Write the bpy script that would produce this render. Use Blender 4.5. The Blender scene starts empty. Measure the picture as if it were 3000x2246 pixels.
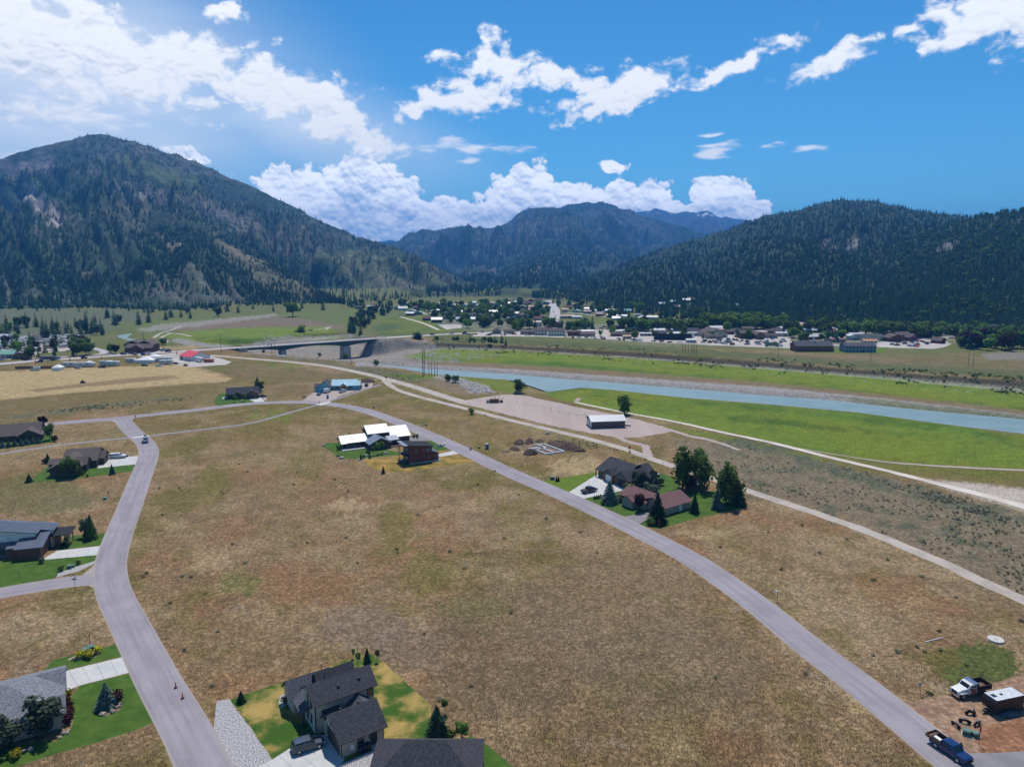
import bpy, bmesh, math, random
import numpy as np
from mathutils import Vector, Matrix
random.seed(7); RNG = np.random.default_rng(11)
S = bpy.context.scene
COL = S.collection
R = math.radians
# ------------------------------------------------------------------ camera
F, HCAM, YH, CX, CY = 2084.0, 74.0, 770.0, 1500.0, 1123.0   # focal length and horizon of the photograph in its pixels
TH = math.atan((CY - YH) / F); CT, ST = math.cos(TH), math.sin(TH)
cam = bpy.data.cameras.new('camera'); camo = bpy.data.objects.new('camera', cam); COL.objects.link(camo)
camo.location = (0, 0, HCAM); camo.rotation_euler = (math.pi / 2 - TH, 0, 0)
cam.sensor_fit = 'HORIZONTAL'; cam.sensor_width = 36.0; cam.lens = 36.0 * F / 3000.0
cam.clip_start = 1.0; cam.clip_end = 90000.0
S.camera = camo
# ------------------------------------------------------------------ light
SUN_AZ, SUN_EL = R(2.0), R(63.0)
sun = bpy.data.lights.new('sun', 'SUN'); suno = bpy.data.objects.new('sun', sun); COL.objects.link(suno)
sun.energy = 4.4; sun.angle = R(0.53); sun.color = (1.0, 0.95, 0.88)
sd = Vector((math.sin(SUN_AZ) * math.cos(SUN_EL), math.cos(SUN_AZ) * math.cos(SUN_EL), math.sin(SUN_EL)))
suno.rotation_euler = sd.to_track_quat('Z', 'Y').to_euler(); suno.location = (0, 0, 400)
S.view_settings.view_transform = 'Standard'; S.view_settings.look = 'None'
S.view_settings.exposure = 0.2; S.view_settings.gamma = 1.0; S.view_settings.use_curve_mapping = False
S.render.engine = 'CYCLES'
try:
    S.cycles.volume_bounces = 0; S.cycles.max_bounces = 6; S.cycles.transparent_max_bounces = 8
except Exception: pass

class NT:
    """tiny helper to wire shader nodes"""
    def __init__(s, tree): s.t = tree
    def n(s, typ, **kw):
        nd = s.t.nodes.new(typ)
        for k, v in kw.items(): setattr(nd, k, v)
        return nd
    def lk(s, a, b): s.t.links.new(a, b)
    def put(s, sock, v):
        if isinstance(v, bpy.types.NodeSocket): s.lk(v, sock)
        else: sock.default_value = v
    def m(s, op, a, b=0.0, c=None, clamp=False):
        nd = s.n('ShaderNodeMath', operation=op); nd.use_clamp = clamp
        s.put(nd.inputs[0], a)
        if len(nd.inputs) > 1: s.put(nd.inputs[1], b)
        if c is not None: s.put(nd.inputs[2], c)
        return nd.outputs[0]
    def mix(s, f, a, b, blend='MIX'):
        nd = s.n('ShaderNodeMix', data_type='RGBA', blend_type=blend)
        s.put(nd.inputs[0], f); s.put(nd.inputs[6], a); s.put(nd.inputs[7], b)
        return nd.outputs[2]
    def ss(s, v, lo, hi, a=0.0, b=1.0):
        nd = s.n('ShaderNodeMapRange', interpolation_type='SMOOTHSTEP')
        s.put(nd.inputs[0], v)
        for i, q in enumerate((lo, hi, a, b)): s.put(nd.inputs[1 + i], q)
        return nd.outputs[0]
    def noise(s, vec, scale, detail=4.0, rough=0.55, dist=0.0):
        nd = s.n('ShaderNodeTexNoise'); s.lk(vec, nd.inputs['Vector'])
        nd.inputs['Scale'].default_value = scale; nd.inputs['Detail'].default_value = detail
        nd.inputs['Roughness'].default_value = rough; nd.inputs['Distortion'].default_value = dist
        return nd.outputs['Fac']

# ------------------------------------------------------------------ numpy noise
def _h(ix, iy, seed):
    n = (ix.astype(np.int64) * 374761393 + iy.astype(np.int64) * 668265263 + seed * 1442695041) & 0x7fffffff
    n = ((n ^ (n >> 13)) * 1274126177) & 0x7fffffff
    n = n ^ (n >> 16)
    return (n & 0xffff) / 65535.0
def vnoise(x, y, seed=0):
    ix, iy = np.floor(x), np.floor(y); fx, fy = x - ix, y - iy
    fx = fx * fx * (3 - 2 * fx); fy = fy * fy * (3 - 2 * fy)
    a, b = _h(ix, iy, seed), _h(ix + 1, iy, seed); c, d = _h(ix, iy + 1, seed), _h(ix + 1, iy + 1, seed)
    return (a * (1 - fx) + b * fx) * (1 - fy) + (c * (1 - fx) + d * fx) * fy
def fbm(x, y, oct=4, seed=0, gain=0.5):
    s, a, t = 0, 1.0, 0
    for i in range(oct):
        s = s + a * vnoise(x, y, seed + i * 17); t += a; a *= gain; x = x * 2.03 + 5.1; y = y * 2.03 + 9.7
    return s / t
def sstep(v, a, b):
    t = np.clip((v - a) / (b - a), 0, 1); return t * t * (3 - 2 * t)
def inside(poly, x, y):
    r = np.zeros(x.shape, bool); n = len(poly)
    for i in range(n):
        x1, y1 = poly[i][0], poly[i][1]; x2, y2 = poly[(i + 1) % n][0], poly[(i + 1) % n][1]
        if y1 == y2: continue
        cnd = ((y1 > y) != (y2 > y)) & (x < (x2 - x1) * (y - y1) / (y2 - y1) + x1)
        r ^= cnd
    return r
def pdist(pts, x, y, closed=False):
    d = np.full(x.shape, 1e9); n = len(pts)
    for i in range(n if closed else n - 1):
        ax, ay = pts[i][0], pts[i][1]; bx, by = pts[(i + 1) % n][0], pts[(i + 1) % n][1]
        vx, vy = bx - ax, by - ay; L = max(vx * vx + vy * vy, 1e-9)
        t = np.clip(((x - ax) * vx + (y - ay) * vy) / L, 0, 1)
        d = np.minimum(d, np.hypot(x - ax - t * vx, y - ay - t * vy))
    return d
def sdist(poly, x, y):                      # > 0 inside
    d = pdist(poly, x, y, True); return np.where(inside(poly, x, y), d, -d)
# ------------------------------------------------------------------ sky with clouds
W = bpy.data.worlds.new('World'); S.world = W; W.use_nodes = True
wt = W.node_tree; wt.nodes.clear(); w = NT(wt)
def azel(px, py):
    a, b = (px - CX) / F, (py - CY) / F
    d = Vector((a, CT - b * ST, -ST - b * CT)).normalized()
    return math.degrees(math.atan2(d.x, d.y)), math.degrees(math.asin(d.z))
# clouds are grown from soft ellipses (photo pixels: x, y, half width, half height, tilt, weight) and fractal noise, over azimuth and elevation
CUMULUS = [(1060, 560, 120, 110, 0, 1), (960, 590, 190, 75, -8, 1), (1150, 600, 170, 80, -20, 1), (860, 560, 110, 60, -25, .8), (1300, 640, 190, 55, -12, 1), (1060, 660, 330, 65, 0, 1),
           (1560, 560, 110, 75, 0, 1), (1640, 580, 120, 50, 0, 1), (1480, 590, 80, 55, 0, 1), (1500, 630, 170, 50, 0, .9), (1860, 580, 130, 48, 0, 1), (1760, 590, 90, 40, 0, 1), (1960, 610, 120, 38, 0, .9),
           (2090, 570, 100, 52, 0, 1), (2100, 620, 140, 48, 0, 1), (2200, 632, 60, 22, 0, 1), (1440, 650, 140, 34, 0, .8), (540, 455, 55, 22, -15, 1), (1800, 488, 48, 18, -8, .8)]
SHEETS = [(1215, 330, 80, 40, 10, 1), (1265, 285, 85, 34, -12, 1), (640, 50, 80, 34, 0, .9), (60, 110, 330, 170, -12, 1.2), (330, 165, 330, 120, -16, 1.2), (560, 190, 190, 80, -18, 1), (800, 260, 210, 80, -14, 1.1), (980, 330, 190, 80, -22, 1.0), (1100, 420, 190, 60, -15, .75), (100, 330, 260, 70, 0, .45),
          (1470, 185, 190, 44, -5, .95), (1640, 225, 250, 50, -6, .95), (1850, 255, 270, 46, 12, 1.0), (1750, 320, 170, 40, 16, .9), (2160, 190, 190, 34, 18, .95), (2420, 190, 130, 34, 16, .95), (1390, 290, 120, 52, 12, .55),
          (2870, 80, 160, 60, 8, 1.1), (2990, 40, 230, 90, 0, 1.2), (2670, 85, 30, 14, 20, .8), (2530, 120, 60, 16, 10, .5), (740, 130, 40, 22, 30, .6), (800, 118, 24, 26, 20, .6), (1440, 115, 80, 24, -15, .5)]
LENTIC = [(1440, 432, 130, 16, -2, 1.), (1290, 428, 90, 20, 5, .6), (2090, 445, 70, 16, 2, .9), (2090, 424, 60, 7, 2, .7), (2090, 395, 50, 5, 0, .7), (2250, 430, 45, 8, 0, .7), (2370, 436, 50, 8, 0, .7), (1380, 473, 40, 7, 4, .6), (2090, 548, 60, 14, 0, .9), (20, 450, 60, 10, -4, .6), (200, 340, 130, 26, -3, .35)]

def blobs(lst, x, y):
    out = np.full(x.shape, -9.0); sc = 57.2958 / F
    for (px, py, rx, ry, tilt, k) in lst:
        a0, e0 = azel(px, py); c_, s_ = math.cos(R(tilt)), math.sin(R(tilt)); dx, dy = x - a0, y - e0
        u, v = (dx * c_ + dy * s_) / (rx * sc), (-dx * s_ + dy * c_) / (ry * sc)
        out = np.maximum(out, (1 - np.sqrt(u * u + v * v)) * k)
    return out
def worley(x, y, seed):
    ix, iy = np.floor(x), np.floor(y); best = np.full(x.shape, 9.0)
    for i in (-1, 0, 1):
        for j in (-1, 0, 1):
            cx_, cy_ = ix + i, iy + j; best = np.minimum(best, (x - cx_ - _h(cx_, cy_, seed)) ** 2 + (y - cy_ - _h(cx_, cy_, seed + 7)) ** 2)
    return np.sqrt(best)
def billow(x, y, f, oct, seed):
    s, t, a = 0, 0, 1.0
    for i in range(oct): s = s + a * (1 - worley(x * f, y * f, seed + i * 31)); t += a; a *= .52; f *= 2.1; x = x + 3.3; y = y + 1.7
    return s / t
def soft(v, n=2):
    for _ in range(n): v = (np.roll(v, 1, 0) + np.roll(v, -1, 0) + np.roll(v, 1, 1) + np.roll(v, -1, 1) + 2 * v) / 6
    return v
def cloud_field(x, y, front):
    dy = y[1, 0] - y[0, 0]
    wx, wy = fbm(x * .55, y * .55, 5, 61) - .5, fbm(x * .55 + 40, y * .55, 5, 62) - .5
    zero = np.zeros(x.shape); cum = zero; alpha, shade = zero.copy(), np.ones(x.shape)
    def over(a2, s2):
        nonlocal alpha, shade
        o = a2 + alpha * (1 - a2); shade = np.where(o > 1e-4, (s2 * a2 + shade * alpha * (1 - a2)) / np.maximum(o, 1e-4), 1.0); alpha = o
    f1 = fbm(x * .55 + wx * 1.3, y * .95 + wy * .9, 8, 63, .60); f2 = fbm(x * .22, y * .34, 3, 64); pf = billow(x + wx * .8, y * 1.5 + wy * .8, .8, 4, 80)
    if front:
        vl = sstep(blobs([(0, 180, 900, 420, -8, 1.0), (860, 360, 620, 170, -14, .75)], x, y), -.15, .95) * (.45 + .55 * fbm(x * .12, y * .5, 5, 65))
        over(np.clip(vl, 0, .95), .80 + .12 * fbm(x * .2, y * .3, 4, 68))
        bs = blobs(SHEETS, x + wx * 2.0, y + wy * 1.3)
    else:
        pf = .5; bs = (fbm(x * .05, y * .07, 3, 66) - .62) * 3.2
    ds = bs * 1.25 - .32 + (f1 - .5) * 1.9 + (f2 - .5) * .8 + (pf - .52) * .9
    up = np.cumsum(np.clip(ds[::-1], 0, 1.0), 0)[::-1] * abs(dy); gr = np.gradient(soft(f1 + .35 * pf, 3), dy, axis=0)
    over(sstep(ds, -.18, .50) ** 1.25 * .985, np.clip(1.02 - .055 * np.clip(up - .3, 0, 9) + np.clip(-gr * .30, -.26, .2), .58, 1.0))
    if front:
        al = sstep(blobs(LENTIC, x + wx * 1.6, y + wy * .35) + (fbm(x * .6, y * 2.6, 6, 67) - .5) * 2.0, -.1, .8) * .9
        over(al, .97 + zero)
        xw, yw = x + wx * .5, y + wy * .45
        b = billow(xw, yw, .60, 5, 70); bc = blobs(CUMULUS, x + wx * .35, y + wy * .3)
        dc = bc * 1.25 + (b - .56) * 1.7
        bsm = soft(b, 2); gy_ = np.gradient(bsm, dy, axis=0); gx_ = np.gradient(bsm, dy, axis=1)
        up = np.cumsum(np.clip(dc[::-1], 0, .8), 0)[::-1] * abs(dy)
        sh = .80 - .34 * gy_ - .06 * gx_ - .12 * np.clip(up - .5, 0, 2.6) + (fbm(x * .4, y * .6, 4, 71) - .5) * .6
        ca = sstep(dc, .0, .20); over(ca, np.clip(sh, .25, 1.0)); cum = ca * (1 - sstep(y, 4, 11))
    return alpha, shade, cum
def cloud_image(name, az0, az1, el0, el1, nx, ny, front):
    x, y = np.meshgrid(np.linspace(az0, az1, nx), np.linspace(el0, el1, ny)); a, s, q = cloud_field(x, y, front)
    if front: a = a * sstep(x, az0, az0 + 2) * sstep(-x, -az1, -az1 + 2) * sstep(-y, -el1, -el1 + 2)
    else: a = a * (1 - sstep(-np.abs(x), -42, -38) * sstep(-y, -25, -21)) * sstep(y, .5, 4)
    im = bpy.data.images.new(name, nx, ny, alpha=False, float_buffer=False); im.colorspace_settings.name = 'Non-Color'
    px = np.ones((ny, nx, 4), np.float32); px[..., 0] = a; px[..., 1] = s; px[..., 2] = q; im.pixels.foreach_set(px.ravel()); im.update(); im.pack(); return im
tc = w.n('ShaderNodeTexCoord'); sx = w.n('ShaderNodeSeparateXYZ'); w.lk(tc.outputs['Generated'], sx.inputs[0])
az = w.m('MULTIPLY', w.m('ARCTAN2', sx.outputs[0], sx.outputs[1]), 57.2958); el = w.m('MULTIPLY', w.m('ARCSINE', sx.outputs[2]), 57.2958)
def cloud_tex(name, az0, az1, el0, el1, nx, ny, front):
    im = w.n('ShaderNodeTexImage'); im.image = cloud_image(name, az0, az1, el0, el1, nx, ny, front); im.extension = 'CLIP' if front else 'EXTEND'; im.interpolation = 'Linear'
    cb = w.n('ShaderNodeCombineXYZ'); w.lk(w.m('DIVIDE', w.m('SUBTRACT', az, az0), az1 - az0), cb.inputs[0]); w.lk(w.m('DIVIDE', w.m('SUBTRACT', el, el0), el1 - el0), cb.inputs[1])
    w.lk(cb.outputs[0], im.inputs[0]); sp = w.n('ShaderNodeSeparateColor'); w.lk(im.outputs[0], sp.inputs[0]); return sp.outputs[0], sp.outputs[1], sp.outputs[2]
fa, fs, fb = cloud_tex('clouds_front', -42, 42, 0, 24, 1344, 384, True)
ra, rs, rb = cloud_tex('clouds_round', -180, 180, 0, 90, 720, 180, False)
sky = w.n('ShaderNodeTexSky', sky_type='NISHITA'); sky.sun_disc = False
sky.sun_elevation = SUN_EL; sky.sun_rotation = SUN_AZ; sky.altitude = 1700.0; sky.air_density = 1.0; sky.dust_density = 0.1; sky.ozone_density = 3.0
skyc = w.n('ShaderNodeHueSaturation'); w.lk(sky.outputs[0], skyc.inputs['Color']); skyc.inputs['Saturation'].default_value = 1.22; skyc.inputs['Value'].default_value = 1.0
SKY_S = 0.10
def cloudcol(s_, c_):                        # far cumulus is painted brighter than the thin sheets, to offset the haze
    sc_ = w.n('ShaderNodeVectorMath', operation='SCALE'); w.lk(w.mix(w.ss(s_, .2, 1.0), (3.2, 4.4, 6.3, 1), (10.4, 10.5, 10.6, 1)), sc_.inputs[0]); w.lk(w.m('ADD', 1.0, w.m('MULTIPLY', c_, .55)), sc_.inputs['Scale']); return sc_.outputs[0]
tint = w.n('ShaderNodeVectorMath', operation='MULTIPLY'); w.lk(skyc.outputs[0], tint.inputs[0]); tint.inputs[1].default_value = (0.60, 1.06, 1.10)
c1 = w.mix(ra, tint.outputs[0], cloudcol(rs, rb)); c2 = w.mix(fa, c1, cloudcol(fs, fb))
bg = w.n('ShaderNodeBackground'); w.lk(c2, bg.inputs[0]); bg.inputs[1].default_value = SKY_S
wo = w.n('ShaderNodeOutputWorld'); w.lk(bg.outputs[0], wo.inputs[0])
W.cycles.sampling_method = 'MANUAL'; W.cycles.sample_map_resolution = 512

# ------------------------------------------------------------------ pixel <-> place
def ray(px, py):
    a, b = (px - CX) / F, (py - CY) / F
    return a, CT - b * ST, -ST - b * CT
def P(px, py, z=0.0):
    dx, dy, dz = ray(px, py); t = (z - HCAM) / dz
    return Vector((dx * t, dy * t, z))
def PX(x, y, z):
    zz = z - HCAM; d = y * CT - zz * ST; d = np.maximum(d, 1e-3)
    return CX + F * x / d, CY + F * (-y * ST - zz * CT) / d
def PD(px, py, dist):                       # point on a pixel's ray at a horizontal distance
    dx, dy, dz = ray(px, py); t = dist / math.hypot(dx, dy)
    return Vector((dx * t, dy * t, HCAM + dz * t))
# ------------------------------------------------------------------ objects
def tag(o, label=None, cat=None, group=None, kind=None):
    if label: o['label'] = label
    if cat: o['category'] = cat
    if group: o['group'] = group
    if kind: o['kind'] = kind
    return o
def mesh_obj(name, verts, faces, mat=None, parent=None, smooth=False):
    me = bpy.data.meshes.new(name); me.from_pydata([tuple(v) for v in verts], [], faces); me.update()
    if mat: me.materials.append(mat)
    if smooth: me.polygons.foreach_set('use_smooth', [True] * len(me.polygons))
    o = bpy.data.objects.new(name, me); COL.objects.link(o)
    if parent: o.parent = parent
    return o
def np_obj(name, V, Fq, mat, smooth=True):
    me = bpy.data.meshes.new(name); n, k = Fq.shape
    me.vertices.add(len(V)); me.vertices.foreach_set('co', V.astype(np.float32).ravel())
    me.loops.add(n * k); me.loops.foreach_set('vertex_index', Fq.astype(np.int32).ravel())
    me.polygons.add(n); me.polygons.foreach_set('loop_start', np.arange(0, n * k, k, dtype=np.int32)); me.polygons.foreach_set('loop_total', np.full(n, k, np.int32))
    me.polygons.foreach_set('use_smooth', np.full(n, smooth)); me.update(calc_edges=True); me.validate()
    me.materials.append(mat); o = bpy.data.objects.new(name, me); COL.objects.link(o); return o
def set_col(o, C, name='Col'):
    a = o.data.color_attributes.new(name, 'FLOAT_COLOR', 'POINT')
    rgba = np.ones((len(C), 4), np.float32); rgba[:, :3] = C; a.data.foreach_set('color', rgba.ravel())
def empty(name, loc=(0, 0, 0), rz=0.0, label=None, cat=None, group=None):
    o = bpy.data.objects.new(name, None); COL.objects.link(o); o.location = loc; o.rotation_euler = (0, 0, rz); o.empty_display_size = 0.2
    return tag(o, label, cat, group)
def dup(root, loc=None, rz=None, label=None, group=None, scale=None):
    r = root.copy(); COL.objects.link(r)
    if loc is not None: r.location = loc
    if rz is not None: r.rotation_euler = (0, 0, rz)
    if scale is not None: r.scale = (scale,) * 3 if not hasattr(scale, '__len__') else scale
    if label: r['label'] = label
    if group: r['group'] = group
    for ch in root.children:
        c = ch.copy(); COL.objects.link(c); c.parent = r
        for g in ch.children:
            d = g.copy(); COL.objects.link(d); d.parent = c
    return r
class MB:
    def __init__(s): s.v, s.f = [], []
    def add(s, vs, fs):
        o = len(s.v); s.v += [tuple(v) for v in vs]; s.f += [tuple(i + o for i in f) for f in fs]; return s
    def box(s, x0, x1, y0, y1, z0, z1):
        return s.add([(x0, y0, z0), (x1, y0, z0), (x1, y1, z0), (x0, y1, z0), (x0, y0, z1), (x1, y0, z1), (x1, y1, z1), (x0, y1, z1)],
                     [(3, 2, 1, 0), (4, 5, 6, 7), (0, 1, 5, 4), (1, 2, 6, 5), (2, 3, 7, 6), (3, 0, 4, 7)])
    def hexa(s, p):                          # eight corners: bottom loop then top loop
        return s.add(p, [(3, 2, 1, 0), (4, 5, 6, 7), (0, 1, 5, 4), (1, 2, 6, 5), (2, 3, 7, 6), (3, 0, 4, 7)])
    def prism(s, pts, z0, z1):
        n = len(pts); return s.add([(p[0], p[1], z0) for p in pts] + [(p[0], p[1], z1) for p in pts],
            [tuple(range(n - 1, -1, -1)), tuple(range(n, 2 * n))] + [(i, (i + 1) % n, n + (i + 1) % n, n + i) for i in range(n)])
    def extr(s, prof, y0, y1):               # profile in x,z extruded along y
        n = len(prof); return s.add([(p[0], y0, p[1]) for p in prof] + [(p[0], y1, p[1]) for p in prof],
            [tuple(range(n)), tuple(range(2 * n - 1, n - 1, -1))] + [((i + 1) % n, i, n + i, n + (i + 1) % n) for i in range(n)])
    def cyl(s, a, b, r0, r1=None, k=8, caps=True):
        r1 = r0 if r1 is None else r1; a, b = Vector(a), Vector(b); d = (b - a)
        if d.length < 1e-6: return s
        d.normalize(); u = d.orthogonal().normalized(); v = d.cross(u); vs = []
        for (c, r) in ((a, r0), (b, r1)):
            for i in range(k):
                t = 2 * math.pi * i / k; vs.append(c + (u * math.cos(t) + v * math.sin(t)) * r)
        fs = [(i, (i + 1) % k, k + (i + 1) % k, k + i) for i in range(k)]
        if caps: fs += [tuple(range(k - 1, -1, -1)), tuple(range(k, 2 * k))]
        return s.add(vs, fs)
    def build(s, name, mat, parent=None, smooth=False):
        return mesh_obj(name, s.v, s.f, mat, parent, smooth)
# ------------------------------------------------------------------ materials
_M = {}
def mat(name, col, rough=0.8, var=0.12, scale=3.0, metal=0.0, bump=0.0, spec=0.3, col2=None, streak=None):
    if name in _M: return _M[name]
    m = bpy.data.materials.new(name); m.use_nodes = True; t = NT(m.node_tree); b = m.node_tree.nodes['Principled BSDF']
    tcn = t.n('ShaderNodeTexCoord'); v = tcn.outputs['Object']
    if streak:
        mp = t.n('ShaderNodeMapping'); t.lk(v, mp.inputs[0]); mp.inputs['Scale'].default_value = streak; v = mp.outputs[0]
    nz = t.noise(v, scale, 5.0, 0.6)
    c = Vector(col); lo = tuple(max(0, k * (1 - var * 1.6)) for k in col) + (1,); hi = tuple(min(1, k * (1 + var * 1.6)) for k in col) + (1,)
    if col2: hi = tuple(col2) + (1,)
    t.lk(t.mix(t.ss(nz, 0.3, 0.7), lo, hi), b.inputs['Base Color'])
    b.inputs['Roughness'].default_value = rough; b.inputs['Metallic'].default_value = metal
    b.inputs['Specular IOR Level'].default_value = spec
    if bump:
        bp = t.n('ShaderNodeBump'); bp.inputs['Strength'].default_value = 1.0; bp.inputs['Distance'].default_value = bump
        t.lk(t.noise(v, scale * 3, 4.0), bp.inputs['Height']); t.lk(bp.outputs[0], b.inputs['Normal'])
    _M[name] = m; return m
def glass(name='window_glass', col=(0.02, 0.03, 0.04)):
    if name in _M: return _M[name]
    m = mat(name, col, 0.08, 0.3, 0.8, spec=0.6); return m
def leafmat(name, c1, c2, trans=0.25):
    if name in _M: return _M[name]
    m = bpy.data.materials.new(name); m.use_nodes = True; t = NT(m.node_tree); m.node_tree.nodes.remove(m.node_tree.nodes['Principled BSDF'])
    oi = t.n('ShaderNodeObjectInfo'); ge = t.n('ShaderNodeNewGeometry'); 
    f = t.m('ADD', t.m('MULTIPLY', ge.outputs['Random Per Island'], 0.75), t.m('MULTIPLY', oi.outputs['Random'], 0.25))
    c = t.mix(f, tuple(c1) + (1,), tuple(c2) + (1,))
    # whole-tree variation
    hs = t.n('ShaderNodeHueSaturation'); t.lk(c, hs.inputs['Color']); t.put(hs.inputs['Value'], t.m('ADD', 0.72, t.m('MULTIPLY', oi.outputs['Random'], 0.6)))
    t.put(hs.inputs['Hue'], t.m('ADD', 0.485, t.m('MULTIPLY', oi.outputs['Random'], 0.03)))
    d = t.n('ShaderNodeBsdfDiffuse'); tr = t.n('ShaderNodeBsdfTranslucent'); t.lk(hs.outputs[0], d.inputs[0]); t.lk(hs.outputs[0], tr.inputs[0])
    mx = t.n('ShaderNodeMixShader'); mx.inputs[0].default_value = trans; t.lk(d.outputs[0], mx.inputs[1]); t.lk(tr.outputs[0], mx.inputs[2])
    t.lk(mx.outputs[0], m.node_tree.nodes['Material Output'].inputs[0]); _M[name] = m; return m
# ================================================================== terrain
NEAR_BANK = [(560, 1000), (650, 1027), (760, 1037), (870, 1046), (1000, 1058), (1090, 1072), (1250, 1106), (1400, 1125), (1470, 1140), (1560, 1158), (1640, 1176), (1780, 1206), (1950, 1236), (2250, 1302), (2500, 1368), (2760, 1430), (3000, 1492), (3300, 1580), (3900, 1760)]
FAR_BANK = [(4200, 1240), (3500, 1162), (3000, 1118), (2800, 1103), (2600, 1088), (2400, 1071), (2250, 1058), (2050, 1041), (1870, 1031), (1700, 1020), (1500, 1011), (1300, 1004), (1180, 996), (1112, 990), (1000, 972), (880, 976), (760, 990), (640, 996)]
nearW = [P(*p) for p in NEAR_BANK]; farW = [P(*p) for p in FAR_BANK]
CORR = nearW + farW
FLAT_Z, WATER_Z = -4.0, -5.6
WATER_PX = [(1060, 1064), (1120, 1068), (1259, 1081), (1360, 1087), (1500, 1096), (1670, 1111), (1805, 1121), (2009, 1138), (2250, 1158), (2420, 1170), (2657, 1196), (3000, 1228), (3500, 1285), (3500, 1345), (3000, 1270), (2826, 1250), (2521, 1209), (2250, 1184), (2009, 1165), (1805, 1143), (1703, 1135), (1605, 1148), (1568, 1135), (1500, 1114), (1360, 1104), (1259, 1099), (1191, 1087), (1120, 1076), (1050, 1070)]
waterW = [P(x, y, WATER_Z) for x, y in WATER_PX]
HWY = [(-700, 1120, 0), (-250, 1083, 0), (0, 1067, 0), (102, 1056, 0), (237, 1049, 0), (339, 1041, 0), (441, 1035, 0.3), (576, 1026, 1.6), (640, 1022, 2.6), (712, 1017, 3.2), (820, 1009, 3.2), (920, 1002, 3.2), (1010, 996, 3.2), (1113, 990, 3.0), (1191, 985.5, 2.2), (1326, 978, 0.8), (1420, 974, 0.2), (1500, 972, 0), (1600, 969, 0), (1720, 967, 0), (1850, 968, 0), (2000, 974, 0)]
hwyW = [P(x, y, z) for x, y, z in HWY]
PIER = P(1010, 996, 3.2)
def Z(x, y):
    x = np.asarray(x, float); y = np.asarray(y, float)
    ins = inside(CORR, x, y)
    dn, df = pdist(nearW, x, y), pdist(farW, x, y)
    k = np.where(ins, sstep(dn, 0, 34) * sstep(df, 0, 9), 0.0)
    z = FLAT_Z * k * (1 + 2.4 * np.exp(-((x - PIER.x) ** 2 + (y - PIER.y) ** 2) / 62.0 ** 2))
    dw = sdist(waterW, x, y)
    z = z + np.where(ins, -3.0 * sstep(dw, -9, 4), 0.0) * np.minimum(1, k * 1.4)
    # highway embankments, open under the bridge
    best = np.full(x.shape, 1e9); hz = np.zeros(x.shape)
    for i in range(len(hwyW) - 1):
        if 9 <= i + 1 and i < 13: continue
        a, b = hwyW[i], hwyW[i + 1]; vx, vy = b.x - a.x, b.y - a.y; L = vx * vx + vy * vy
        t = np.clip(((x - a.x) * vx + (y - a.y) * vy) / L, 0, 1); d = np.hypot(x - a.x - t * vx, y - a.y - t * vy)
        u = d < best; best = np.where(u, d, best); hz = np.where(u, a.z + (b.z - a.z) * t, hz)
    we = 1 - sstep(best, 7.5, 22)
    z = np.where(hz > 0.01, z * (1 - we) + np.maximum(hz - 0.05, z) * we, z)
    # soft swells far off where nothing is laid out on the ground
    return z
def zat(x, y): return float(Z(np.array([x]), np.array([y]))[0])
def G(px, py, dz=0.0):                       # ground point under a photo pixel, following the terrain
    p = P(px, py)
    for _ in range(5):
        z_ = zat(p.x, p.y)
        if abs(z_ - p.z) < .01: break
        p = P(px, py, z_)
    p.z += dz; return p

# rows evenly spaced in 1/distance, columns in direction
yy = np.concatenate([np.linspace(-60, 66, 14), 1.0 / np.linspace(1 / 70.0, 1 / 330.0, 300), np.linspace(331.6, 820, 306), 1.0 / np.linspace(1 / 826.0, 1 / 1700.0, 70), np.geomspace(1760, 14500, 26)])
uu = np.concatenate([np.linspace(-4, -1.0, 16)[:-1], np.linspace(-1.0, -0.80, 14)[:-1], np.linspace(-0.80, 0.80, 560), np.linspace(0.80, 1.0, 14)[1:], np.linspace(1.0, 4, 16)[1:]])
U, Yg = np.meshgrid(uu, yy); Xg = np.clip(U * (np.maximum(Yg, 0) + 10), -14500, 14500)
gx, gy = Xg.ravel(), Yg.ravel(); gz = Z(gx, gy)
nr, nc = len(yy), len(uu)
idx = np.arange(nr * nc).reshape(nr, nc)
FQ = np.stack([idx[:-1, :-1], idx[:-1, 1:], idx[1:, 1:], idx[1:, :-1]], -1).reshape(-1, 4)
# ---- ground cover colours (albedo), by place
ppx, ppy = PX(gx, gy, gz); front = gy > 40
def A(r, g, b): return np.array([r, g, b])
dry, tan, rust, olive, ochre = A(.225, .150, .078), A(.285, .203, .115), A(.235, .134, .066), A(.135, .115, .032), A(.40, .30, .15)
sage, gmead, bright, deepg = A(.115, .13, .08), A(.105, .135, .04), A(.15, .215, .020), A(.062, .115, .014)
gravel, rock, sand, shrub = A(.30, .255, .225), A(.28, .26, .245), A(.46, .41, .36), A(.075, .068, .042)
n1 = fbm(gx / 34, gy / 34, 5, 1); n2 = fbm(gx / 11, gy / 11, 4, 2); n3 = fbm(gx / 3.2, gy / 3.2, 3, 3); n4 = fbm(gx / 70, gy / 70, 3, 9)
C = np.tile(dry, (len(gx), 1))
def blend(c, k): 
    global C
    k = np.clip(k, 0, 1)[:, None]; C = C * (1 - k) + c * k
blend(tan, sstep(n1, .48, .66) * .8); blend(rust, sstep(fbm(gx / 22, gy / 22, 4, 21), .52, .68) * .75)
blend(olive, sstep(fbm(gx / 26 + 9, gy / 40, 4, 33), .53, .68) * .8)
blend(olive * A(1.05, 1.05, .8), sstep(gy, 200, 400) * .75 * sstep(n4, .25, .6))
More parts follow.
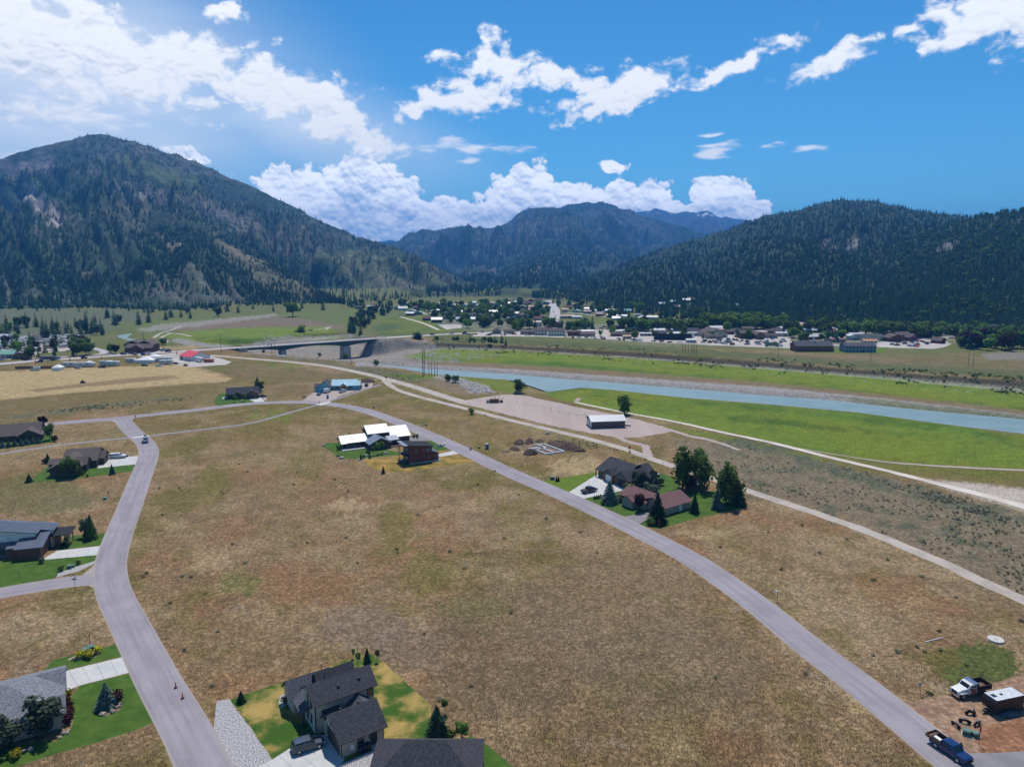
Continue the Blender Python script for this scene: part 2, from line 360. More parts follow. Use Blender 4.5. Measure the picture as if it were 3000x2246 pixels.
blend(tan * 1.05, sstep(n2, .5, .7) * .5); blend(dry * .72, sstep(fbm(gx / 7, gy / 7, 4, 41), .55, .7) * .45); blend(olive, sstep(fbm(gx / 5 + 3, gy / 6, 4, 44), .6, .75) * .5); blend(A(.30, .245, .17), sstep(fbm(gx / 4, gy / 4, 4, 45), .66, .78) * .3)
_fc = {}
def region(poly, c, k=1.0, soft=4.0, ragged=6.0, nz=None, sc=10.0):
    global C
    mg = soft + ragged + 4; xs_, ys_ = [p[0] for p in poly], [p[1] for p in poly]
    sel = np.nonzero(front & (ppx > min(xs_) - mg) & (ppx < max(xs_) + mg) & (ppy > min(ys_) - mg) & (ppy < max(ys_) + mg))[0]
    if not len(sel): return
    x_, y_ = ppx[sel], ppy[sel]
    if sc not in _fc: _fc[sc] = fbm(ppx / sc, ppy / (sc * .5), 4, 5)
    d = sdist(poly, x_, y_) + (_fc[sc][sel] - .5) * ragged * 2
    kk = (sstep(d, -soft, soft) * k)[:, None]
    C[sel] = C[sel] * (1 - kk) + c * kk
# valley floor beyond, meadow colours
region([(-2000, 700), (5000, 700), (5000, 985), (2600, 1040), (1500, 1000), (1115, 985), (640, 1015), (450, 1030), (-2000, 1140)], gmead, .75, 6, 4)
region([(-900, 905), (350, 905), (480, 930), (330, 965), (260, 985), (-900, 1000)], sage, .9, 4, 4)
region([(300, 945), (700, 920), (1000, 905), (1400, 900), (1400, 935), (1000, 960), (700, 935), (420, 975)], gmead * 1.15, .7, 5, 8)
region([(490, 960), (640, 935), (850, 928), (1010, 955), (1000, 965), (820, 958), (640, 962), (560, 972)], A(.19, .14, .105), .85, 3, 5)
region([(420, 985), (560, 970), (680, 960), (860, 958), (960, 955), (990, 975), (880, 990), (760, 1000), (640, 1010), (500, 990)], bright * .95 + .01, .8, 4, 4)
region([(560, 985), (700, 990), (800, 985), (780, 1005), (660, 1012), (590, 1004)], deepg * 1.3, .7, 5, 4)
region([(495, 998), (520, 990), (600, 1005), (680, 1013), (650, 1020), (560, 1015)], rock, .8, 3, 4)
region([(400, 965), (470, 950), (640, 935), (800, 918), (820, 925), (560, 958), (420, 972)], rock * 1.15, .55, 3, 4)
region([(900, 1000), (930, 985), (1020, 980), (1060, 990), (1000, 996)], sand, .7, 3, 3)
region([(1090, 960), (1180, 915), (1300, 905), (1420, 920), (1460, 960), (1300, 975), (1120, 985)], A(.08, .125, .05), .85, 5, 4)
region([(430, 1018), (560, 1012), (600, 1016), (560, 1024), (440, 1026)], ochre * .85, .8, 3, 3)
# mown straw field at left
region([(-500, 1125), (-100, 1092), (230, 1078), (420, 1072), (560, 1066), (640, 1090), (680, 1108), (660, 1118), (420, 1135), (200, 1152), (0, 1172), (-500, 1230)], ochre, .95, 3, 3)
region([(80, 1142), (250, 1122), (420, 1104), (505, 1099), (530, 1106), (420, 1118), (250, 1132), (110, 1148)], dry * .9, .8, 2, 2)
region([(-200, 1180), (0, 1172), (300, 1146), (560, 1122), (900, 1130), (900, 1165), (500, 1185), (0, 1240)], A(.165, .125, .05), .6, 6, 8)
for (sx_, sy_, ss_) in [(60, 1218, 60), (180, 1205, 70), (280, 1190, 50), (370, 1180, 60), (470, 1168, 50)]:
    region([(sx_ - ss_, sy_ + 5), (sx_, sy_ - 6), (sx_ + ss_, sy_ - 6), (sx_, sy_ + 8)], A(.12, .125, .075), .75, 3, 6)
region([(560, 1075), (680, 1062), (800, 1066), (1010, 1098), (1030, 1120), (900, 1120), (700, 1112)], A(.155, .12, .05), .7, 6, 8)
region([(720, 1040), (850, 1045), (1110, 1080), (1290, 1105), (1340, 1130), (1200, 1120), (1100, 1100), (900, 1058)], A(.11, .115, .066), .7, 4, 6)
region([(1000, 690), (2300, 690), (1900, 880), (1700, 874), (1560, 872), (1400, 866), (1200, 870)], A(.03, .045, .025), .95, 6, 4)
region([(1150, 900), (1500, 885), (1620, 882), (1640, 930), (1500, 960), (1300, 950)], A(.085, .115, .045), .7, 6, 6)
# river corridor
inc = inside(CORR, gx, gy)
region([(690, 1020), (800, 985), (1100, 985), (1330, 1010), (1490, 1022), (1500, 1085), (1250, 1078), (1110, 1066), (1000, 1056), (860, 1042), (760, 1034)], rock, .72, 3, 12)
region([(1180, 1040), (1330, 1030), (1500, 1034), (1500, 1060), (1250, 1056)], A(.20, .15, .07), .7, 4, 6)
region([(900, 1010), (990, 1015), (1060, 1000), (1050, 990), (960, 985)], bright * .8, .6, 4, 10)
region([(1290, 1022), (1500, 1026), (1870, 1050), (2250, 1078), (2600, 1104), (3200, 1155), (3200, 1250), (2700, 1185), (2250, 1125), (1805, 1092), (1500, 1070), (1250, 1056), (1180, 1046)], bright * .92, .95, 4, 5, sc=22)
region([(1250, 1046), (1500, 1050), (1870, 1080), (2250, 1112), (2600, 1150), (3200, 1215), (3200, 1235), (2600, 1165), (2250, 1122), (1805, 1090), (1500, 1068), (1250, 1056)], deepg * 1.25, .75, 4, 3, sc=22)
region([(1180, 1050), (1280, 1058), (1500, 1067), (1805, 1087), (2250, 1120), (2600, 1156), (3200, 1222), (3200, 1240), (2600, 1172), (2250, 1136), (1805, 1104), (1500, 1082), (1250, 1070)], A(.19, .14, .075), .95, 2.5, 3, sc=22)
region([(1040, 1058), (1250, 1068), (1500, 1081), (1805, 1102), (2250, 1133), (2600, 1168), (3200, 1236), (3200, 1252), (2600, 1186), (2250, 1158), (1805, 1122), (1500, 1097), (1250, 1084), (1040, 1072)], rock, .97, 2, 3)
region([(2420, 1158), (2600, 1172), (3200, 1240), (3200, 1262), (2900, 1222), (2600, 1190)], gmead, .6, 3, 5)
region([(1270, 1003), (1500, 1013), (1870, 1034), (2250, 1062), (2600, 1090), (3200, 1128), (3200, 1160), (2800, 1122), (2600, 1104), (2250, 1078), (1870, 1048), (1500, 1022), (1280, 1014)], shrub, .95, 2, 1.5, sc=40)
region([(1480, 1021), (1870, 1046), (2250, 1076), (2600, 1102), (3200, 1152), (3200, 1176), (2900, 1140), (2600, 1112), (2250, 1082), (1870, 1050), (1480, 1025)], rock * 1.2, .5, 1.5, 1.0, sc=60)
region([(1270, 985), (1480, 990), (1870, 1012), (2250, 1035), (2600, 1062), (3200, 1095), (3200, 1122), (2600, 1086), (2250, 1057), (1870, 1030), (1500, 1010), (1270, 1002)], A(.092, .112, .04), .9, 4, 6)
region([(2250, 1030), (2600, 1035), (2900, 1040), (3300, 1070), (3200, 1100), (2800, 1080), (2500, 1062), (2280, 1045)], A(.15, .13, .065), .5, 6, 8)
# near green flood meadow
region([(1590, 1152), (1703, 1136), (1805, 1144), (2009, 1166), (2250, 1185), (2521, 1210), (2826, 1251), (3300, 1320), (3300, 1420), (2900, 1400), (2600, 1372), (2250, 1290), (1950, 1232), (1780, 1200), (1660, 1175)], bright * .86, .97, 3, 3, sc=18)
region([(1590, 1152), (1703, 1136), (1805, 1144), (2009, 1166), (2250, 1185), (2521, 1210), (2826, 1251), (3300, 1320), (3300, 1345), (2826, 1275), (2521, 1235), (2250, 1205), (2009, 1185), (1805, 1165), (1660, 1165)], deepg * 1.35, .65, 7, 5, sc=18)
region([(2110, 1215), (2200, 1222), (2400, 1240), (2680, 1272), (2660, 1276), (2400, 1256), (2150, 1235)], deepg, .7, 5, 5)
region([(2350, 1318), (2500, 1340), (2760, 1362), (3300, 1385), (3300, 1450), (2900, 1420), (2600, 1385)], A(.14, .125, .03), .8, 6, 6)
region([(1900, 1240), (2060, 1262), (2250, 1302), (2420, 1345), (2500, 1370), (2350, 1340), (2150, 1300), (1990, 1262)], bright * .75, .85, 4, 4)
region([(1120, 1095), (1260, 1098), (1380, 1105), (1500, 1116), (1560, 1140), (1500, 1152), (1420, 1140), (1320, 1110), (1200, 1110)], bright * .8, .8, 4, 5)
region([(1220, 1112), (1330, 1108), (1400, 1125), (1470, 1155), (1360, 1160), (1280, 1140)], A(.21, .155, .10), .8, 4, 6)
region([(1260, 1100), (1340, 1104), (1420, 1128), (1455, 1150), (1380, 1150), (1330, 1118)], rock * 1.2, .7, 3, 10)
region([(2700, 1405), (2850, 1415), (3300, 1470), (3300, 1580), (3000, 1495), (2800, 1440)], sand, .8, 6, 8)
# sage and scrub of the right-hand flat
region([(1960, 1280), (2250, 1310), (2600, 1400), (3300, 1580), (3300, 1900), (2900, 1700), (2500, 1530), (2100, 1395), (1990, 1330)], A(.175, .142, .092), .85, 8, 14)
for q in range(26):
    t = q / 25.0; cx_, cy_ = 2120 + 900 * t + RNG.normal(0, 25), 1290 + 250 * t + RNG.normal(0, 10)
    region([(cx_ - 50, cy_ - 10), (cx_ + 10, cy_ - 12), (cx_ + 60, cy_ + 14), (cx_, cy_ + 10)], sage * .8, .8, 5, 14)
for q in range(34):
    t = RNG.random(); cx_, cy_ = 2150 + 820 * t + RNG.normal(0, 60), 1360 + 270 * t + RNG.normal(0, 40)
    region([(cx_ - 30, cy_ - 6), (cx_ + 10, cy_ - 8), (cx_ + 34, cy_ + 8), (cx_, cy_ + 7)], sage * .75, .7, 5, 12)
# patches in the near dry field
for (cx_, cy_, rx_, ry_, c_, k_) in [(640, 1400, 60, 40, olive * 1.05, .8), (620, 1455, 40, 22, olive * 1.2, .7), (740, 1390, 80, 30, rust, .6), (1160, 1560, 60, 90, olive * 1.15, .7), (1240, 1690, 70, 70, olive * 1.1, .7), (1400, 1780, 110, 40, A(.17, .15, .045), .8),
        (860, 1700, 160, 60, rust, .5), (700, 1710, 60, 34, A(.15, .15, .045), .7), (1010, 1480, 60, 24, tan * 1.3, .8), (620, 1640, 60, 40, tan * 1.25, .6), (1060, 1830, 140, 70, A(.19, .145, .105), .6), (1220, 1900, 120, 70, A(.185, .14, .10), .6), (2860, 1950, 130, 70, A(.080, .105, .028), .95), (2760, 1930, 60, 40, olive, .8),
        (2560, 2060, 70, 40, ochre * .9, .5), (780, 1260, 90, 20, olive, .6), (790, 1220, 60, 12, bright * .8, .6), (900, 1360, 60, 60, olive * 1.1, .6), (1500, 1900, 300, 200, A(.155, .118, .07), .5), (1800, 1800, 300, 200, A(.20, .145, .085), .5), (2000, 1950, 300, 160, A(.175, .135, .08), .5), (100, 1450, 200, 60, A(.13, .125, .05), .7), (1700, 1370, 120, 30, ochre * .95, .7), (1140, 1205, 60, 10, A(.22, .14, .07), .5),
        (2060, 1560, 90, 14, ochre * .9, .5), (180, 1385, 100, 20, A(.21, .14, .06), .5), (1640, 1300, 120, 24, A(.13, .12, .05), .7), (840, 1070, 60, 10, bright * .7, .6), (660, 1075, 60, 10, bright * .6, .5)]:
    th_ = np.linspace(0, 6.28, 11)[:-1]
    region([(cx_ + rx_ * math.cos(t) * (0.8 + .3 * RNG.random()), cy_ + ry_ * math.sin(t) * (0.8 + .3 * RNG.random())) for t in th_], c_, k_, 6, 34, sc=13)
# bare soil by the work yard at the lower right
region([(2630, 2062), (2700, 2050), (2780, 2035), (2900, 2005), (3100, 1940), (3300, 2300), (2850, 2262), (2800, 2180)], A(.30, .19, .125), .97, 5, 8)
region([(2860, 2130), (3100, 2080), (3200, 2280), (2880, 2230)], A(.25, .12, .065), .9, 8, 10)
# town ground
region([(1250, 935), (1500, 940), (2200, 955), (3300, 985), (3300, 1010), (2900, 1000), (2600, 1015), (2250, 1010), (1900, 1010), (1660, 985), (1350, 965)], A(.30, .27, .25), .35, 6, 12)
region([(2870, 1035), (2960, 1030), (3100, 1040), (3100, 1052), (2900, 1054)], rock * .8, .7, 3, 4)
gr_ = sstep(C[:, 1] / np.maximum(C[:, 0], .01), 1.15, 1.6)
blend(A(.17, .185, .018), gr_ * sstep(fbm(gx / 40, gy / 60, 4, 77), .40, .62) * .75); blend(A(.05, .10, .012), gr_ * sstep(n2, .5, .7) * .55)
C = np.clip(C * (0.80 + .40 * n3[:, None]), 0.004, 1)

def ground_mat(name, b1=0.35, b2=2.2, speck=0.45, bumpd=0.12):
    m = bpy.data.materials.new(name); m.use_nodes = True; t = NT(m.node_tree); b = m.node_tree.nodes['Principled BSDF']
    at = t.n('ShaderNodeAttribute', attribute_name='Col'); tcn = t.n('ShaderNodeTexCoord'); v = tcn.outputs['Object']
    a = t.noise(v, b1, 5.0, 0.62); c = t.noise(v, b2, 4.0, 0.65)
    k = t.m('ADD', 1.0 - speck, t.m('ADD', t.m('MULTIPLY', a, speck * .9), t.m('MULTIPLY', c, speck * 1.1)))
    # clumps of dry bunch grass: paler at each centre, darker towards the edges
    vo_ = t.n('ShaderNodeTexVoronoi'); t.lk(v, vo_.inputs['Vector']); vo_.inputs['Scale'].default_value = b2 * .55; vo_.inputs['Randomness'].default_value = 1.0
    k = t.m('MULTIPLY', k, t.ss(vo_.outputs['Distance'], 0.1, 0.75, 1.15, 0.72)); k = t.m('MULTIPLY', k, t.ss(t.noise(v, b1 * 3.2, 3.0, .7), .3, .7, .78, 1.22))
    mx = t.n('ShaderNodeVectorMath', operation='SCALE'); t.lk(at.outputs['Color'], mx.inputs[0]); t.lk(k, mx.inputs['Scale'])
    t.lk(mx.outputs[0], b.inputs['Base Color']); b.inputs['Roughness'].default_value = 0.95; b.inputs['Specular IOR Level'].default_value = 0.1
    bp = t.n('ShaderNodeBump'); bp.inputs['Strength'].default_value = 0.9; bp.inputs['Distance'].default_value = bumpd
    t.lk(t.m('ADD', c, t.m('MULTIPLY', vo_.outputs['Distance'], -0.5)), bp.inputs['Height']); t.lk(bp.outputs[0], b.inputs['Normal'])
    return m
ground = np_obj('ground', np.stack([gx, gy, gz], -1), FQ, ground_mat('dry_grassland', 0.30, 2.0, 0.6, 0.25))
set_col(ground, C); tag(ground, kind='structure')

# ================================================================== sheets laid on the ground
def chaikin(pts, n=2):
    for _ in range(n):
        q = [pts[0]]
        for a, b in zip(pts[:-1], pts[1:]): q += [a * .75 + b * .25, a * .25 + b * .75]
        pts = q + [pts[-1]]
    return pts
def ribbon(name, cpx, width, mt, off=0.012, n=2, follow=True, rag=0.0, thick=0.0):
    pts = [P(p[0], p[1], p[2] if len(p) > 2 else 0.0) for p in cpx]
    if follow and len(cpx[0]) < 3: pts = [G(p[0], p[1]) for p in cpx]
    pts = chaikin(pts, n)
    # resample
    out = [pts[0]]; step = 2.5 if (callable(width) or width < 12) else 4
    for a, b in zip(pts[:-1], pts[1:]):
        k = max(1, int((b - a).length / (step if a.y < 300 else step * 2.5)))
        out += [a.lerp(b, (i + 1) / k) for i in range(k)]
    pts = out; N = len(pts); V, Fc = [], []
    NA = 5
    for i, p in enumerate(pts):
        d = (pts[min(i + 1, N - 1)] - pts[max(i - 1, 0)]); d.z = 0; d.normalize(); nrm = Vector((-d.y, d.x, 0))
        wv = width(i / (N - 1)) if callable(width) else width
        for j in range(NA):
            s = (j / (NA - 1) - .5) * wv
            if rag and j in (0, NA - 1): s += random.uniform(-rag, rag)
            V.append(p + nrm * s)
    zs = Z(np.array([v.x for v in V]), np.array([v.y for v in V])) if len(cpx[0]) < 3 else np.array([v.z for v in V])
    V = [(v.x, v.y, z + off) for v, z in zip(V, zs)]
    for i in range(N - 1):
        for j in range(NA - 1):
            a = i * NA + j; Fc.append((a, a + 1, a + NA + 1, a + NA))
    o = mesh_obj(name, V, Fc, mt); uvl = o.data.uv_layers.new(name='UVMap'); vi = np.zeros(len(o.data.loops), np.int32); o.data.loops.foreach_get('vertex_index', vi)
    acc = [0.0]
    for i in range(1, N): acc.append(acc[-1] + (pts[i] - pts[i - 1]).length)
    uvl.data.foreach_set('uv', np.stack([(vi % NA) / (NA - 1), np.array(acc)[vi // NA]], -1).astype(np.float32).ravel())
    if o.data.polygons[0].normal.z < 0: o.data.flip_normals()
    tag(o, kind='structure'); return o
SHEETP = []
def sheet(name, poly, mt, off=0.008, z=None, sub=0, rag=0.0):
    pts = [(P(x, y, z) if z is not None else G(x, y)) for x, y in poly]
    if rag:
        q = []
        for a, b in zip(pts, pts[1:] + pts[:1]):
            k = max(1, int((b - a).length / 1.2)); nn = Vector((-(b - a).y, (b - a).x, 0)).normalized()
            for i in range(k): q.append(a.lerp(b, i / k) + nn * (random.uniform(-rag, rag) if i else 0))
        pts = q
    SHEETP.append((name, [(p.x, p.y) for p in pts]))
    bm = bmesh.new(); vs = [bm.verts.new(p) for p in pts]; f = bm.faces.new(vs)
    bmesh.ops.triangulate(bm, faces=[f])
    bmesh.ops.recalc_face_normals(bm, faces=bm.faces)
    if sub:
        for _ in range(sub): bmesh.ops.subdivide_edges(bm, edges=[e for e in bm.edges if e.calc_length() > 6], cuts=1, use_grid_fill=False); bmesh.ops.triangulate(bm, faces=bm.faces)
    co = np.array([v.co for v in bm.verts])
    zz = Z(co[:, 0], co[:, 1]) if z is None else np.full(len(co), z)
    for v, k in zip(bm.verts, zz): v.co.z = k + off
    me = bpy.data.meshes.new(name); bm.to_mesh(me); bm.free(); me.materials.append(mt)
    o = bpy.data.objects.new(name, me); COL.objects.link(o)
    if me.polygons[0].normal.z < 0: me.flip_normals()
    return tag(o, kind='structure')
def surf(name, c1, c2, scale=0.5, rough=0.9, fine=9.0, bump=0.01, streak=None, k=.25, lo=.3, hi=.7, road=False):
    m = bpy.data.materials.new(name); m.use_nodes = True; t = NT(m.node_tree); b = m.node_tree.nodes['Principled BSDF']
    tcn = t.n('ShaderNodeTexCoord'); v = tcn.outputs['Object']
    if streak: mp = t.n('ShaderNodeMapping'); t.lk(v, mp.inputs[0]); mp.inputs['Rotation'].default_value = (0, 0, R(streak)); mp.inputs['Scale'].default_value = (1, .12, 1); v2 = mp.outputs[0]
    else: v2 = v
    big = t.noise(v2, scale, 5.0, 0.6); f = t.noise(v, fine, 3.0, .7)
    c = t.mix(t.ss(big, lo, hi), tuple(c1) + (1,), tuple(c2) + (1,))
    if road:                                 # wheel lanes, patches and dusty edges, laid along the road
        su = t.n('ShaderNodeSeparateXYZ'); t.lk(tcn.outputs['UV'], su.inputs[0]); mp = t.n('ShaderNodeMapping'); t.lk(tcn.outputs['UV'], mp.inputs[0]); mp.inputs['Scale'].default_value = (6, .03, 1)
        st_ = t.noise(mp.outputs[0], 1.0, 5.0, .65); ed = t.m('ABSOLUTE', t.m('SUBTRACT', su.outputs[0], .5)); dk = tuple(q * .78 for q in c1) + (1,)
        c = t.mix(t.m('MULTIPLY', t.ss(st_, .40, .70), .7), c, dk)
        c = t.mix(t.m('MULTIPLY', t.ss(t.m('ADD', ed, t.m('MULTIPLY', t.noise(v, .6, 4), .10)), .47, .56), .6), c, (.33, .275, .22, 1))
    sc_ = t.n('ShaderNodeVectorMath', operation='SCALE'); t.lk(c, sc_.inputs[0]); t.lk(t.m('ADD', 1 - k, t.m('MULTIPLY', f, 2 * k)), sc_.inputs['Scale'])
    t.lk(sc_.outputs[0], b.inputs['Base Color']); b.inputs['Roughness'].default_value = rough; b.inputs['Specular IOR Level'].default_value = .15
    bp = t.n('ShaderNodeBump'); bp.inputs['Distance'].default_value = bump; t.lk(f, bp.inputs['Height']); t.lk(bp.outputs[0], b.inputs['Normal'])
    return m
M_ASPH = surf('worn_asphalt', (.24, .215, .235), (.30, .275, .295), .12, .9, 14, .004, k=.12, road=True)
M_ASPH2 = surf('dark_asphalt', (.17, .165, .175), (.22, .21, .22), .3, .9, 14, .004, k=.12)
M_PATH = surf('path_asphalt', (.20, .20, .215), (.25, .245, .26), .4, .9, 14, .004, k=.12)
M_CONC = surf('driveway_concrete', (.41, .41, .40), (.48, .475, .46), .35, .85, 10, .003, k=.06)
M_GRAV = surf('pink_gravel', (.31, .25, .225), (.38, .315, .285), .08, .95, 6, .02, streak=70, k=.16)
M_ROADG = surf('gravel_road', (.31, .27, .23), (.42, .37, .325), .15, .95, 6, .02, k=.14)
M_SAND = surf('white_sand_track', (.42, .375, .32), (.58, .52, .46), .1, .95, 5, .02, k=.12)
M_LAWN = surf('mown_lawn', (.036, .082, .010), (.068, .120, .018), .35, .95, 8, .03, k=.30)
M_LAWN2 = surf('bright_lawn', (.075, .125, .010), (.105, .155, .016), .3, .95, 8, .03, k=.22)
M_DRYLAWN = surf('scorched_lawn', (.10, .10, .02), (.34, .20, .055), .22, .95, 6, .03, k=.25)
M_PATCHLAWN = surf('patchy_lawn', (.036, .085, .010), (.34, .235, .075), .16, .95, 6, .03, k=.32, lo=.42, hi=.66)
M_STONES = surf('white_river_stones', (.13, .125, .13), (.50, .48, .48), 4.5, .9, 9, .06, k=.35, lo=.36, hi=.64)
M_HWY = surf('highway_asphalt', (.33, .31, .31), (.41, .385, .38), .05, .9, 3, .004, k=.10)
M_LOT = surf('town_gravel_lot', (.33, .295, .27), (.44, .40, .37), .06, .95, 1.5, .01, k=.15)
M_CUT = surf('grass_verge', (.085, .11, .02), (.12, .14, .03), .1, .95, 4, .03, k=.2)

STREET_L = [(352, 1222), (372, 1248), (392, 1268), (415, 1286), (430, 1303), (437, 1320), (435, 1337), (424, 1370), (410, 1403), (385, 1471), (358, 1539), (336, 1600), (325, 1641), (322, 1675), (327, 1712), (337, 1745), (351, 1776), (371, 1812), (401, 1872), (436, 1940), (469, 2005), (509, 2073), (548, 2141), (580, 2209), (605, 2262), (650, 2350), (720, 2480), (850, 2760), (1050, 3200)]
ribbon('street', STREET_L, 7.3, M_ASPH, .016)
ribbon('side_street', [(-900, 1890), (-260, 1782), (-100, 1754), (0, 1736), (140, 1712), (250, 1698), (325, 1692)], 6.6, M_ASPH, .012)
sheet('street_corner', [(262, 1716), (285, 1726), (330, 1780), (345, 1700), (325, 1640), (282, 1650), (240, 1684), (230, 1700)], M_ASPH, .009)
LOOP = [(-1200, 1400), (-400, 1300), (139, 1242), (250, 1233), (320, 1228), (400, 1219), (480, 1210), (576, 1201), (680, 1187), (750, 1181), (818, 1178), (886, 1177.5), (940, 1180), (987, 1186), (1038, 1194), (1089, 1208), (1157, 1232), (1225, 1260), (1292, 1289), (1360, 1320), (1428, 1353), (1500, 1387), (1580, 1421), (1659, 1455), (1740, 1492), (1819, 1530), (1870, 1555), (1925, 1583), (1985, 1614), (2045, 1648), (2120, 1699), (2202, 1757), (2280, 1819), (2353, 1880), (2430, 1939), (2500, 1990), (2550, 2030), (2640, 2103), (2730, 2177), (2819, 2250), (2900, 2318), (3020, 2420), (3300, 2680)]
ribbon('loop_street', LOOP, 7.6, M_ASPH, .020)
sheet('street_mouth', [(300, 1228), (405, 1215), (385, 1232), (382, 1256), (352, 1240), (330, 1234)], M_ASPH, .010)
ribbon('cross_road', [(2800, 2244), (2900, 2246), (3050, 2240), (3300, 2225)], 6.0, M_ASPH2, .026)
WALK = [(-900, 1500), (-300, 1385), (-100, 1346), (0, 1329), (136, 1308), (271, 1292), (345, 1285), (390, 1281)]
WALK2 = [(436, 1276), (576, 1260), (680, 1248), (750, 1237), (838, 1211), (890, 1197), (925, 1187)]
WALK3 = [(968, 1173.5), (987, 1168), (1055, 1145), (1116, 1126)]
ribbon('walking_path', WALK, 2.3, M_PATH, .012); ribbon('walking_path', WALK2, 2.3, M_PATH, .012); ribbon('walking_path', WALK3, 2.3, M_PATH, .012)
FRONT = [(600, 1036), (614, 1040), (680, 1046), (750, 1052), (852, 1060), (953, 1071), (1055, 1091), (1123, 1108), (1191, 1126), (1259, 1147), (1326, 1169), (1400, 1186)]
ribbon('frontage_road', FRONT, 6.5, M_ROADG, .03)
ribbon('gravel_path', [(1125, 1108), (1133, 1120), (1150, 1135), (1191, 1152), (1259, 1170), (1326, 1187), (1394, 1204), (1500, 1232), (1636, 1264), (1737, 1288), (1839, 1317), (1907, 1343), (1971, 1364), (2093, 1404), (2178, 1432), (2250, 1456), (2352, 1490), (2453, 1524), (2555, 1561), (2657, 1604), (2759, 1647), (2877, 1702), (3000, 1759), (3150, 1830), (3400, 1950)], 4.2, M_ROADG, .02, rag=.25)
ribbon('gravel_spur', [(1806, 1278), (1850, 1298), (1886, 1302), (1894, 1314), (1900, 1336)], 3.2, M_GRAV, .016, rag=.5)
ribbon('sand_track', [(1686, 1178), (1730, 1188), (1771, 1196), (1839, 1210), (1941, 1228), (2056, 1252), (2110, 1265), (2250, 1294), (2352, 1319), (2453, 1345), (2555, 1368), (2657, 1393), (2759, 1419), (2860, 1445), (3000, 1482), (3200, 1540)], lambda t: 4.0 + 5.0 * max(0, t - .45), M_SAND, .10, rag=.35)
ribbon('wheel_track', [(2330, 1312), (2420, 1327), (2521, 1342), (2657, 1359), (2826, 1370), (3000, 1377), (3200, 1388)], 2.2, M_GRAV, .09, rag=.3)
ribbon('meadow_track', [(1686, 1176), (1694, 1171), (1696, 1166)], 2.4, M_GRAV, .14)
ribbon('dirt_track', [(1940, 1252), (2010, 1275), (2080, 1288), (2140, 1308), (2165, 1318)], 2.4, M_GRAV, .05, rag=.6)
ribbon('highway', HWY[:10], 12.0, M_HWY, .07); ribbon('highway', HWY[12:], 12.0, M_HWY, .07)
ribbon('canyon_highway', [(1622, 972), (1624, 950), (1622, 938), (1626, 922), (1627, 910), (1622, 899), (1615, 888), (1607, 880)], 15.0, M_HWY, .06)
ribbon('park_road', [(255, 1016), (285, 1022), (308, 1030), (300, 1037), (244, 1041), (171, 1046), (90, 1050)], 6.0, M_HWY, .05)
ribbon('lodge_drive', [(300, 1034), (330, 1038), (380, 1033), (430, 1028), (470, 1030)], 7.0, M_HWY, .055)
ribbon('meadow_lane', [(1172, 928), (1200, 935), (1240, 946), (1285, 966)], 4.0, M_SAND, .06)
ribbon('flat_track', [(450, 990), (470, 975), (500, 968), (530, 955)], 3.5, M_ROADG, .06)
ribbon('flat_track', [(490, 975), (530, 978), (560, 985)], 4.0, M_ROADG, .06); ribbon('flat_track', [(500, 976), (466, 990), (490, 998), (488, 1003)], 3.0, M_ROADG, .065)
ribbon('flat_track', [(890, 977), (950, 963), (975, 952), (955, 978)], 3.0, M_ROADG, .06)
# lots
sheet('gravel_lot', [(1300, 1166), (1345, 1176), (1400, 1166), (1470, 1156), (1500, 1155), (1545, 1160), (1600, 1172), (1700, 1194), (1760, 1206), (1840, 1222), (1910, 1240), (1965, 1256), (1975, 1263), (1930, 1271), (1870, 1281), (1810, 1281), (1740, 1270), (1600, 1243), (1480, 1213), (1400, 1193), (1345, 1182)], M_GRAV, .012, sub=2, rag=.5)
sheet('red_barn_lot', [(400, 1040), (470, 1032), (540, 1030), (610, 1040), (655, 1052), (680, 1060), (660, 1068), (560, 1076), (520, 1070), (460, 1058)], M_LOT, .02, rag=.4)
sheet('lodge_lot', [(425, 1020), (445, 1014), (500, 1024), (485, 1032), (430, 1034)], M_LOT, .03)
sheet('park_ground', [(-300, 1035), (-60, 990), (60, 985), (180, 982), (255, 990), (265, 1012), (210, 1026), (120, 1034), (90, 1046), (-100, 1066)], M_LOT, .02, rag=.8)
sheet('town_lot', [(1282, 951), (1353, 949), (1352, 960), (1308, 965)], M_LOT, .03)
sheet('town_lot', [(1385, 976), (1470, 975), (1530, 968), (1620, 976), (1655, 982), (1652, 989), (1580, 986), (1480, 985), (1385, 986)], M_LOT, .025)
sheet('town_lot', [(1660, 975), (1760, 968), (1880, 975), (2060, 975), (2130, 968), (2205, 975), (2210, 1008), (2200, 1016), (2060, 1010), (1980, 1005), (1870, 1000), (1760, 992), (1660, 988)], M_LOT, .02, rag=.6)
sheet('town_lot', [(2195, 1006), (2200, 975), (2280, 968), (2320, 985), (2312, 1002), (2330, 1008), (2318, 1020), (2196, 1016)], M_LOT, .03, rag=.6)
sheet('town_lot', [(2560, 1010), (2700, 994), (2770, 1000), (2788, 1008), (2770, 1016), (2735, 1022), (2600, 1018), (2560, 1016)], M_LOT, .03, rag=.6)
sheet('town_lot', [(2380, 984), (2480, 978), (2560, 982), (2550, 992), (2420, 995)], M_LOT, .025)
ribbon('town_street', [(2000, 974), (2200, 985), (2330, 1004), (2450, 1013), (2560, 1008), (2700, 990), (2900, 985), (3200, 990)], 9.0, M_HWY, .05)
ribbon('town_street', [(2200, 968), (2400, 974), (2600, 974), (2800, 985)], 8.0, M_HWY, .045)
ribbon('town_street', [(1660, 916), (1720, 920), (1800, 932), (1950, 941), (2000, 946)], 6.0, M_HWY, .05)
ribbon('town_street', [(1190, 912), (1225, 912), (1250, 920)], 6.0, M_HWY, .05)
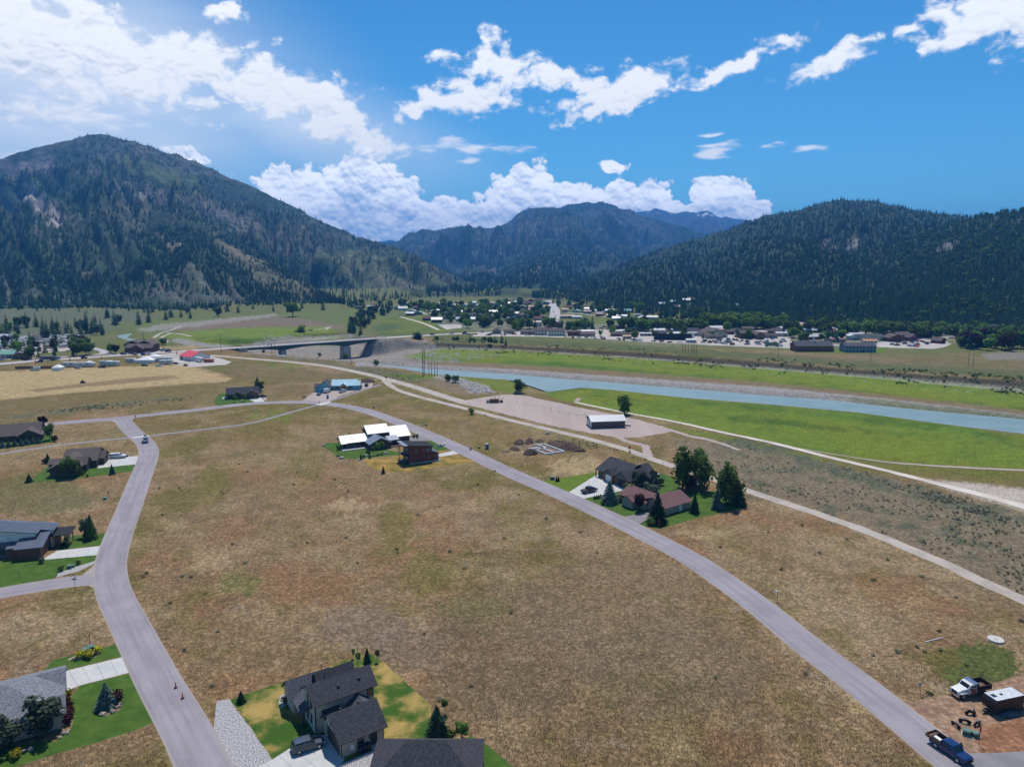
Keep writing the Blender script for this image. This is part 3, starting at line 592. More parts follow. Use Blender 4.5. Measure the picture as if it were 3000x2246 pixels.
sheet('town_verge', [(1570, 962), (1620, 958), (1720, 962), (1700, 966), (1580, 966)], M_CUT, .03); sheet('town_verge', [(1700, 968), (1735, 970), (1730, 977), (1695, 974)], M_CUT, .07)
sheet('town_verge', [(2300, 1015), (2330, 1012), (2480, 1030), (2600, 1018), (2580, 1034), (2450, 1034), (2340, 1032)], M_LAWN2, .02)
sheet('town_verge', [(1640, 935), (1800, 930), (1920, 940), (1900, 950), (1700, 948)], M_CUT, .02)
sheet('gravel_apron', [(2940, 2238), (2900, 2228), (2930, 2220), (3100, 2210), (3100, 2230)], M_LOT, .02)
# lawns and drives
sheet('lawn', [(675, 2047), (838, 1993), (1012, 1933), (1084, 1912), (1131, 1944), (1174, 1984), (1265, 2067), (1252, 2165), (1215, 2215), (1140, 2190), (1000, 2240), (900, 2262), (795, 2226), (715, 2103)], M_PATCHLAWN, .006, rag=.15)
sheet('lawn', [(1310, 2170), (1380, 2155), (1430, 2182), (1512, 2250), (1420, 2330), (1300, 2280)], M_LAWN, .006, rag=.12)
sheet('lawn', [(158, 1932), (342, 1886), (361, 1920), (166, 1969), (120, 1975)], M_LAWN, .006, rag=.08)
sheet('lawn', [(234, 2008), (385, 1970), (454, 2114), (390, 2140), (271, 2178), (170, 2205), (30, 2250), (-100, 2290), (-100, 2200), (160, 2170), (210, 2130), (217, 2090), (203, 2050)], M_LAWN, .006, rag=.08)
sheet('concrete_drive', [(160, 1972), (364, 1922.5), (384, 1968), (236, 2006), (205, 2018), (180, 2040)], M_CONC, .010)
sheet('lawn', [(200, 1570), (309, 1560), (295, 1596), (170, 1612), (180, 1585)], M_LAWN, .006, rag=.08)
sheet('lawn', [(-120, 1640), (118, 1640), (282, 1626), (278, 1642), (200, 1667), (165, 1690), (120, 1702), (0, 1722), (-120, 1745)], M_LAWN, .006, rag=.08)
sheet('concrete_drive', [(119, 1640), (168, 1612.5), (293, 1598.5), (283, 1625)], M_CONC, .012)
sheet('stone_bed', [(165, 1690), (170, 1677), (200, 1667), (278, 1642), (274, 1652), (232, 1672)], M_STONES, .010, rag=.1)
sheet('lawn', [(152, 1357), (106, 1391), (91, 1413), (171, 1407), (266, 1396), (389, 1380), (397, 1360), (304, 1366), (262, 1360)], M_LAWN, .006, rag=.08)
sheet('concrete_drive', [(285, 1371), (300, 1342), (407, 1335), (400, 1359)], M_CONC, .012)
sheet('lawn', [(-80, 1300), (122, 1268), (140, 1255), (165, 1290), (129, 1299), (0, 1316), (-80, 1326)], M_LAWN, .006, rag=.1)
sheet('lawn', [(640, 1156), (655, 1150), (723, 1165), (748, 1180), (640, 1190), (625, 1178)], M_LAWN, .006, rag=.1)
sheet('concrete_drive', [(725, 1168), (765, 1163), (775, 1176), (751, 1179)], M_CONC, .012)
sheet('gravel_pad', [(768, 1162), (780, 1160), (783, 1168), (774, 1174)], M_GRAV, .010)
sheet('building_plot', [(905, 1180), (880, 1176), (918, 1150), (940, 1130), (1040, 1128), (1062, 1120), (1095, 1116), (1090, 1132), (1000, 1158), (965, 1175), (940, 1179)], M_GRAV, .009, rag=.3)
sheet('lawn', [(942, 1304), (957, 1297), (1004, 1296), (1100, 1310), (1168, 1324), (1172, 1332), (1062, 1343), (999, 1343)], M_LAWN, .006, rag=.1)
sheet('scorched_lawn', [(1062, 1347), (1173, 1333), (1300, 1318), (1395, 1353), (1323, 1363), (1198, 1380), (1149, 1384), (1089, 1371)], M_DRYLAWN, .006, rag=.12)
sheet('lawn', [(1231, 1295), (1273, 1289), (1304, 1307), (1320, 1316), (1280, 1320)], M_LAWN, .007, rag=.1)
sheet('asphalt_drive', [(1190, 1284), (1243, 1273), (1275, 1287), (1198, 1295)], M_ASPH2, .011)
sheet('concrete_drive', [(1280, 1331), (1335, 1318), (1353, 1327), (1288, 1338)], M_CONC, .012)
sheet('bright_lawn', [(1588, 1409), (1744, 1383), (1768, 1408), (1659, 1443)], M_LAWN2, .006, rag=.08)
sheet('concrete_drive', [(1662, 1444), (1745, 1392), (1768, 1388), (1840, 1428), (1824, 1436), (1700, 1462)], M_CONC, .012)
sheet('lawn', [(1703, 1461), (1824, 1437), (1850, 1430), (1910, 1450), (1910, 1495), (1819, 1513)], M_LAWN, .006, rag=.06)
sheet('asphalt_drive', [(1819, 1515), (1905, 1497), (1912, 1516), (1866, 1536)], M_ASPH2, .011)
sheet('lawn', [(1914, 1379), (1981, 1400), (2002, 1440), (2097, 1437), (2171, 1468), (2180, 1487), (2042, 1517), (1958, 1541), (1924, 1548), (1868, 1536), (1912, 1516), (1905, 1450), (1860, 1420)], M_LAWN, .005, rag=.1)
sheet('stone_bed', [(635, 2052), (672, 2046), (715, 2106), (797, 2224), (740, 2262), (700, 2320), (660, 2330), (620, 2220)], M_STONES, .009, rag=.12)
sheet('concrete_drive', [(720, 2262), (800, 2222), (905, 2155), (960, 2150), (1010, 2222), (1000, 2236), (930, 2262), (880, 2290), (760, 2330)], M_CONC, .013)
sheet('stone_bed', [(930, 2262), (1000, 2236), (1125, 2182), (1142, 2200), (1060, 2262), (960, 2300)], M_STONES, .010)
sheet('stone_bed', [(815, 2060), (822, 2035), (840, 2030), (845, 2060), (825, 2075)], M_STONES, .011)
# saw-cut joints between the slabs of the drives
M_JOINT = mat('slab_joint', (.20, .195, .19), .9); DR = sorted([o for o in COL.objects if o.name.startswith('concrete_drive')], key=lambda o: o.name)
def joint(a, b):
    A_, B_ = P(*a), P(*b); c_ = (A_ + B_) / 2; d_ = min(DR, key=lambda o: min((Vector((v.co.x, v.co.y, 0)) - c_).length for v in o.data.vertices)); n_ = (B_ - A_).normalized(); n_ = Vector((-n_.y, n_.x, 0)) * .03; u_ = Vector((0, 0, .019))
    MB().add([A_ - n_ + u_, B_ - n_ + u_, B_ + n_ + u_, A_ + n_ + u_], [(0, 1, 2, 3)]).build('joint', M_JOINT, d_)
for (a, b, c, d, n_) in (((160, 1972), (364, 1922.5), (190, 2022), (384, 1968), 5), ((140, 1630), (293, 1598.5), (140, 1638), (283, 1625), 5), ((300, 1345), (407, 1335), (290, 1368), (400, 1359), 4), ((1664, 1443), (1752, 1390), (1702, 1461), (1824, 1436), 5), ((740, 2256), (890, 2165), (790, 2310), (985, 2235), 4)):
    for k in range(1, n_): t_ = k / n_; joint((a[0] + (b[0] - a[0]) * t_, a[1] + (b[1] - a[1]) * t_), (c[0] + (d[0] - c[0]) * t_, c[1] + (d[1] - c[1]) * t_))
# crosswalk stripes on the left street
cw = empty('crosswalk', G(413, 1279), 0, 'white painted crosswalk bars across the left street by the camper van', 'crosswalk')
a_, b_ = P(390, 1281.5), P(436, 1276.5); M_PAINT = surf('road_paint', (.62, .62, .62), (.72, .72, .72), 2, .7, 20, .001, k=.08)
ax_ = (b_ - a_).normalized(); nx_ = Vector((-ax_.y, ax_.x, 0))
for i in range(11):
    c_ = a_.lerp(b_, (i + .5) / 11) - cw.location; m_ = MB(); hw, hl = .17, 1.05
    m_.add([c_ - ax_ * hw - nx_ * hl + Vector((0, 0, .024)), c_ + ax_ * hw - nx_ * hl + Vector((0, 0, .024)), c_ + ax_ * hw + nx_ * hl + Vector((0, 0, .024)), c_ - ax_ * hw + nx_ * hl + Vector((0, 0, .024))], [(0, 1, 2, 3)]); m_.build('stripe', M_PAINT, cw)
sheet('crosswalk_slab', [(924, 1186), (945, 1179), (972, 1174), (962, 1182), (940, 1188)], M_CONC, .03)
# water
mw = bpy.data.materials.new('glacial_water'); mw.use_nodes = True; t = NT(mw.node_tree); b = mw.node_tree.nodes['Principled BSDF']
tcn = t.n('ShaderNodeTexCoord'); mp = t.n('ShaderNodeMapping'); t.lk(tcn.outputs['Object'], mp.inputs[0]); mp.inputs['Rotation'].default_value = (0, 0, R(38)); mp.inputs['Scale'].default_value = (.35, 1, 1)
t.lk(t.mix(t.ss(t.noise(mp.outputs[0], .25, 5), .3, .7), (.15, .235, .235, 1), (.21, .285, .28, 1)), b.inputs['Base Color']); b.inputs['Roughness'].default_value = .32
bp = t.n('ShaderNodeBump'); bp.inputs['Distance'].default_value = .25; t.lk(t.noise(mp.outputs[0], .8, 6, .7), bp.inputs['Height']); t.lk(bp.outputs[0], b.inputs['Normal'])
sheet('river', WATER_PX, mw, 0.0, z=WATER_Z)
sheet('creek', [(342, 983), (388, 976), (372, 990), (425, 1000), (380, 998), (350, 990)], mw, .06)
# ================================================================== mountains
def interp(tab, x, col=1):
    xs = [t[0] for t in tab]; return np.interp(x, xs, [t[col] for t in tab])
def mountain(name, crest, base, nx=300, ny=90, prof=1.15, amp=40.0, wl=420.0, seed=1, back=1.6, rocks=None, paint=None):
    """crest rows: (px, py, horizontal distance); base rows: (px, py) where the slope meets the valley floor or (px, py, distance)"""
    xs = np.linspace(crest[0][0], crest[-1][0], nx); cy_, cd = interp(crest, xs, 1) + (fbm(xs / 26, xs * 0, 4, seed) - .5) * 13, interp(crest, xs, 2)
    B, T = [], []
    for i, x in enumerate(xs):
        T.append(PD(x, cy_[i], cd[i]))
        by = interp(base, x, 1)
        p = P(x, by)
        B.append(p)
    B = np.array(B); T = np.array(T)
    tt = np.concatenate([np.linspace(-0.06, 1, ny), 1 + np.linspace(0, back, 16)[1:]])
    V = []
    for t in tt:
        if t <= 1:
            h = np.sign(max(t, 0)) * abs(t) ** prof if t > 0 else t * .15
            X = B[:, 0] + (T[:, 0] - B[:, 0]) * t; Y = B[:, 1] + (T[:, 1] - B[:, 1]) * t; Zv = T[:, 2] * h
        else:
            X = B[:, 0] + (T[:, 0] - B[:, 0]) * t; Y = B[:, 1] + (T[:, 1] - B[:, 1]) * t; Zv = T[:, 2] * (1 - ((t - 1) / back) ** 1.2) - 60 * ((t - 1) / back)
        e = np.clip(math.sin(math.pi * min(max(t, 0), 1)), 0, 1) ** .7 if t <= 1 else 0.15
        r = 1 - 2 * np.abs(fbm(X / wl, Y / wl, 4, seed) - .5) * 2          # ridged
        g = fbm(X / (wl * .3), Y / (wl * .3), 4, seed + 5) - .5
        sc_ = np.arange(nx) * (xs[1] - xs[0]) / 70.0; gl = np.abs(fbm(sc_ + fbm(X / wl, Y / wl, 3, seed + 9) * 2.2 + 1.3 * t, np.full(nx, t * 1.6), 4, seed + 11) - .5) * 2
        Zv = Zv - e * amp * .75 * (1 - gl) ** 3
        Zv = Zv + e * (amp * (r - .55) + amp * .55 * g) * (1.0 if t <= 1 else .2)
        if t >= 0: Zv = np.maximum(Zv, -1 + 0 * Zv) if t <= 1 else Zv
        V.append(np.stack([X, Y, Zv], -1))
    V = np.array(V); n_r, n_c = V.shape[:2]; vv = V.reshape(-1, 3)
    ii = np.arange(n_r * n_c).reshape(n_r, n_c)
    fq = np.stack([ii[:-1, :-1], ii[:-1, 1:], ii[1:, 1:], ii[1:, :-1]], -1).reshape(-1, 4)
    return V, vv, fq, tt
def paint_mtn(vv, base_c, lists, seed, wl=300.0):
    px, py = PX(vv[:, 0], vv[:, 1], vv[:, 2]); Cc = np.tile(base_c, (len(vv), 1)); opn = np.zeros(len(vv))
    nz = fbm(vv[:, 0] / wl, vv[:, 1] / wl, 5, seed); nf = fbm(vv[:, 0] / 60, vv[:, 1] / 60 + vv[:, 2] / 60, 4, seed + 3)
    for (poly, c, k, soft, op) in lists:
        if poly is None: kk = sstep(nz * .6 + nf * .4, soft, soft + .10) * k
        else: kk = sstep(sdist(poly, px, py) + (nf - .5) * 60, -10, soft) * k
        Cc = Cc * (1 - kk[:, None]) + c * kk[:, None]; opn = opn * (1 - kk) + op * kk
    Cc = Cc * (.75 + .5 * nf[:, None])
    return np.clip(Cc, .004, 1), opn
M_MTN = ground_mat('mountain_slope', 0.02, 0.09, 0.55, 3.0)
forest_floor, rockm, greenm, tanm, scrub = A(.030, .050, .030), A(.235, .21, .205), A(.075, .105, .045), A(.19, .155, .105), A(.055, .075, .035)
LEFT_CREST = [(-2600, 800, 3000), (-1800, 690, 3200), (-900, 600, 3400), (-500, 560, 3500), (-200, 490, 3600), (0, 470, 3900), (60, 447, 3950), (150, 424, 3950), (215, 406, 3950), (292, 394, 3950), (366, 407, 3900), (450, 432, 3850), (542, 461, 3800), (678, 522, 3700), (814, 583, 3500), (949, 651, 3250), (1058, 698, 3000), (1153, 722, 2800), (1220, 755, 2650), (1302, 790, 2500), (1370, 832, 2350), (1420, 856, 2250), (1470, 866, 2200)]
LEFT_BASE = [(-2600, 940), (-900, 918), (-200, 908), (0, 905), (300, 900), (520, 905), (700, 893), (900, 890), (1000, 884), (1200, 874), (1400, 866), (1470, 864)]
LEFT_PAINT = [(None, rockm * .6, .5, .51, .38), (None, greenm, .6, .60, .5),
    ([(353, 440), (434, 481), (579, 513), (590, 560), (497, 550), (420, 520), (362, 499)], greenm * 1.15, .9, 22, .92),
    ([(60, 520), (100, 560), (150, 600), (199, 640), (185, 680), (120, 640), (80, 600)], rockm * 1.25, .9, 20, .9), ([(20, 470), (170, 455), (160, 500), (80, 520), (20, 520)], rockm * .9, .6, 25, .6),
    ([(380, 540), (500, 570), (640, 590), (760, 660), (700, 670), (560, 610), (420, 580)], rockm * .95, .6, 25, .6),
    ([(900, 720), (1150, 735), (1370, 840), (1380, 870), (1050, 880), (960, 800)], A(.105, .125, .06), .85, 30, .72), ([(1000, 770), (1120, 800), (1300, 850), (1200, 850), (1060, 810)], tanm, .5, 20, .8), ([(250, 400), (330, 405), (300, 440), (230, 430)], greenm, .6, 20, .6)]
SPUR_CREST = [(-1500, 880, 1350), (-500, 850, 1500), (-100, 800, 1750), (60, 772, 1900), (220, 730, 2050), (398, 662, 2350), (440, 625, 2450), (488, 604, 2500), (588, 632, 2450), (670, 680, 2300), (746, 728, 2150), (800, 764, 2000), (860, 806, 1800), (910, 836, 1600), (960, 866, 1450), (1010, 886, 1330)]
SPUR_BASE = [(-1500, 925), (-500, 908), (0, 903), (300, 899), (520, 903), (700, 892), (900, 889), (1010, 888)]
SPUR_PAINT = [(None, scrub, .7, .56, .35), ([(600, 680), (705, 730), (850, 812), (950, 868), (900, 885), (800, 850), (700, 790), (640, 740)], A(.125, .125, .065), .9, 14, .74), ([(630, 700), (700, 735), (780, 790), (740, 785), (660, 735)], tanm, .8, 12, .9),
    ([(455, 690), (520, 715), (500, 725)], tanm, .9, 10, .9), ([(205, 775), (250, 770), (300, 798), (240, 806)], tanm * .95, .9, 10, .95), ([(340, 800), (560, 810), (480, 840), (330, 830)], greenm * .7, .7, 20, .3), ([(620, 850), (780, 870), (800, 885), (640, 888)], tanm * .85, .7, 16, .7)]
MID_CREST = [(1040, 712, 6200), (1130, 712, 6300), (1165, 708, 6400), (1200, 684, 6500), (1235, 674, 6600), (1270, 673, 6600), (1330, 668, 6700), (1370, 664, 6700), (1440, 668, 6700), (1485, 655, 6800), (1515, 625, 6900), (1560, 611, 7000), (1640, 608, 7000), (1690, 596, 7000), (1722, 591, 7000), (1740, 597, 7000), (1757, 591, 7000), (1800, 604, 7000), (1850, 619, 6900), (1900, 640, 6800), (2000, 665, 6600), (2100, 700, 6300), (2250, 740, 6000)]
MID_BASE = [(1040, 822), (1400, 828), (1700, 826), (2250, 818)]
MID_PAINT = [(None, rockm * .5, .6, .54, .35), ([(1390, 690), (1560, 640), (1640, 670), (1560, 720), (1450, 740)], rockm * .6, .5, 25, .5), ([(1660, 640), (1760, 610), (1760, 680), (1690, 700)], greenm, .5, 25, .5)]
MIDF_CREST = [(1250, 860, 3300), (1360, 815, 3800), (1450, 772, 4300), (1520, 735, 4600), (1580, 700, 4900), (1640, 690, 5000), (1700, 735, 4800), (1760, 715, 4900), (1830, 740, 4700), (1900, 775, 4300), (2000, 800, 3900)]
MIDF_BASE = [(1250, 862), (1500, 845), (2000, 840)]
FAR_CREST = [(1050, 712, 13000), (1120, 706, 13000), (1160, 706, 13000), (1230, 720, 13000), (1600, 690, 12000), (1800, 640, 12000), (1870, 620, 12000), (1920, 613, 12000), (1960, 622, 12000), (2005, 620, 12000), (2040, 623, 12000), (2072, 618, 12000), (2100, 633, 12000), (2140, 640, 12000), (2180, 641, 12000), (2240, 650, 12000), (2350, 700, 12000)]
RIGHT_CREST = [(1560, 868, 1700), (1620, 853, 1900), (1700, 826, 2150), (1800, 788, 2350), (1900, 747, 2500), (2000, 712, 2650), (2100, 681, 2750), (2180, 655, 2800), (2250, 630, 2850), (2330, 617, 2900), (2400, 602, 2900), (2450, 590, 2900), (2500, 586, 2900), (2560, 592, 2900), (2620, 603, 2850), (2700, 620, 2750), (2800, 632, 2700), (2850, 640, 2700), (2950, 650, 2700), (3300, 660, 2700), (4200, 690, 2500)]
RIGHT_BASE = [(1560, 872), (1640, 876), (1850, 908), (2000, 922), (2100, 930), (2400, 944), (2700, 952), (3000, 972), (3300, 985), (4200, 1010)]
RSPUR_CREST = [(2080, 905, 1150), (2200, 860, 1300), (2300, 818, 1450), (2420, 775, 1600), (2550, 735, 1750), (2700, 690, 1850), (2800, 656, 1900), (2870, 636, 1950), (2920, 630, 1950), (3000, 616, 1950), (3200, 590, 2000), (3600, 580, 2000), (4300, 620, 1900)]
RSPUR_BASE = [(2080, 930), (2400, 946), (2700, 956), (3000, 976), (3300, 988), (4300, 1015)]
RIGHT_PAINT = [(None, scrub, .6, .62, .25), ([(2390, 690), (2440, 700), (2450, 760), (2420, 750)], rockm * .8, .6, 10, .55), ([(2480, 700), (2520, 700), (2500, 730)], rockm * .9, .7, 8, .6)]
RS_PAINT = [(None, scrub, .6, .62, .2), ([(2770, 700), (2820, 690), (2800, 740), (2740, 740)], rockm * .85, .6, 8, .55), ([(2300, 740), (2400, 750), (2330, 800)], greenm, .6, 14, .3), ([(2900, 830), (2960, 800), (2960, 900), (2920, 910)], rockm * .8, .5, 14, .5)]
MT = {}
def make_mtn(name, crest, base, base_c, paints, **kw):
    V, vv, fq, tt = mountain(name, crest, base, **kw)
    o = np_obj(name, vv, fq, M_MTN); c, op = paint_mtn(vv, base_c, paints, kw.get('seed', 1)); 
    if name == 'far_ridge':
        px, py = PX(vv[:, 0], vv[:, 1], vv[:, 2]); sn = sstep(fbm(px / 9, py / 5, 3, 4) + (px > 2040) * (px < 2100) * .22 - (py - 618) * .015, .66, .72); c = c * (1 - sn[:, None]) + .75 * sn[:, None]
    set_col(o, c); tag(o, kind='structure'); MT[name] = (V, op.reshape(V.shape[:2]), tt); return o
make_mtn('mountain_left', LEFT_CREST, LEFT_BASE, forest_floor * 1.25, LEFT_PAINT, seed=3, amp=120, wl=620, nx=480, ny=130, prof=1.1)
make_mtn('mountain_left_spur', SPUR_CREST, SPUR_BASE, forest_floor, SPUR_PAINT, seed=14, amp=42, wl=330, nx=320, ny=90, prof=1.0)
make_mtn('mountain_centre', MID_CREST, MID_BASE, forest_floor * 1.2, MID_PAINT, seed=8, amp=230, wl=1300, nx=380, ny=130, prof=1.0, back=.8)
make_mtn('mountain_centre_spur', MIDF_CREST, MIDF_BASE, forest_floor * 1.1, [(None, rockm * .45, .6, .56, .35)], seed=28, amp=70, wl=600, nx=220, ny=70, prof=1.0)
make_mtn('far_ridge', FAR_CREST, [(1050, 800), (2350, 800)], A(.035, .045, .04), [(None, rockm * .5, .5, .5, .3)], seed=5, amp=160, wl=1800, nx=240, ny=60, prof=1.0, back=.18)
make_mtn('mountain_right', RIGHT_CREST, RIGHT_BASE, forest_floor, RIGHT_PAINT, seed=19, amp=42, wl=420, nx=340, ny=100, prof=1.0)
make_mtn('mountain_right_spur', RSPUR_CREST, RSPUR_BASE, forest_floor, RS_PAINT, seed=23, amp=26, wl=300, nx=300, ny=90, prof=1.0)
def ordn(n): return {1: 'first', 2: 'second', 3: 'third', 4: 'fourth', 5: 'fifth', 6: 'sixth', 7: 'seventh', 8: 'eighth', 9: 'ninth', 10: 'tenth'}.get(n, '%d%s' % (n, 'th' if 10 < n % 100 < 14 else {1: 'st', 2: 'nd', 3: 'rd'}.get(n % 10, 'th')))
def number(lst, fmt):                        # ordinal labels, counted from the left
    for i, o in enumerate(sorted(lst, key=lambda o: o.location.x / max(o.location.y, 1))): o['label'] = fmt % (ordn(i + 1), o['look']) if '%s' in fmt.replace('%s', '', 1) else fmt % ordn(i + 1)
    for o in lst:
        if 'look' in o.keys(): del o['look']
# ================================================================== trees
M_BARK = mat('bark', (.10, .075, .055), .95, .25, 6.0)
M_SPRUCE = leafmat('spruce_needles', (.026, .050, .024), (.058, .092, .040), .22)
M_BLUESPR = leafmat('blue_spruce_needles', (.075, .115, .095), (.15, .20, .165), .25)
M_LEAF = leafmat('green_leaves', (.085, .155, .028), (.19, .275, .065), .48)
M_LEAFD = leafmat('dark_leaves', (.065, .115, .026), (.155, .22, .058), .45)
M_LEAFY = leafmat('yellow_green_leaves', (.10, .13, .012), (.20, .22, .03), .3)
M_LEAFP = leafmat('purple_leaves', (.030, .012, .014), (.07, .028, .030), .25)
M_LEAFG = leafmat('grey_green_leaves', (.06, .085, .055), (.12, .15, .10), .25)
M_GOLD = leafmat('golden_leaves', (.20, .19, .01), (.42, .38, .03), .3)
M_FOREST = leafmat('forest_needles', (.048, .092, .050), (.105, .160, .078), .32)
M_FORESTB = leafmat('forest_needles_far', (.020, .034, .020), (.045, .066, .036), .10)
M_SAGE = leafmat('sage_leaves', (.16, .175, .115), (.28, .285, .20), .5)
M_SHRUB = leafmat('shrub_leaves', (.065, .10, .032), (.135, .175, .055), .42)
M_TUFT = leafmat('dry_tufts', (.19, .13, .065), (.36, .26, .145), .5)
def conifer_mesh(name, tiers, br, h=1.0, r=0.2, seed=0, low=0.06, droop=.35, jit=.25):
    rd = random.Random(seed); V, Fc = [], []
    for i in range(tiers):
        t = i / (tiers - 1); z = h * (low + (1 - low) * t * .96); rr = r * (1 - t) ** .85 + .012
        for k in range(br):
            a = 2 * math.pi * (k + rd.random() * .8) / br + i * .7; L = rr * (1 + rd.uniform(-jit, jit)); wd = L * (1.7 / br) * 1.9 + .012
            ca, sa = math.cos(a), math.sin(a); o = len(V); dz = -L * droop
            V += [(0, 0, z + h * .035), (ca * L * .62 - sa * wd * .5, sa * L * .62 + ca * wd * .5, z + dz * .55), (ca * L, sa * L, z + dz), (ca * L * .62 + sa * wd * .5, sa * L * .62 - ca * wd * .5, z + dz * .55), (ca * L * .5, sa * L * .5, z + dz * .2 + h * .03)]
            Fc += [(o, o + 1, o + 4), (o + 1, o + 2, o + 4), (o, o + 4, o + 3), (o + 4, o + 2, o + 3)]
    o = len(V); V += [(0.012, 0, h * .93), (-.008, .01, h * .93), (-.008, -.01, h * .93), (0, 0, h)]; Fc += [(o, o + 1, o + 3), (o + 1, o + 2, o + 3), (o + 2, o, o + 3)]
    me = bpy.data.meshes.new(name); me.from_pydata(V, [], Fc); me.update(); return me
def leafy_mesh(name, n, lobes, size, seed=0, h=1.0):
    """lobes: (x, y, z, rx, ry, rz) of leafy clumps, sizes in tree heights"""
    rd = random.Random(seed); V, Fc = [], []; wts = [l[3] * l[4] * l[5] for l in lobes]
    for i in range(n):
        l = rd.choices(lobes, wts)[0]
        while True:
            d = Vector((rd.uniform(-1, 1), rd.uniform(-1, 1), rd.uniform(-1, 1)))
            if .05 < d.length < 1: break
        d = d.normalized() * (d.length ** .45) * (1 + .12 * math.sin(5 * d.x + seed) * math.sin(4 * d.y))
        c = Vector((l[0] + d.x * l[3], l[1] + d.y * l[4], l[2] + d.z * l[5]))
        nrm = (d.normalized() + Vector((rd.gauss(0, .6), rd.gauss(0, .6), rd.gauss(.3, .6)))).normalized(); u = nrm.orthogonal().normalized(); u.rotate(Matrix.Rotation(rd.uniform(0, 6.28), 3, nrm)); v = nrm.cross(u); s = size * rd.uniform(.6, 1.35); o = len(V)
        V += [c + u * s, c + v * s * .8 + nrm * s * .12, c - u * s, c - v * s * .8 - nrm * s * .1]; Fc.append((o, o + 1, o + 2, o + 3))
    me = bpy.data.meshes.new(name); me.from_pydata([tuple(v) for v in V], [], Fc); me.update(); return me
def trunk_mesh(name, h, r, limbs, seed=0, k=6):
    rd = random.Random(seed); m = MB(); p = Vector((0, 0, -.01)); segs = 4
    for i in range(segs):
        q = Vector((rd.uniform(-.012, .012), rd.uniform(-.012, .012), h * (i + 1) / segs)); m.cyl(p, q, r * (1 - .7 * i / segs), r * (1 - .7 * (i + 1) / segs), k, False); p = q
    for i in range(limbs):
        z = h * rd.uniform(.35, .85); a = rd.uniform(0, 6.28); L = h * rd.uniform(.25, .45); m.cyl((0, 0, z), (math.cos(a) * L * .6, math.sin(a) * L * .6, z + L * .7), r * .35, r * .1, 4, False)
    me = bpy.data.meshes.new(name); me.from_pydata(m.v, [], m.f); me.update(); return me
def rl(seed, n, R_, zc, rz, sp):
    rd = random.Random(seed); L = [(0, 0, zc, R_ * .7, R_ * .7, rz * .8)]
    for i in range(n):
        a = rd.uniform(0, 6.28); d = R_ * sp * rd.uniform(.5, 1); L.append((math.cos(a) * d, math.sin(a) * d, zc + rd.uniform(-.6, .75) * rz, R_ * rd.uniform(.32, .52), R_ * rd.uniform(.32, .52), rz * rd.uniform(.28, .45)))
    return L
TM = {}
for i in range(3):
    TM['spruce', i] = (conifer_mesh('spruce_crown', 18, 13, 1, .29, 100 + i), trunk_mesh('conifer_trunk', .5, .018, 0, i))
    TM['spruce_far', i] = (conifer_mesh('spruce_crown_far', 9, 7, 1, .21, 200 + i, droop=.6, low=.03), trunk_mesh('conifer_trunk_far', .4, .02, 0, i, 4))
    TM['round', i] = (leafy_mesh('round_crown', 1500, rl(i, 9, .36, .62, .36, .75), .042, 300 + i), trunk_mesh('trunk', .55, .022, 5, i))
    TM['round_far', i] = (leafy_mesh('round_crown_far', 300, rl(10 + i, 7, .42, .56, .42, .75), .085, 310 + i), trunk_mesh('trunk_far', .4, .03, 2, i, 4))
    TM['tall', i] = (leafy_mesh('tall_crown', 1250, [(0, 0, .2 + .13 * k, .15 * (1.15 - .12 * k) , .15 * (1.15 - .12 * k), .12) for k in range(6)] + rl(20 + i, 11, .24, .5, .40, 1.0), .034, 320 + i), trunk_mesh('tall_trunk', .7, .02, 5, i))
    TM['young', i] = (leafy_mesh('young_crown', 260, rl(40 + i, 5, .2, .66, .28, .7), .045, 330 + i), trunk_mesh('young_trunk', .6, .014, 4, i))
    TM['shrub', i] = (leafy_mesh('shrub_crown', 320, [(l[0], l[1], max(l[2], .25), l[3], l[4], l[5]) for l in rl(50 + i, 6, .55, .45, .42, .7)], .085, 340 + i), trunk_mesh('shrub_stem', .4, .03, 3, i, 4))
def wide_lobes(i): return [(l[0] * 1.3, l[1] * 1.3, l[2], l[3], l[4], l[5]) for l in rl(60 + i, 7, .5, .4, .3, .9)]
SAGE_ME = [leafy_mesh('sage_clump', 90, wide_lobes(i), .12, 350 + i) for i in range(3)]
TUFT_ME = []
for s_ in range(3):
    rd = random.Random(900 + s_); V, Fc = [], []
    for k in range(9):
        a = rd.uniform(0, 6.28); L = rd.uniform(.5, 1); lean = rd.uniform(.1, .75); o = len(V); wd = .13
        V += [(math.cos(a + 1.57) * wd, math.sin(a + 1.57) * wd, 0), (-math.cos(a + 1.57) * wd, -math.sin(a + 1.57) * wd, 0), (math.cos(a) * lean * L, math.sin(a) * lean * L, L)]; Fc.append((o, o + 1, o + 2))
    me = bpy.data.meshes.new('grass_tuft'); me.from_pydata(V, [], Fc); me.update(); me.materials.append(M_TUFT); TUFT_ME.append(me)
_meshmat = {}
def with_mat(me, m):
    k = (me.name, m.name)
    if k not in _meshmat:
        c = me.copy(); c.materials.clear(); c.materials.append(m); _meshmat[k] = c
    return _meshmat[k]
def tree(kind, loc, h, m, name, label, cat='tree', group=None, var=None, rz=None, wide=1.0):
    i = random.randrange(3) if var is None else var; cm, tm = TM[kind, i]
    r = empty(name, loc, random.uniform(0, 6.28) if rz is None else rz, label, cat, group); r.scale = (h * wide, h * wide, h)
    for nm, me, mm in (('crown', cm, m), ('trunk', tm, M_BARK)):
        o = bpy.data.objects.new(nm, with_mat(me, mm)); COL.objects.link(o); o.parent = r
    return r
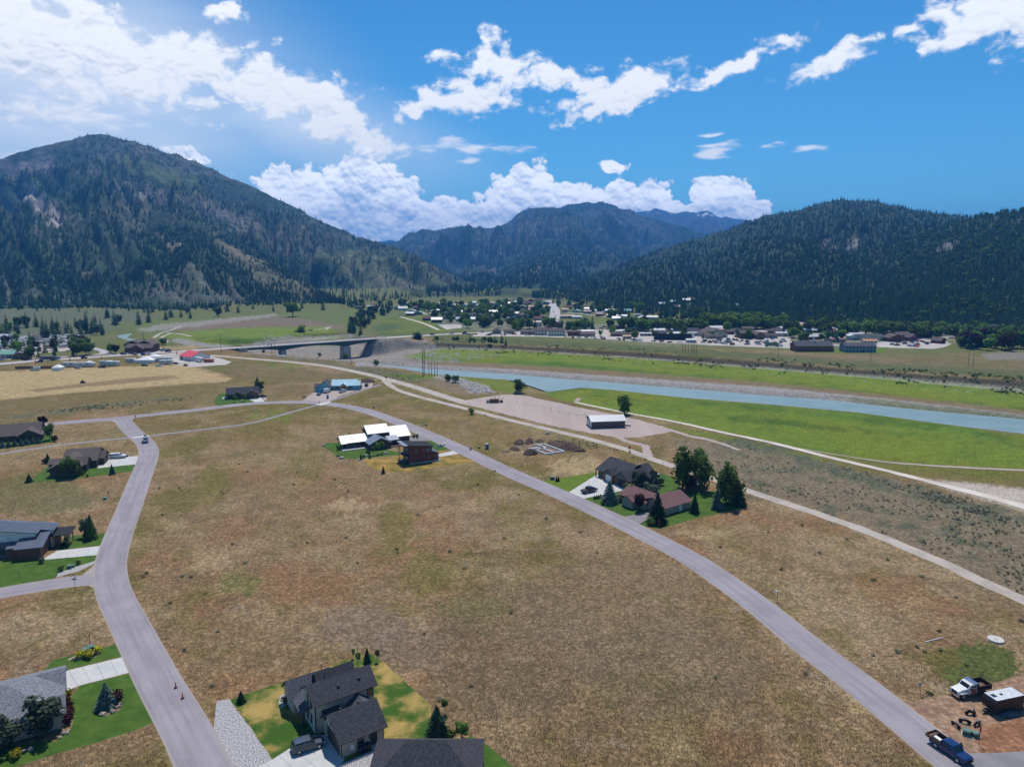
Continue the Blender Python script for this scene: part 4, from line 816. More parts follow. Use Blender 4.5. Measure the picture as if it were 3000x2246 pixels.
# ------------------------------------------------------------------ woods too many to count: instanced on points
def scatter(name, pts, scl, rot, source, label, cat, mat_=None):
    me = bpy.data.meshes.new(name); me.vertices.add(len(pts)); me.vertices.foreach_set('co', np.asarray(pts, np.float32).ravel())
    for nm, arr in (('sc', scl), ('rt', rot)):
        a = me.attributes.new(nm, 'FLOAT', 'POINT'); a.data.foreach_set('value', np.asarray(arr, np.float32))
    me.update(); o = bpy.data.objects.new(name, me); COL.objects.link(o)
    if mat_: me.materials.append(mat_)
    g = bpy.data.node_groups.new(name, 'GeometryNodeTree'); g.interface.new_socket('Geometry', in_out='INPUT', socket_type='NodeSocketGeometry'); g.interface.new_socket('Geometry', in_out='OUTPUT', socket_type='NodeSocketGeometry')
    gi, go = g.nodes.new('NodeGroupInput'), g.nodes.new('NodeGroupOutput'); ip = g.nodes.new('GeometryNodeInstanceOnPoints'); oi = g.nodes.new('GeometryNodeObjectInfo'); oi.inputs['Object'].default_value = source; oi.transform_space = 'ORIGINAL'
    a1 = g.nodes.new('GeometryNodeInputNamedAttribute'); a1.data_type = 'FLOAT'; a1.inputs['Name'].default_value = 'sc'
    a2 = g.nodes.new('GeometryNodeInputNamedAttribute'); a2.data_type = 'FLOAT'; a2.inputs['Name'].default_value = 'rt'
    cx = g.nodes.new('ShaderNodeCombineXYZ'); l = g.links.new
    l(gi.outputs[0], ip.inputs['Points']); l(oi.outputs['Geometry'], ip.inputs['Instance']); l(a1.outputs['Attribute'], ip.inputs['Scale']); l(a2.outputs['Attribute'], cx.inputs[2]); l(cx.outputs[0], ip.inputs['Rotation']); 
    last = ip.outputs[0]
    l(last, go.inputs[0])
    md = o.modifiers.new('scatter', 'NODES'); md.node_group = g
    return tag(o, label, cat, kind='stuff')
def sample_mtn(name, n, thr=0.0, smin=13, smax=22, seed=1, clump=160.0, cl_lo=.3):
    V, op, tt = MT[name]; rg = np.random.default_rng(seed); nr_, nc_ = V.shape[:2]; last = int(np.searchsorted(tt, 1.12))
    px, py = PX(V[..., 0], V[..., 1], V[..., 2])
    ax = np.abs((px[1:, 1:] - px[:-1, :-1]) * (py[1:, :-1] - py[:-1, 1:]) - (px[1:, :-1] - px[:-1, 1:]) * (py[1:, 1:] - py[:-1, :-1])) * .5 + 4.0
    ax[last:] *= .25; ax[0:2] *= .5
    w_ = ax.ravel() / ax.sum(); ch = rg.choice(len(w_), n, p=w_); r_, c_ = ch // (nc_ - 1), ch % (nc_ - 1); a, b = rg.random(n), rg.random(n)
    def bil(M_): return (M_[r_, c_].T * ((1 - a) * (1 - b)) + M_[r_ + 1, c_].T * (a * (1 - b)) + M_[r_, c_ + 1].T * ((1 - a) * b) + M_[r_ + 1, c_ + 1].T * (a * b)).T
    p = bil(V); o_ = bil(op); q = fbm(p[:, 0] / clump, p[:, 1] / clump, 4, seed + 40)
    keep = rg.random(n) > np.clip(o_ * 1.1 + sstep(cl_lo - q, 0, .12) * .9, 0, .985)
    p = p[keep]; p[:, 2] -= .6; m = len(p)
    return p, rg.uniform(smin, smax, m) * (1 - .25 * rg.random(m)), rg.uniform(0, 6.28, m)
# ================================================================== buildings
def wallmat(key):
    W_ = {'tan': (.42, .37, .295), 'taupe': (.29, .25, .205), 'darkbrown': (.085, .062, .048), 'brown': (.15, .105, .075), 'charcoal': (.055, .055, .06), 'white': (.62, .62, .60), 'grey': (.32, .32, .32), 'blue': (.16, .36, .47), 'bluegrey': (.22, .27, .32), 'red': (.17, .05, .033), 'redbrown': (.14, .058, .040), 'cream': (.60, .55, .46), 'log': (.21, .12, .065), 'osb': (.32, .22, .12), 'slate': (.11, .12, .13), 'green': (.12, .19, .13), 'black': (.02, .022, .03), 'brick': (.20, .085, .06), 'plum': (.13, .085, .085)}
    return mat('wall_' + key, W_[key], .85, .10, 1.6, bump=.01)
def roofmat(key):
    R_ = {'charcoal': (.050, .050, .058), 'slate': (.075, .078, .095), 'grey': (.165, .17, .195), 'brown': (.105, .085, .080), 'maroon': (.155, .085, .085), 'red': (.60, .055, .075), 'white': (.50, .51, .52), 'lightgrey': (.42, .43, .45), 'bluegrey': (.20, .24, .30), 'metalblue': (.08, .10, .14), 'teal': (.06, .28, .26), 'green': (.22, .40, .30), 'tan': (.40, .33, .22), 'pink': (.46, .34, .31), 'paleblue': (.42, .60, .66), 'orange': (.55, .26, .14), 'dark': (.028, .030, .036), 'cream': (.62, .55, .36), 'blue': (.10, .20, .42)}
    metal = key in ('white', 'red', 'lightgrey', 'metalblue', 'teal', 'green', 'bluegrey', 'blue')
    return mat('roof_' + key, R_[key], .42 if metal else .92, .06 if metal else .22, .8 if metal else 3.0, bump=0 if metal else .03, spec=.4 if metal else .15)
M_TRIM = mat('dark_trim', (.03, .028, .028), .7); M_WOOD = mat('cedar_trim', (.33, .15, .055), .7, .2, 5); M_WHITE = mat('white_trim', (.68, .68, .66), .6); M_FOUND = mat('foundation_concrete', (.36, .35, .34), .9)
M_GDOOR = mat('garage_door_dark', (.06, .05, .045), .6); M_WDOOR = mat('garage_door_white', (.66, .66, .65), .5)
def part(name, m, parent, fn):
    b = MB(); fn(b); return b.build(name, m, parent)
def slab(b, p, q, r, s, th):                 # four corners of a roof plane, thickness downwards
    n = (Vector(q) - Vector(p)).cross(Vector(s) - Vector(p)).normalized()
    if n.z < 0: n = -n
    lo = [Vector(v) - n * th for v in (p, q, r, s)]
    b.hexa([*lo, Vector(p), Vector(q), Vector(r), Vector(s)])
def gable(par, x0, x1, y0, y1, h, rise, wall, roof, axis='x', ov=.5, th=.18, z0=0.0, wallname='wall', trim=None, cut=None, seams=0):
    """gabled block; ridge along axis"""
    wm, rm = wallmat(wall) if isinstance(wall, str) else wall, roofmat(roof) if isinstance(roof, str) else roof
    if axis == 'x':
        ym = (y0 + y1) / 2; hw = (y1 - y0) / 2; s = rise / hw
        part(wallname, wm, par, lambda b: b.add([(x0, y0, z0), (x1, y0, z0), (x1, y1, z0), (x0, y1, z0), (x0, y0, h), (x1, y0, h), (x1, y1, h), (x0, y1, h), (x0, ym, h + rise), (x1, ym, h + rise)],
             [(0, 1, 5, 4), (2, 3, 7, 6), (1, 2, 6, 9, 5), (3, 0, 4, 8, 7), (3, 2, 1, 0)]))
        e = .06
        for sg in (-1, 1):
            ye = ym + sg * (hw + ov); ze = h - ov * s + e; zr = h + rise + e
            rf = part('roof', rm, par, lambda b: slab(b, (x0 - ov, ye, ze), (x1 + ov, ye, ze), (x1 + ov, ym + sg * .002, zr), (x0 - ov, ym + sg * .002, zr), th))
            if seams:
                n = int((x1 - x0 + 2 * ov) / seams)
                for k in range(1, n):
                    xx = x0 - ov + k * seams; part('seam', rm, rf, lambda b: slab(b, (xx - .03, ye, ze + .05), (xx + .03, ye, ze + .05), (xx + .03, ym + sg * .01, zr + .05), (xx - .03, ym + sg * .01, zr + .05), .06))
    else:
        xm = (x0 + x1) / 2; hw = (x1 - x0) / 2; s = rise / hw
        part(wallname, wm, par, lambda b: b.add([(x0, y0, z0), (x1, y0, z0), (x1, y1, z0), (x0, y1, z0), (x0, y0, h), (x1, y0, h), (x1, y1, h), (x0, y1, h), (xm, y0, h + rise), (xm, y1, h + rise)],
             [(0, 1, 5, 8, 4), (2, 3, 7, 9, 6), (1, 2, 6, 5), (3, 0, 4, 7), (3, 2, 1, 0)]))
        e = .06
        for sg in (-1, 1):
            xe = xm + sg * (hw + ov); ze = h - ov * s + e; zr = h + rise + e
            rf = part('roof', rm, par, lambda b: slab(b, (xe, y0 - ov, ze), (xe, y1 + ov, ze), (xm + sg * .002, y1 + ov, zr), (xm + sg * .002, y0 - ov, zr), th))
            if seams:
                n = int((y1 - y0 + 2 * ov) / seams)
                for k in range(1, n):
                    yv = y0 - ov + k * seams; part('seam', rm, rf, lambda b: slab(b, (xe, yv - .03, ze + .05), (xe, yv + .03, ze + .05), (xm + sg * .01, yv + .03, zr + .05), (xm + sg * .01, yv - .03, zr + .05), .06))
def hip(par, x0, x1, y0, y1, h, rise, wall, roof, ov=.5, z0=0.0):
    wm, rm = wallmat(wall), roofmat(roof)
    part('wall', wm, par, lambda b: b.box(x0, x1, y0, y1, z0, h))
    a0, a1, b0, b1 = x0 - ov, x1 + ov, y0 - ov, y1 + ov; W_, D_ = a1 - a0, b1 - b0
    if W_ >= D_: r0, r1 = (a0 + D_ / 2, (b0 + b1) / 2), (a1 - D_ / 2, (b0 + b1) / 2)
    else: r0, r1 = ((a0 + a1) / 2, b0 + W_ / 2), ((a0 + a1) / 2, b1 - W_ / 2)
    ze = h - .1; zt = h + rise
    def f(b):
        v = [(a0, b0, ze), (a1, b0, ze), (a1, b1, ze), (a0, b1, ze), (a0, b0, ze + .16), (a1, b0, ze + .16), (a1, b1, ze + .16), (a0, b1, ze + .16), (*r0, zt), (*r1, zt)]
        fs = [(3, 2, 1, 0), (0, 1, 5, 4), (1, 2, 6, 5), (2, 3, 7, 6), (3, 0, 4, 7)]
        if W_ >= D_: fs += [(4, 5, 9, 8), (5, 6, 9), (6, 7, 8, 9), (7, 4, 8)]
        else: fs += [(4, 5, 8), (5, 6, 9, 8), (6, 7, 9), (7, 4, 8, 9)]
        b.add(v, fs)
    part('roof', rm, par, f)
def shed(par, x0, x1, y0, y1, hlo, hhi, wall, roof, low='y0', ov=.5, th=.2, z0=0.0, seams=0, nowall=False):
    """single-slope block"""
    wm, rm = wallmat(wall), roofmat(roof)
    H_ = {'y0': (hlo, hlo, hhi, hhi), 'y1': (hhi, hhi, hlo, hlo), 'x0': (hlo, hhi, hhi, hlo), 'x1': (hhi, hlo, hlo, hhi)}[low]
    if not nowall: part('wall', wm, par, lambda b: b.hexa([(x0, y0, z0), (x1, y0, z0), (x1, y1, z0), (x0, y1, z0), (x0, y0, H_[0]), (x1, y0, H_[1]), (x1, y1, H_[2]), (x0, y1, H_[3])]))
    kx = (H_[1] - H_[0]) / (x1 - x0); ky = (H_[3] - H_[0]) / (y1 - y0); zf = lambda x, y: H_[0] + kx * (x - x0) + ky * (y - y0) + .05 + th
    c = [(x0 - ov, y0 - ov), (x1 + ov, y0 - ov), (x1 + ov, y1 + ov), (x0 - ov, y1 + ov)]
    rf = part('roof', rm, par, lambda b: slab(b, *[(p[0], p[1], zf(*p)) for p in c], th))
    if seams:
        if low in ('y0', 'y1'):
            for k in range(1, int((x1 - x0 + 2 * ov) / seams)):
                xx = x0 - ov + k * seams; part('seam', rm, rf, lambda b: slab(b, *[(p[0], p[1], zf(*p) + .05) for p in ((xx - .03, y0 - ov), (xx + .03, y0 - ov), (xx + .03, y1 + ov), (xx - .03, y1 + ov))], .06))
        else:
            for k in range(1, int((y1 - y0 + 2 * ov) / seams)):
                yv = y0 - ov + k * seams; part('seam', rm, rf, lambda b: slab(b, *[(p[0], p[1], zf(*p) + .05) for p in ((x0 - ov, yv - .03), (x1 + ov, yv - .03), (x1 + ov, yv + .03), (x0 - ov, yv + .03))], .06))
def opening(par, side, u, z, wd, ht, at, name='window', m=None, frame=None, dp=.06):
    """window or door set on a wall plane; side: x-, x+, y-, y+; u centre along the wall, z bottom, at = wall coordinate"""
    m = m or glass(); sg = -1 if side[1] == '-' else 1
    def bx(b, e, d0, d1):
        if side[0] == 'y': b.box(u - wd / 2 - e, u + wd / 2 + e, *sorted((at + sg * d0, at + sg * d1)), z - e, z + ht + e)
        else: b.box(*sorted((at + sg * d0, at + sg * d1)), u - wd / 2 - e, u + wd / 2 + e, z - e, z + ht + e)
    w_ = part(name, m, par, lambda b: bx(b, 0, -.02, dp + .02))
    if frame: part('frame', frame, w_, lambda b: bx(b, .09, -.02, dp))
    return w_
def post(par, x, y, z0, z1, s=.2, m=None): return part('post', m or M_WOOD, par, lambda b: b.box(x - s / 2, x + s / 2, y - s / 2, y + s / 2, z0, z1))
def house(name, px, py, yaw, label, cat='house', group=None, dz=0.0):
    return empty(name, G(px, py, dz), R(yaw), label, cat, group)
# ================================================================== vehicles
M_TYRE = mat('tyre_rubber', (.012, .012, .013), .85); M_RIM = mat('alloy_rim', (.45, .46, .48), .35, .1, metal=.6); M_CHROME = mat('chrome', (.55, .55, .56), .2, .05, metal=.9)
M_LAMP = mat('headlamp_glass', (.62, .63, .62), .15, .1, spec=.6); M_TAIL = mat('tail_lamp', (.45, .02, .02), .3); M_GLASSV = glass('vehicle_glass', (.012, .016, .02)); M_BLACKP = mat('black_plastic', (.016, .016, .018), .6); M_RUST = mat('rusty_steel', (.13, .075, .05), .85, .3, 4)
def paint(key, c): return mat('paint_' + key, c, .25, .04, .6, spec=.6)
def loft(b, secs, y_half, tumble, zs=None):
    """body from side profile stations: list of (x, zbottom, ztop, half width bottom, half width top)"""
    n = len(secs); V = []
    for (x, zb, zt, wb, wtp) in secs: V += [(x, -wb, zb), (x, -wb * 1.0, zb + (zt - zb) * .55), (x, -wtp, zt), (x, wtp, zt), (x, wb, zb + (zt - zb) * .55), (x, wb, zb)]
    Fc = []
    for i in range(n - 1):
        for j in range(6):
            a, c = i * 6 + j, i * 6 + (j + 1) % 6; Fc.append((a, c, c + 6, a + 6))
    Fc += [(5, 4, 3, 2, 1, 0), tuple(range((n - 1) * 6, n * 6))]; b.add(V, Fc)
def wheels(par, xs, half, r, wd=.24, far=False):
    for x in xs:
        for sg in (-1, 1):
            y = sg * half; wh = part('wheel', M_TYRE, par, lambda b: b.cyl((x, y - wd / 2, r), (x, y + wd / 2, r), r, r, 8 if far else 18))
            if not far: part('rim', M_RIM, wh, lambda b: b.cyl((x, y - wd / 2 - .012, r), (x, y + wd / 2 + .012, r), r * .62, r * .62, 14))
def quad(par, name, m, pts, th=.012):
    p = [Vector(v) for v in pts]; n = (p[1] - p[0]).cross(p[3] - p[0]).normalized() * th
    return part(name, m, par, lambda b: b.hexa([v - n for v in p] + [v + n for v in p]))
def car(kind, pm, loc, yaw, label, name=None, cat=None, group=None, far=False):
    """front towards +x"""
    NM = {'suv': 'suv', 'sedan': 'car', 'pickup': 'pickup_truck', 'van': 'van'}
    o = empty(name or NM[kind], loc, yaw, label, cat or {'suv': 'SUV', 'sedan': 'car', 'pickup': 'pickup truck', 'van': 'van'}[kind], group)
    L, hb, ht, wd, r = {'suv': (4.95, 1.02, 1.78, .97, .38), 'sedan': (4.6, .92, 1.45, .91, .33), 'pickup': (5.9, 1.2, 1.98, 1.0, .42), 'van': (6.2, 1.25, 2.7, 1.02, .37)}[kind]; h2 = L / 2
    g0 = .32 if kind != 'pickup' else .45
    if kind == 'van': secs = [(-h2, g0 + .1, ht - .15, wd * .95, wd * .88), (-h2 + .15, g0, ht, wd, wd * .92), (h2 - 2.0, g0, ht, wd, wd * .92), (h2 - 1.55, g0, ht - .25, wd, wd * .88), (h2 - .75, g0, hb + .15, wd, wd * .85), (h2 - .1, g0, hb - .1, wd * .95, wd * .8), (h2, g0 + .1, hb - .3, wd * .85, wd * .75)]
    elif kind == 'pickup': secs = [(-h2, g0 + .1, hb, wd * .95, wd * .94), (-h2 + .1, g0, hb + .02, wd, wd * .97), (h2 - 3.75, g0, hb + .02, wd, wd * .97), (h2 - 1.45, g0, hb + .02, wd, wd * .97), (h2 - .25, g0, hb - .06, wd, wd * .93), (h2, g0 + .1, hb - .2, wd * .92, wd * .88)]
    else: secs = [(-h2, g0 + .12, hb - .05, wd * .9, wd * .86), (-h2 + .18, g0, hb, wd, wd * .95), (h2 - 1.5, g0, hb + .02, wd, wd * .95), (h2 - .35, g0, hb - .12, wd * .98, wd * .88), (h2, g0 + .12, hb - .3, wd * .86, wd * .78)]
    body = part('body', pm, o, lambda b: loft(b, secs, 0, 0)); body.data.polygons.foreach_set('use_smooth', [False] * len(body.data.polygons))
    wt_ = wd * .84
    if kind != 'van':
        c0, c1, c2, c3 = {'suv': (-h2 + .12, -h2 + .45, h2 - 2.15, h2 - 1.35), 'sedan': (-h2 + .55, -h2 + 1.25, h2 - 2.2, h2 - 1.3), 'pickup': (h2 - 4.0, h2 - 3.85, h2 - 2.2, h2 - 1.45)}[kind]
        cab = part('cabin', pm, o, lambda b: loft(b, [(c0, hb - .05, hb + .03, wd * .93, wd * .93), (c1, hb - .05, ht - .03, wd * .93, wt_ * .9), (c1 + .15, hb - .05, ht, wd * .93, wt_ * .92), (c2, hb - .05, ht, wd * .93, wt_ * .92), (c3, hb - .05, hb + .03, wd * .93, wd * .93)], 0, 0))
        zb, zt = hb + .10, ht - .12
        def wat(z): return wd * .945 - (wd * .945 - wt_ * .93) * max(0, (z - hb - (ht - hb) * .5)) / ((ht - hb) * .5 + .001) + .004
        f = lambda x0, x1, z: x0 + (x1 - x0) * (z - hb) / (ht - hb)
        quad(o, 'windscreen', M_GLASSV, [(f(c3, c2, zb) + .02, -wd * .80, zb), (f(c3, c2, zb) + .02, wd * .80, zb), (f(c3, c2, zt) + .02, wt_ * .82, zt), (f(c3, c2, zt) + .02, -wt_ * .82, zt)])
        quad(o, 'rear_window', M_GLASSV, [(f(c0, c1, zb) - .02, -wd * .78, zb), (f(c0, c1, zb) - .02, wd * .78, zb), (f(c0, c1, zt) - .02, wt_ * .78, zt), (f(c0, c1, zt) - .02, -wt_ * .78, zt)])
        mid = (f(c0, c1, zb) + f(c3, c2, zb)) / 2
        for sg in (-1, 1):
            for (xa, xb) in ((f(c0, c1, zt) + .12, mid - .06), (mid + .06, f(c3, c2, zt) - .1)):
                front_ = xb > mid + .1
                xlo = xa - (0 if front_ else .10); xhi = xb + (.28 if front_ else 0)
                quad(o, 'side_window', M_GLASSV, [(xlo, sg * (wd * .945), zb), (xhi, sg * (wd * .945), zb), (xb, sg * wat(zt), zt), (xa, sg * wat(zt), zt)])
    else:
        quad(o, 'windscreen', M_GLASSV, [(h2 - .83, -wd * .75, hb + .28), (h2 - .83, wd * .75, hb + .28), (h2 - 1.5, wd * .78, ht - .3), (h2 - 1.5, -wd * .78, ht - .3)])
        for sg in (-1, 1): quad(o, 'side_window', M_GLASSV, [(h2 - 2.2, sg * (wd + .005), hb + .2), (h2 - 1.25, sg * (wd + .005), hb + .2), (h2 - 1.65, sg * wd * .955, ht - .4), (h2 - 2.2, sg * wd * .955, ht - .4)])
        quad(o, 'rear_window', M_GLASSV, [(-h2 - .01, -wd * .7, hb + .3), (-h2 - .01, wd * .7, hb + .3), (-h2 + .02, wd * .66, ht - .45), (-h2 + .02, -wd * .66, ht - .45)])
    wheels(o, (h2 - L * .19, -h2 + L * .20), wd - .10, r, .26, far)
    for sg in (-1, 1):
        part('headlight', M_LAMP, o, lambda b: b.box(h2 - .16, h2 - .02, sg * wd * .72 - .17, sg * wd * .72 + .17, hb - .42, hb - .24))
        part('tail_light', M_TAIL, o, lambda b: b.box(-h2 - .02, -h2 + .08, sg * wd * .80 - .09, sg * wd * .80 + .09, hb - .32, hb - .05))
        if not far: part('mirror', pm, o, lambda b: b.box(h2 - L * .33, h2 - L * .33 + .14, *sorted((sg * wd * .98, sg * (wd + .2))), hb + .05, hb + .24))
    part('front_bumper', M_BLACKP, o, lambda b: b.box(h2 - .1, h2 + .06, -wd * .86, wd * .86, g0 + .02, g0 + .24)); part('rear_bumper', M_BLACKP, o, lambda b: b.box(-h2 - .06, -h2 + .1, -wd * .88, wd * .88, g0 + .05, g0 + .25))
    if not far: part('grille', M_BLACKP, o, lambda b: b.box(h2 - .06, h2 + .025, -wd * .5, wd * .5, hb - .48, hb - .24))
    if kind == 'pickup':
        part('bed_floor', M_BLACKP, o, lambda b: b.box(-h2 + .14, h2 - 3.8, -wd * .82, wd * .82, hb + .0, hb + .03))
    if kind == 'suv' and not far:
        for sg in (-1, 1): part('roof_rail', M_CHROME, o, lambda b: b.box(-h2 + .6, h2 - 2.2, sg * wt_ * .8 - .03, sg * wt_ * .8 + .03, ht + .01, ht + .07))
    return o
def trailer(loc, yaw, L, wdt, h, m, label, name='camper_trailer', cat='trailer', group=None, stripe=None, far=True, roofm=None, z0=.55, ac=True):
    o = empty(name, loc, yaw, label, cat, group); h2 = L / 2; w2 = wdt / 2
    part('box', m, o, lambda b: b.add([(-h2, -w2, z0), (h2 - .5, -w2, z0), (h2, -w2, z0 + .7), (h2, -w2, h - .5), (h2 - .4, -w2, h), (-h2, -w2, h), (-h2, w2, z0), (h2 - .5, w2, z0), (h2, w2, z0 + .7), (h2, w2, h - .5), (h2 - .4, w2, h), (-h2, w2, h)],
        [(0, 1, 2, 3, 4, 5), (11, 10, 9, 8, 7, 6)] + [((i + 1) % 6, i, i + 6, (i + 1) % 6 + 6) for i in range(6)]))
    if roofm: part('roof', roofm, o, lambda b: b.box(-h2 + .05, h2 - .45, -w2 + .04, w2 - .04, h, h + .04))
    if ac: part('vent', M_WHITE, o, lambda b: b.box(-.5, .3, -.35, .35, h, h + .22))
    for sg in (-1, 1):
        for x in (-.5, .45): part('wheel', M_TYRE, o, lambda b: b.cyl((x, sg * (w2 - .16), .36), (x, sg * (w2 + .03), .36), .36, .36, 10))
        if stripe: 
            for x in (-h2 * .55, h2 * .3): part('window', M_GLASSV, o, lambda b: b.box(x - .55, x + .55, *sorted((sg * (w2 - .05), sg * (w2 + .02))), h * .55, h * .75))
            part('stripe', stripe, o, lambda b: b.box(-h2 + .1, h2 - .6, *sorted((sg * (w2 - .05), sg * (w2 + .012))), h * .40, h * .47))
    part('hitch', M_BLACKP, o, lambda b: b.add([(h2 - .1, -.5, z0 - .1), (h2 - .1, .5, z0 - .1), (h2 + 1.1, .05, z0 - .1), (h2 + 1.1, -.05, z0 - .1), (h2 - .1, -.5, z0), (h2 - .1, .5, z0), (h2 + 1.1, .05, z0), (h2 + 1.1, -.05, z0)], [(3, 2, 1, 0), (4, 5, 6, 7), (0, 1, 5, 4), (1, 2, 6, 5), (2, 3, 7, 6), (3, 0, 4, 7)]))
    return o
def motorhome(loc, yaw, L, m, label, group=None, stripe=None):
    o = empty('motorhome', loc, yaw, label, 'motorhome', group); h2 = L / 2; w2 = 1.22; h = 3.2
    part('body', m, o, lambda b: b.extr([(-h2, .5), (h2 - .1, .5), (h2, 1.0), (h2 - .05, 1.6), (h2 - .55, h - .1), (h2 - .9, h), (-h2 + .1, h), (-h2, h - .15)], w2, -w2))
    quad(o, 'windscreen', M_GLASSV, [(h2 - .02, -1.0, 1.65), (h2 - .02, 1.0, 1.65), (h2 - .45, .95, 2.75), (h2 - .45, -.95, 2.75)], .02)
    for sg in (-1, 1):
        for x in (-h2 * .6, -h2 * .1, h2 * .4): part('window', M_GLASSV, o, lambda b: b.box(x - .6, x + .6, *sorted((sg * (w2 - .05), sg * (w2 + .02))), 1.75, 2.5))
        if stripe: part('stripe', stripe, o, lambda b: b.box(-h2 + .1, h2 - .4, *sorted((sg * (w2 - .05), sg * (w2 + .012))), 1.0, 1.35))
    wheels(o, (h2 - 1.3, -h2 + 2.2), w2 - .18, .45, .28, True)
    part('vent', M_WHITE, o, lambda b: b.box(-.5, .4, -.4, .4, h, h + .25)); return o
# ================================================================== small things
def pole(px, py, h, label, arms=1, r=.16, group=None, yaw=0.0, name='utility_pole', lean=0.0):
    o = empty(name, G(px, py), yaw, label, 'utility pole', group)
    part('shaft', mat('pole_wood', (.085, .06, .045), .9, .2, 2), o, lambda b: b.cyl((0, 0, -.5), (lean, 0, h), r, r * .7, 8))
    for k in range(arms):
        part('crossarm', _M['pole_wood'], o, lambda b: b.box(-1.4, 1.4, -.06, .06, h - .5 - k * 1.2, h - .36 - k * 1.2))
        for x in (-1.3, 0, 1.3): part('insulator', M_CHROME, o, lambda b: b.cyl((x, 0, h - .36 - k * 1.2), (x, 0, h - .12 - k * 1.2), .05, .04, 6))
    return o
def boulder(loc, s, label, group=None, m=None, name='boulder'):
    rd = random.Random(hash((round(loc[0], 1), round(loc[1], 1)))); bm = bmesh.new(); bmesh.ops.create_icosphere(bm, subdivisions=2, radius=1)
    for v in bm.verts: v.co *= 1 + rd.uniform(-.22, .18); v.co.z *= .7
    me = bpy.data.meshes.new(name); bm.to_mesh(me); bm.free(); me.materials.append(m or mat('pale_rock', (.34, .315, .29), .9, .25, 2.5, bump=.03)); o = bpy.data.objects.new(name, me); COL.objects.link(o); o.location = (loc[0], loc[1], loc[2] + s * .28); o.scale = (s, s * rd.uniform(.7, 1.2), s); o.rotation_euler = (0, 0, rd.uniform(0, 6)); return tag(o, label, 'boulder', group)
# ================================================================== the near houses
FRD, FRW = M_TRIM, M_WHITE
def ypx(a, b):
    A_, B_ = P(*a), P(*b); return math.atan2(B_.y - A_.y, B_.x - A_.x)
# --- two-storey tan house with charcoal roofs, bottom centre
h = house('house', 1001, 2219, 34.7, 'two-storey tan board-sided house with charcoal shingle gables beside the gravel bed')
gable(h, 0, 6.9, 0, 7.2, 2.9, 2.4, 'tan', 'charcoal', 'x', .55)
gable(h, -1.3, 8.7, 7.5, 12.7, 5.5, 1.75, 'tan', 'charcoal', 'x', .5)
gable(h, 4.2, 7.2, 4.6, 8.6, 3.6, 1.05, 'tan', 'slate', 'y', .35)
gable(h, -2.6, 4.2, 14.6, 19.4, 2.9, 2.0, 'tan', 'slate', 'x', .45)
gable(h, 1.8, 7.8, 12.7, 18.2, 3.0, 2.6, 'tan', 'charcoal', 'x', .45)
shed(h, -2.5, .2, 10.2, 15.0, 2.6, 3.7, 'tan', 'slate', 'x0', .3, nowall=True); post(h, -2.4, 10.3, 0, 2.6, .25, M_TRIM)
shed(h, -.1, 2.4, 6.2, 7.6, 2.9, 3.6, 'tan', 'charcoal', 'y0', .2)
opening(h, 'x-', 3.2, 0, 4.9, 2.3, 0, 'garage_door', M_GDOOR, FRD); opening(h, 'x-', 3.6, 3.2, 1.3, 1.0, 0, 'window', None, FRD)
opening(h, 'y-', 3.1, 1.15, .9, .75, 0, 'window', None, FRD); opening(h, 'y-', 5.25, 0, .95, 2.05, 0, 'door', M_TRIM, FRD)
for u in (9.2, 11.0): opening(h, 'x-', u, 1.0, .75, 1.5, -1.3, 'window', None, FRD)
for u in (9.4, 10.9): opening(h, 'x-', u, 3.6, .7, 1.5, -1.3, 'window', None, FRD)
opening(h, 'y-', 8.0, 3.4, .9, 1.2, 7.5, 'window', None, FRD)
part('stone_veneer', mat('pale_stone', (.40, .40, .40), .9, .25, 2.5), h, lambda b: b.box(-1.36, -1.2, 7.7, 12.5, 0, 2.4))
part('corner_board', M_TRIM, h, lambda b: b.box(-.05, .08, -.05, .06, 0, 2.9)); part('corner_board', M_TRIM, h, lambda b: b.box(6.84, 6.95, -.05, .06, 0, 2.9)); part('corner_board', M_TRIM, h, lambda b: b.box(-1.36, -1.2, 7.44, 7.6, 0, 5.4))
part('lamp', M_TRIM, h, lambda b: b.box(4.35, 4.5, -.15, 0, 1.6, 1.9)); part('utility_box', M_WHITE, h, lambda b: b.box(1.5, 2.0, -.18, 0, .7, 1.6))
part('vent_pipe', M_TRIM, h, lambda b: b.cyl((1.8, 11.5, 6), (1.8, 11.5, 7.6), .05, .05, 6)); part('vent_pipe', M_TRIM, h, lambda b: b.cyl((3.2, 17, 4.5), (3.2, 17, 6.0), .05, .05, 6))
part('step', M_FOUND, h, lambda b: b.box(4.6, 7.2, -1.4, 0, 0, .22))
hA = h
for k, (x, c, nm) in enumerate(((2.75, (.02, .03, .08), 'navy'), (3.45, (.025, .027, .03), 'black'), (4.1, (.03, .03, .03), 'black'))):
    p = h.matrix_basis @ Vector((x, -.5, 0)); o = empty('trash_bin', p, h.rotation_euler.z, ['navy wheeled trash bin nearest the utility box of the tan house', 'middle black wheeled trash bin against the tan house', 'black wheeled trash bin next to the tan house side door'][k], 'trash bin', 'trash bins by the tan house')
    m_ = mat('bin_' + nm, c, .5); part('tub', m_, o, lambda b: b.add([(-.24, -.28, .08), (.24, -.28, .08), (.24, .28, .08), (-.24, .28, .08), (-.3, -.34, 1.0), (.3, -.34, 1.0), (.3, .34, 1.0), (-.3, .34, 1.0)], [(3, 2, 1, 0), (4, 5, 6, 7), (0, 1, 5, 4), (1, 2, 6, 5), (2, 3, 7, 6), (3, 0, 4, 7)]))
    part('lid', m_, o, lambda b: b.box(-.32, .32, -.38, .36, 1.0, 1.07)); part('wheel', M_TYRE, o, lambda b: b.cyl((-.3, .3, .1), (.3, .3, .1), .1, .1, 8))
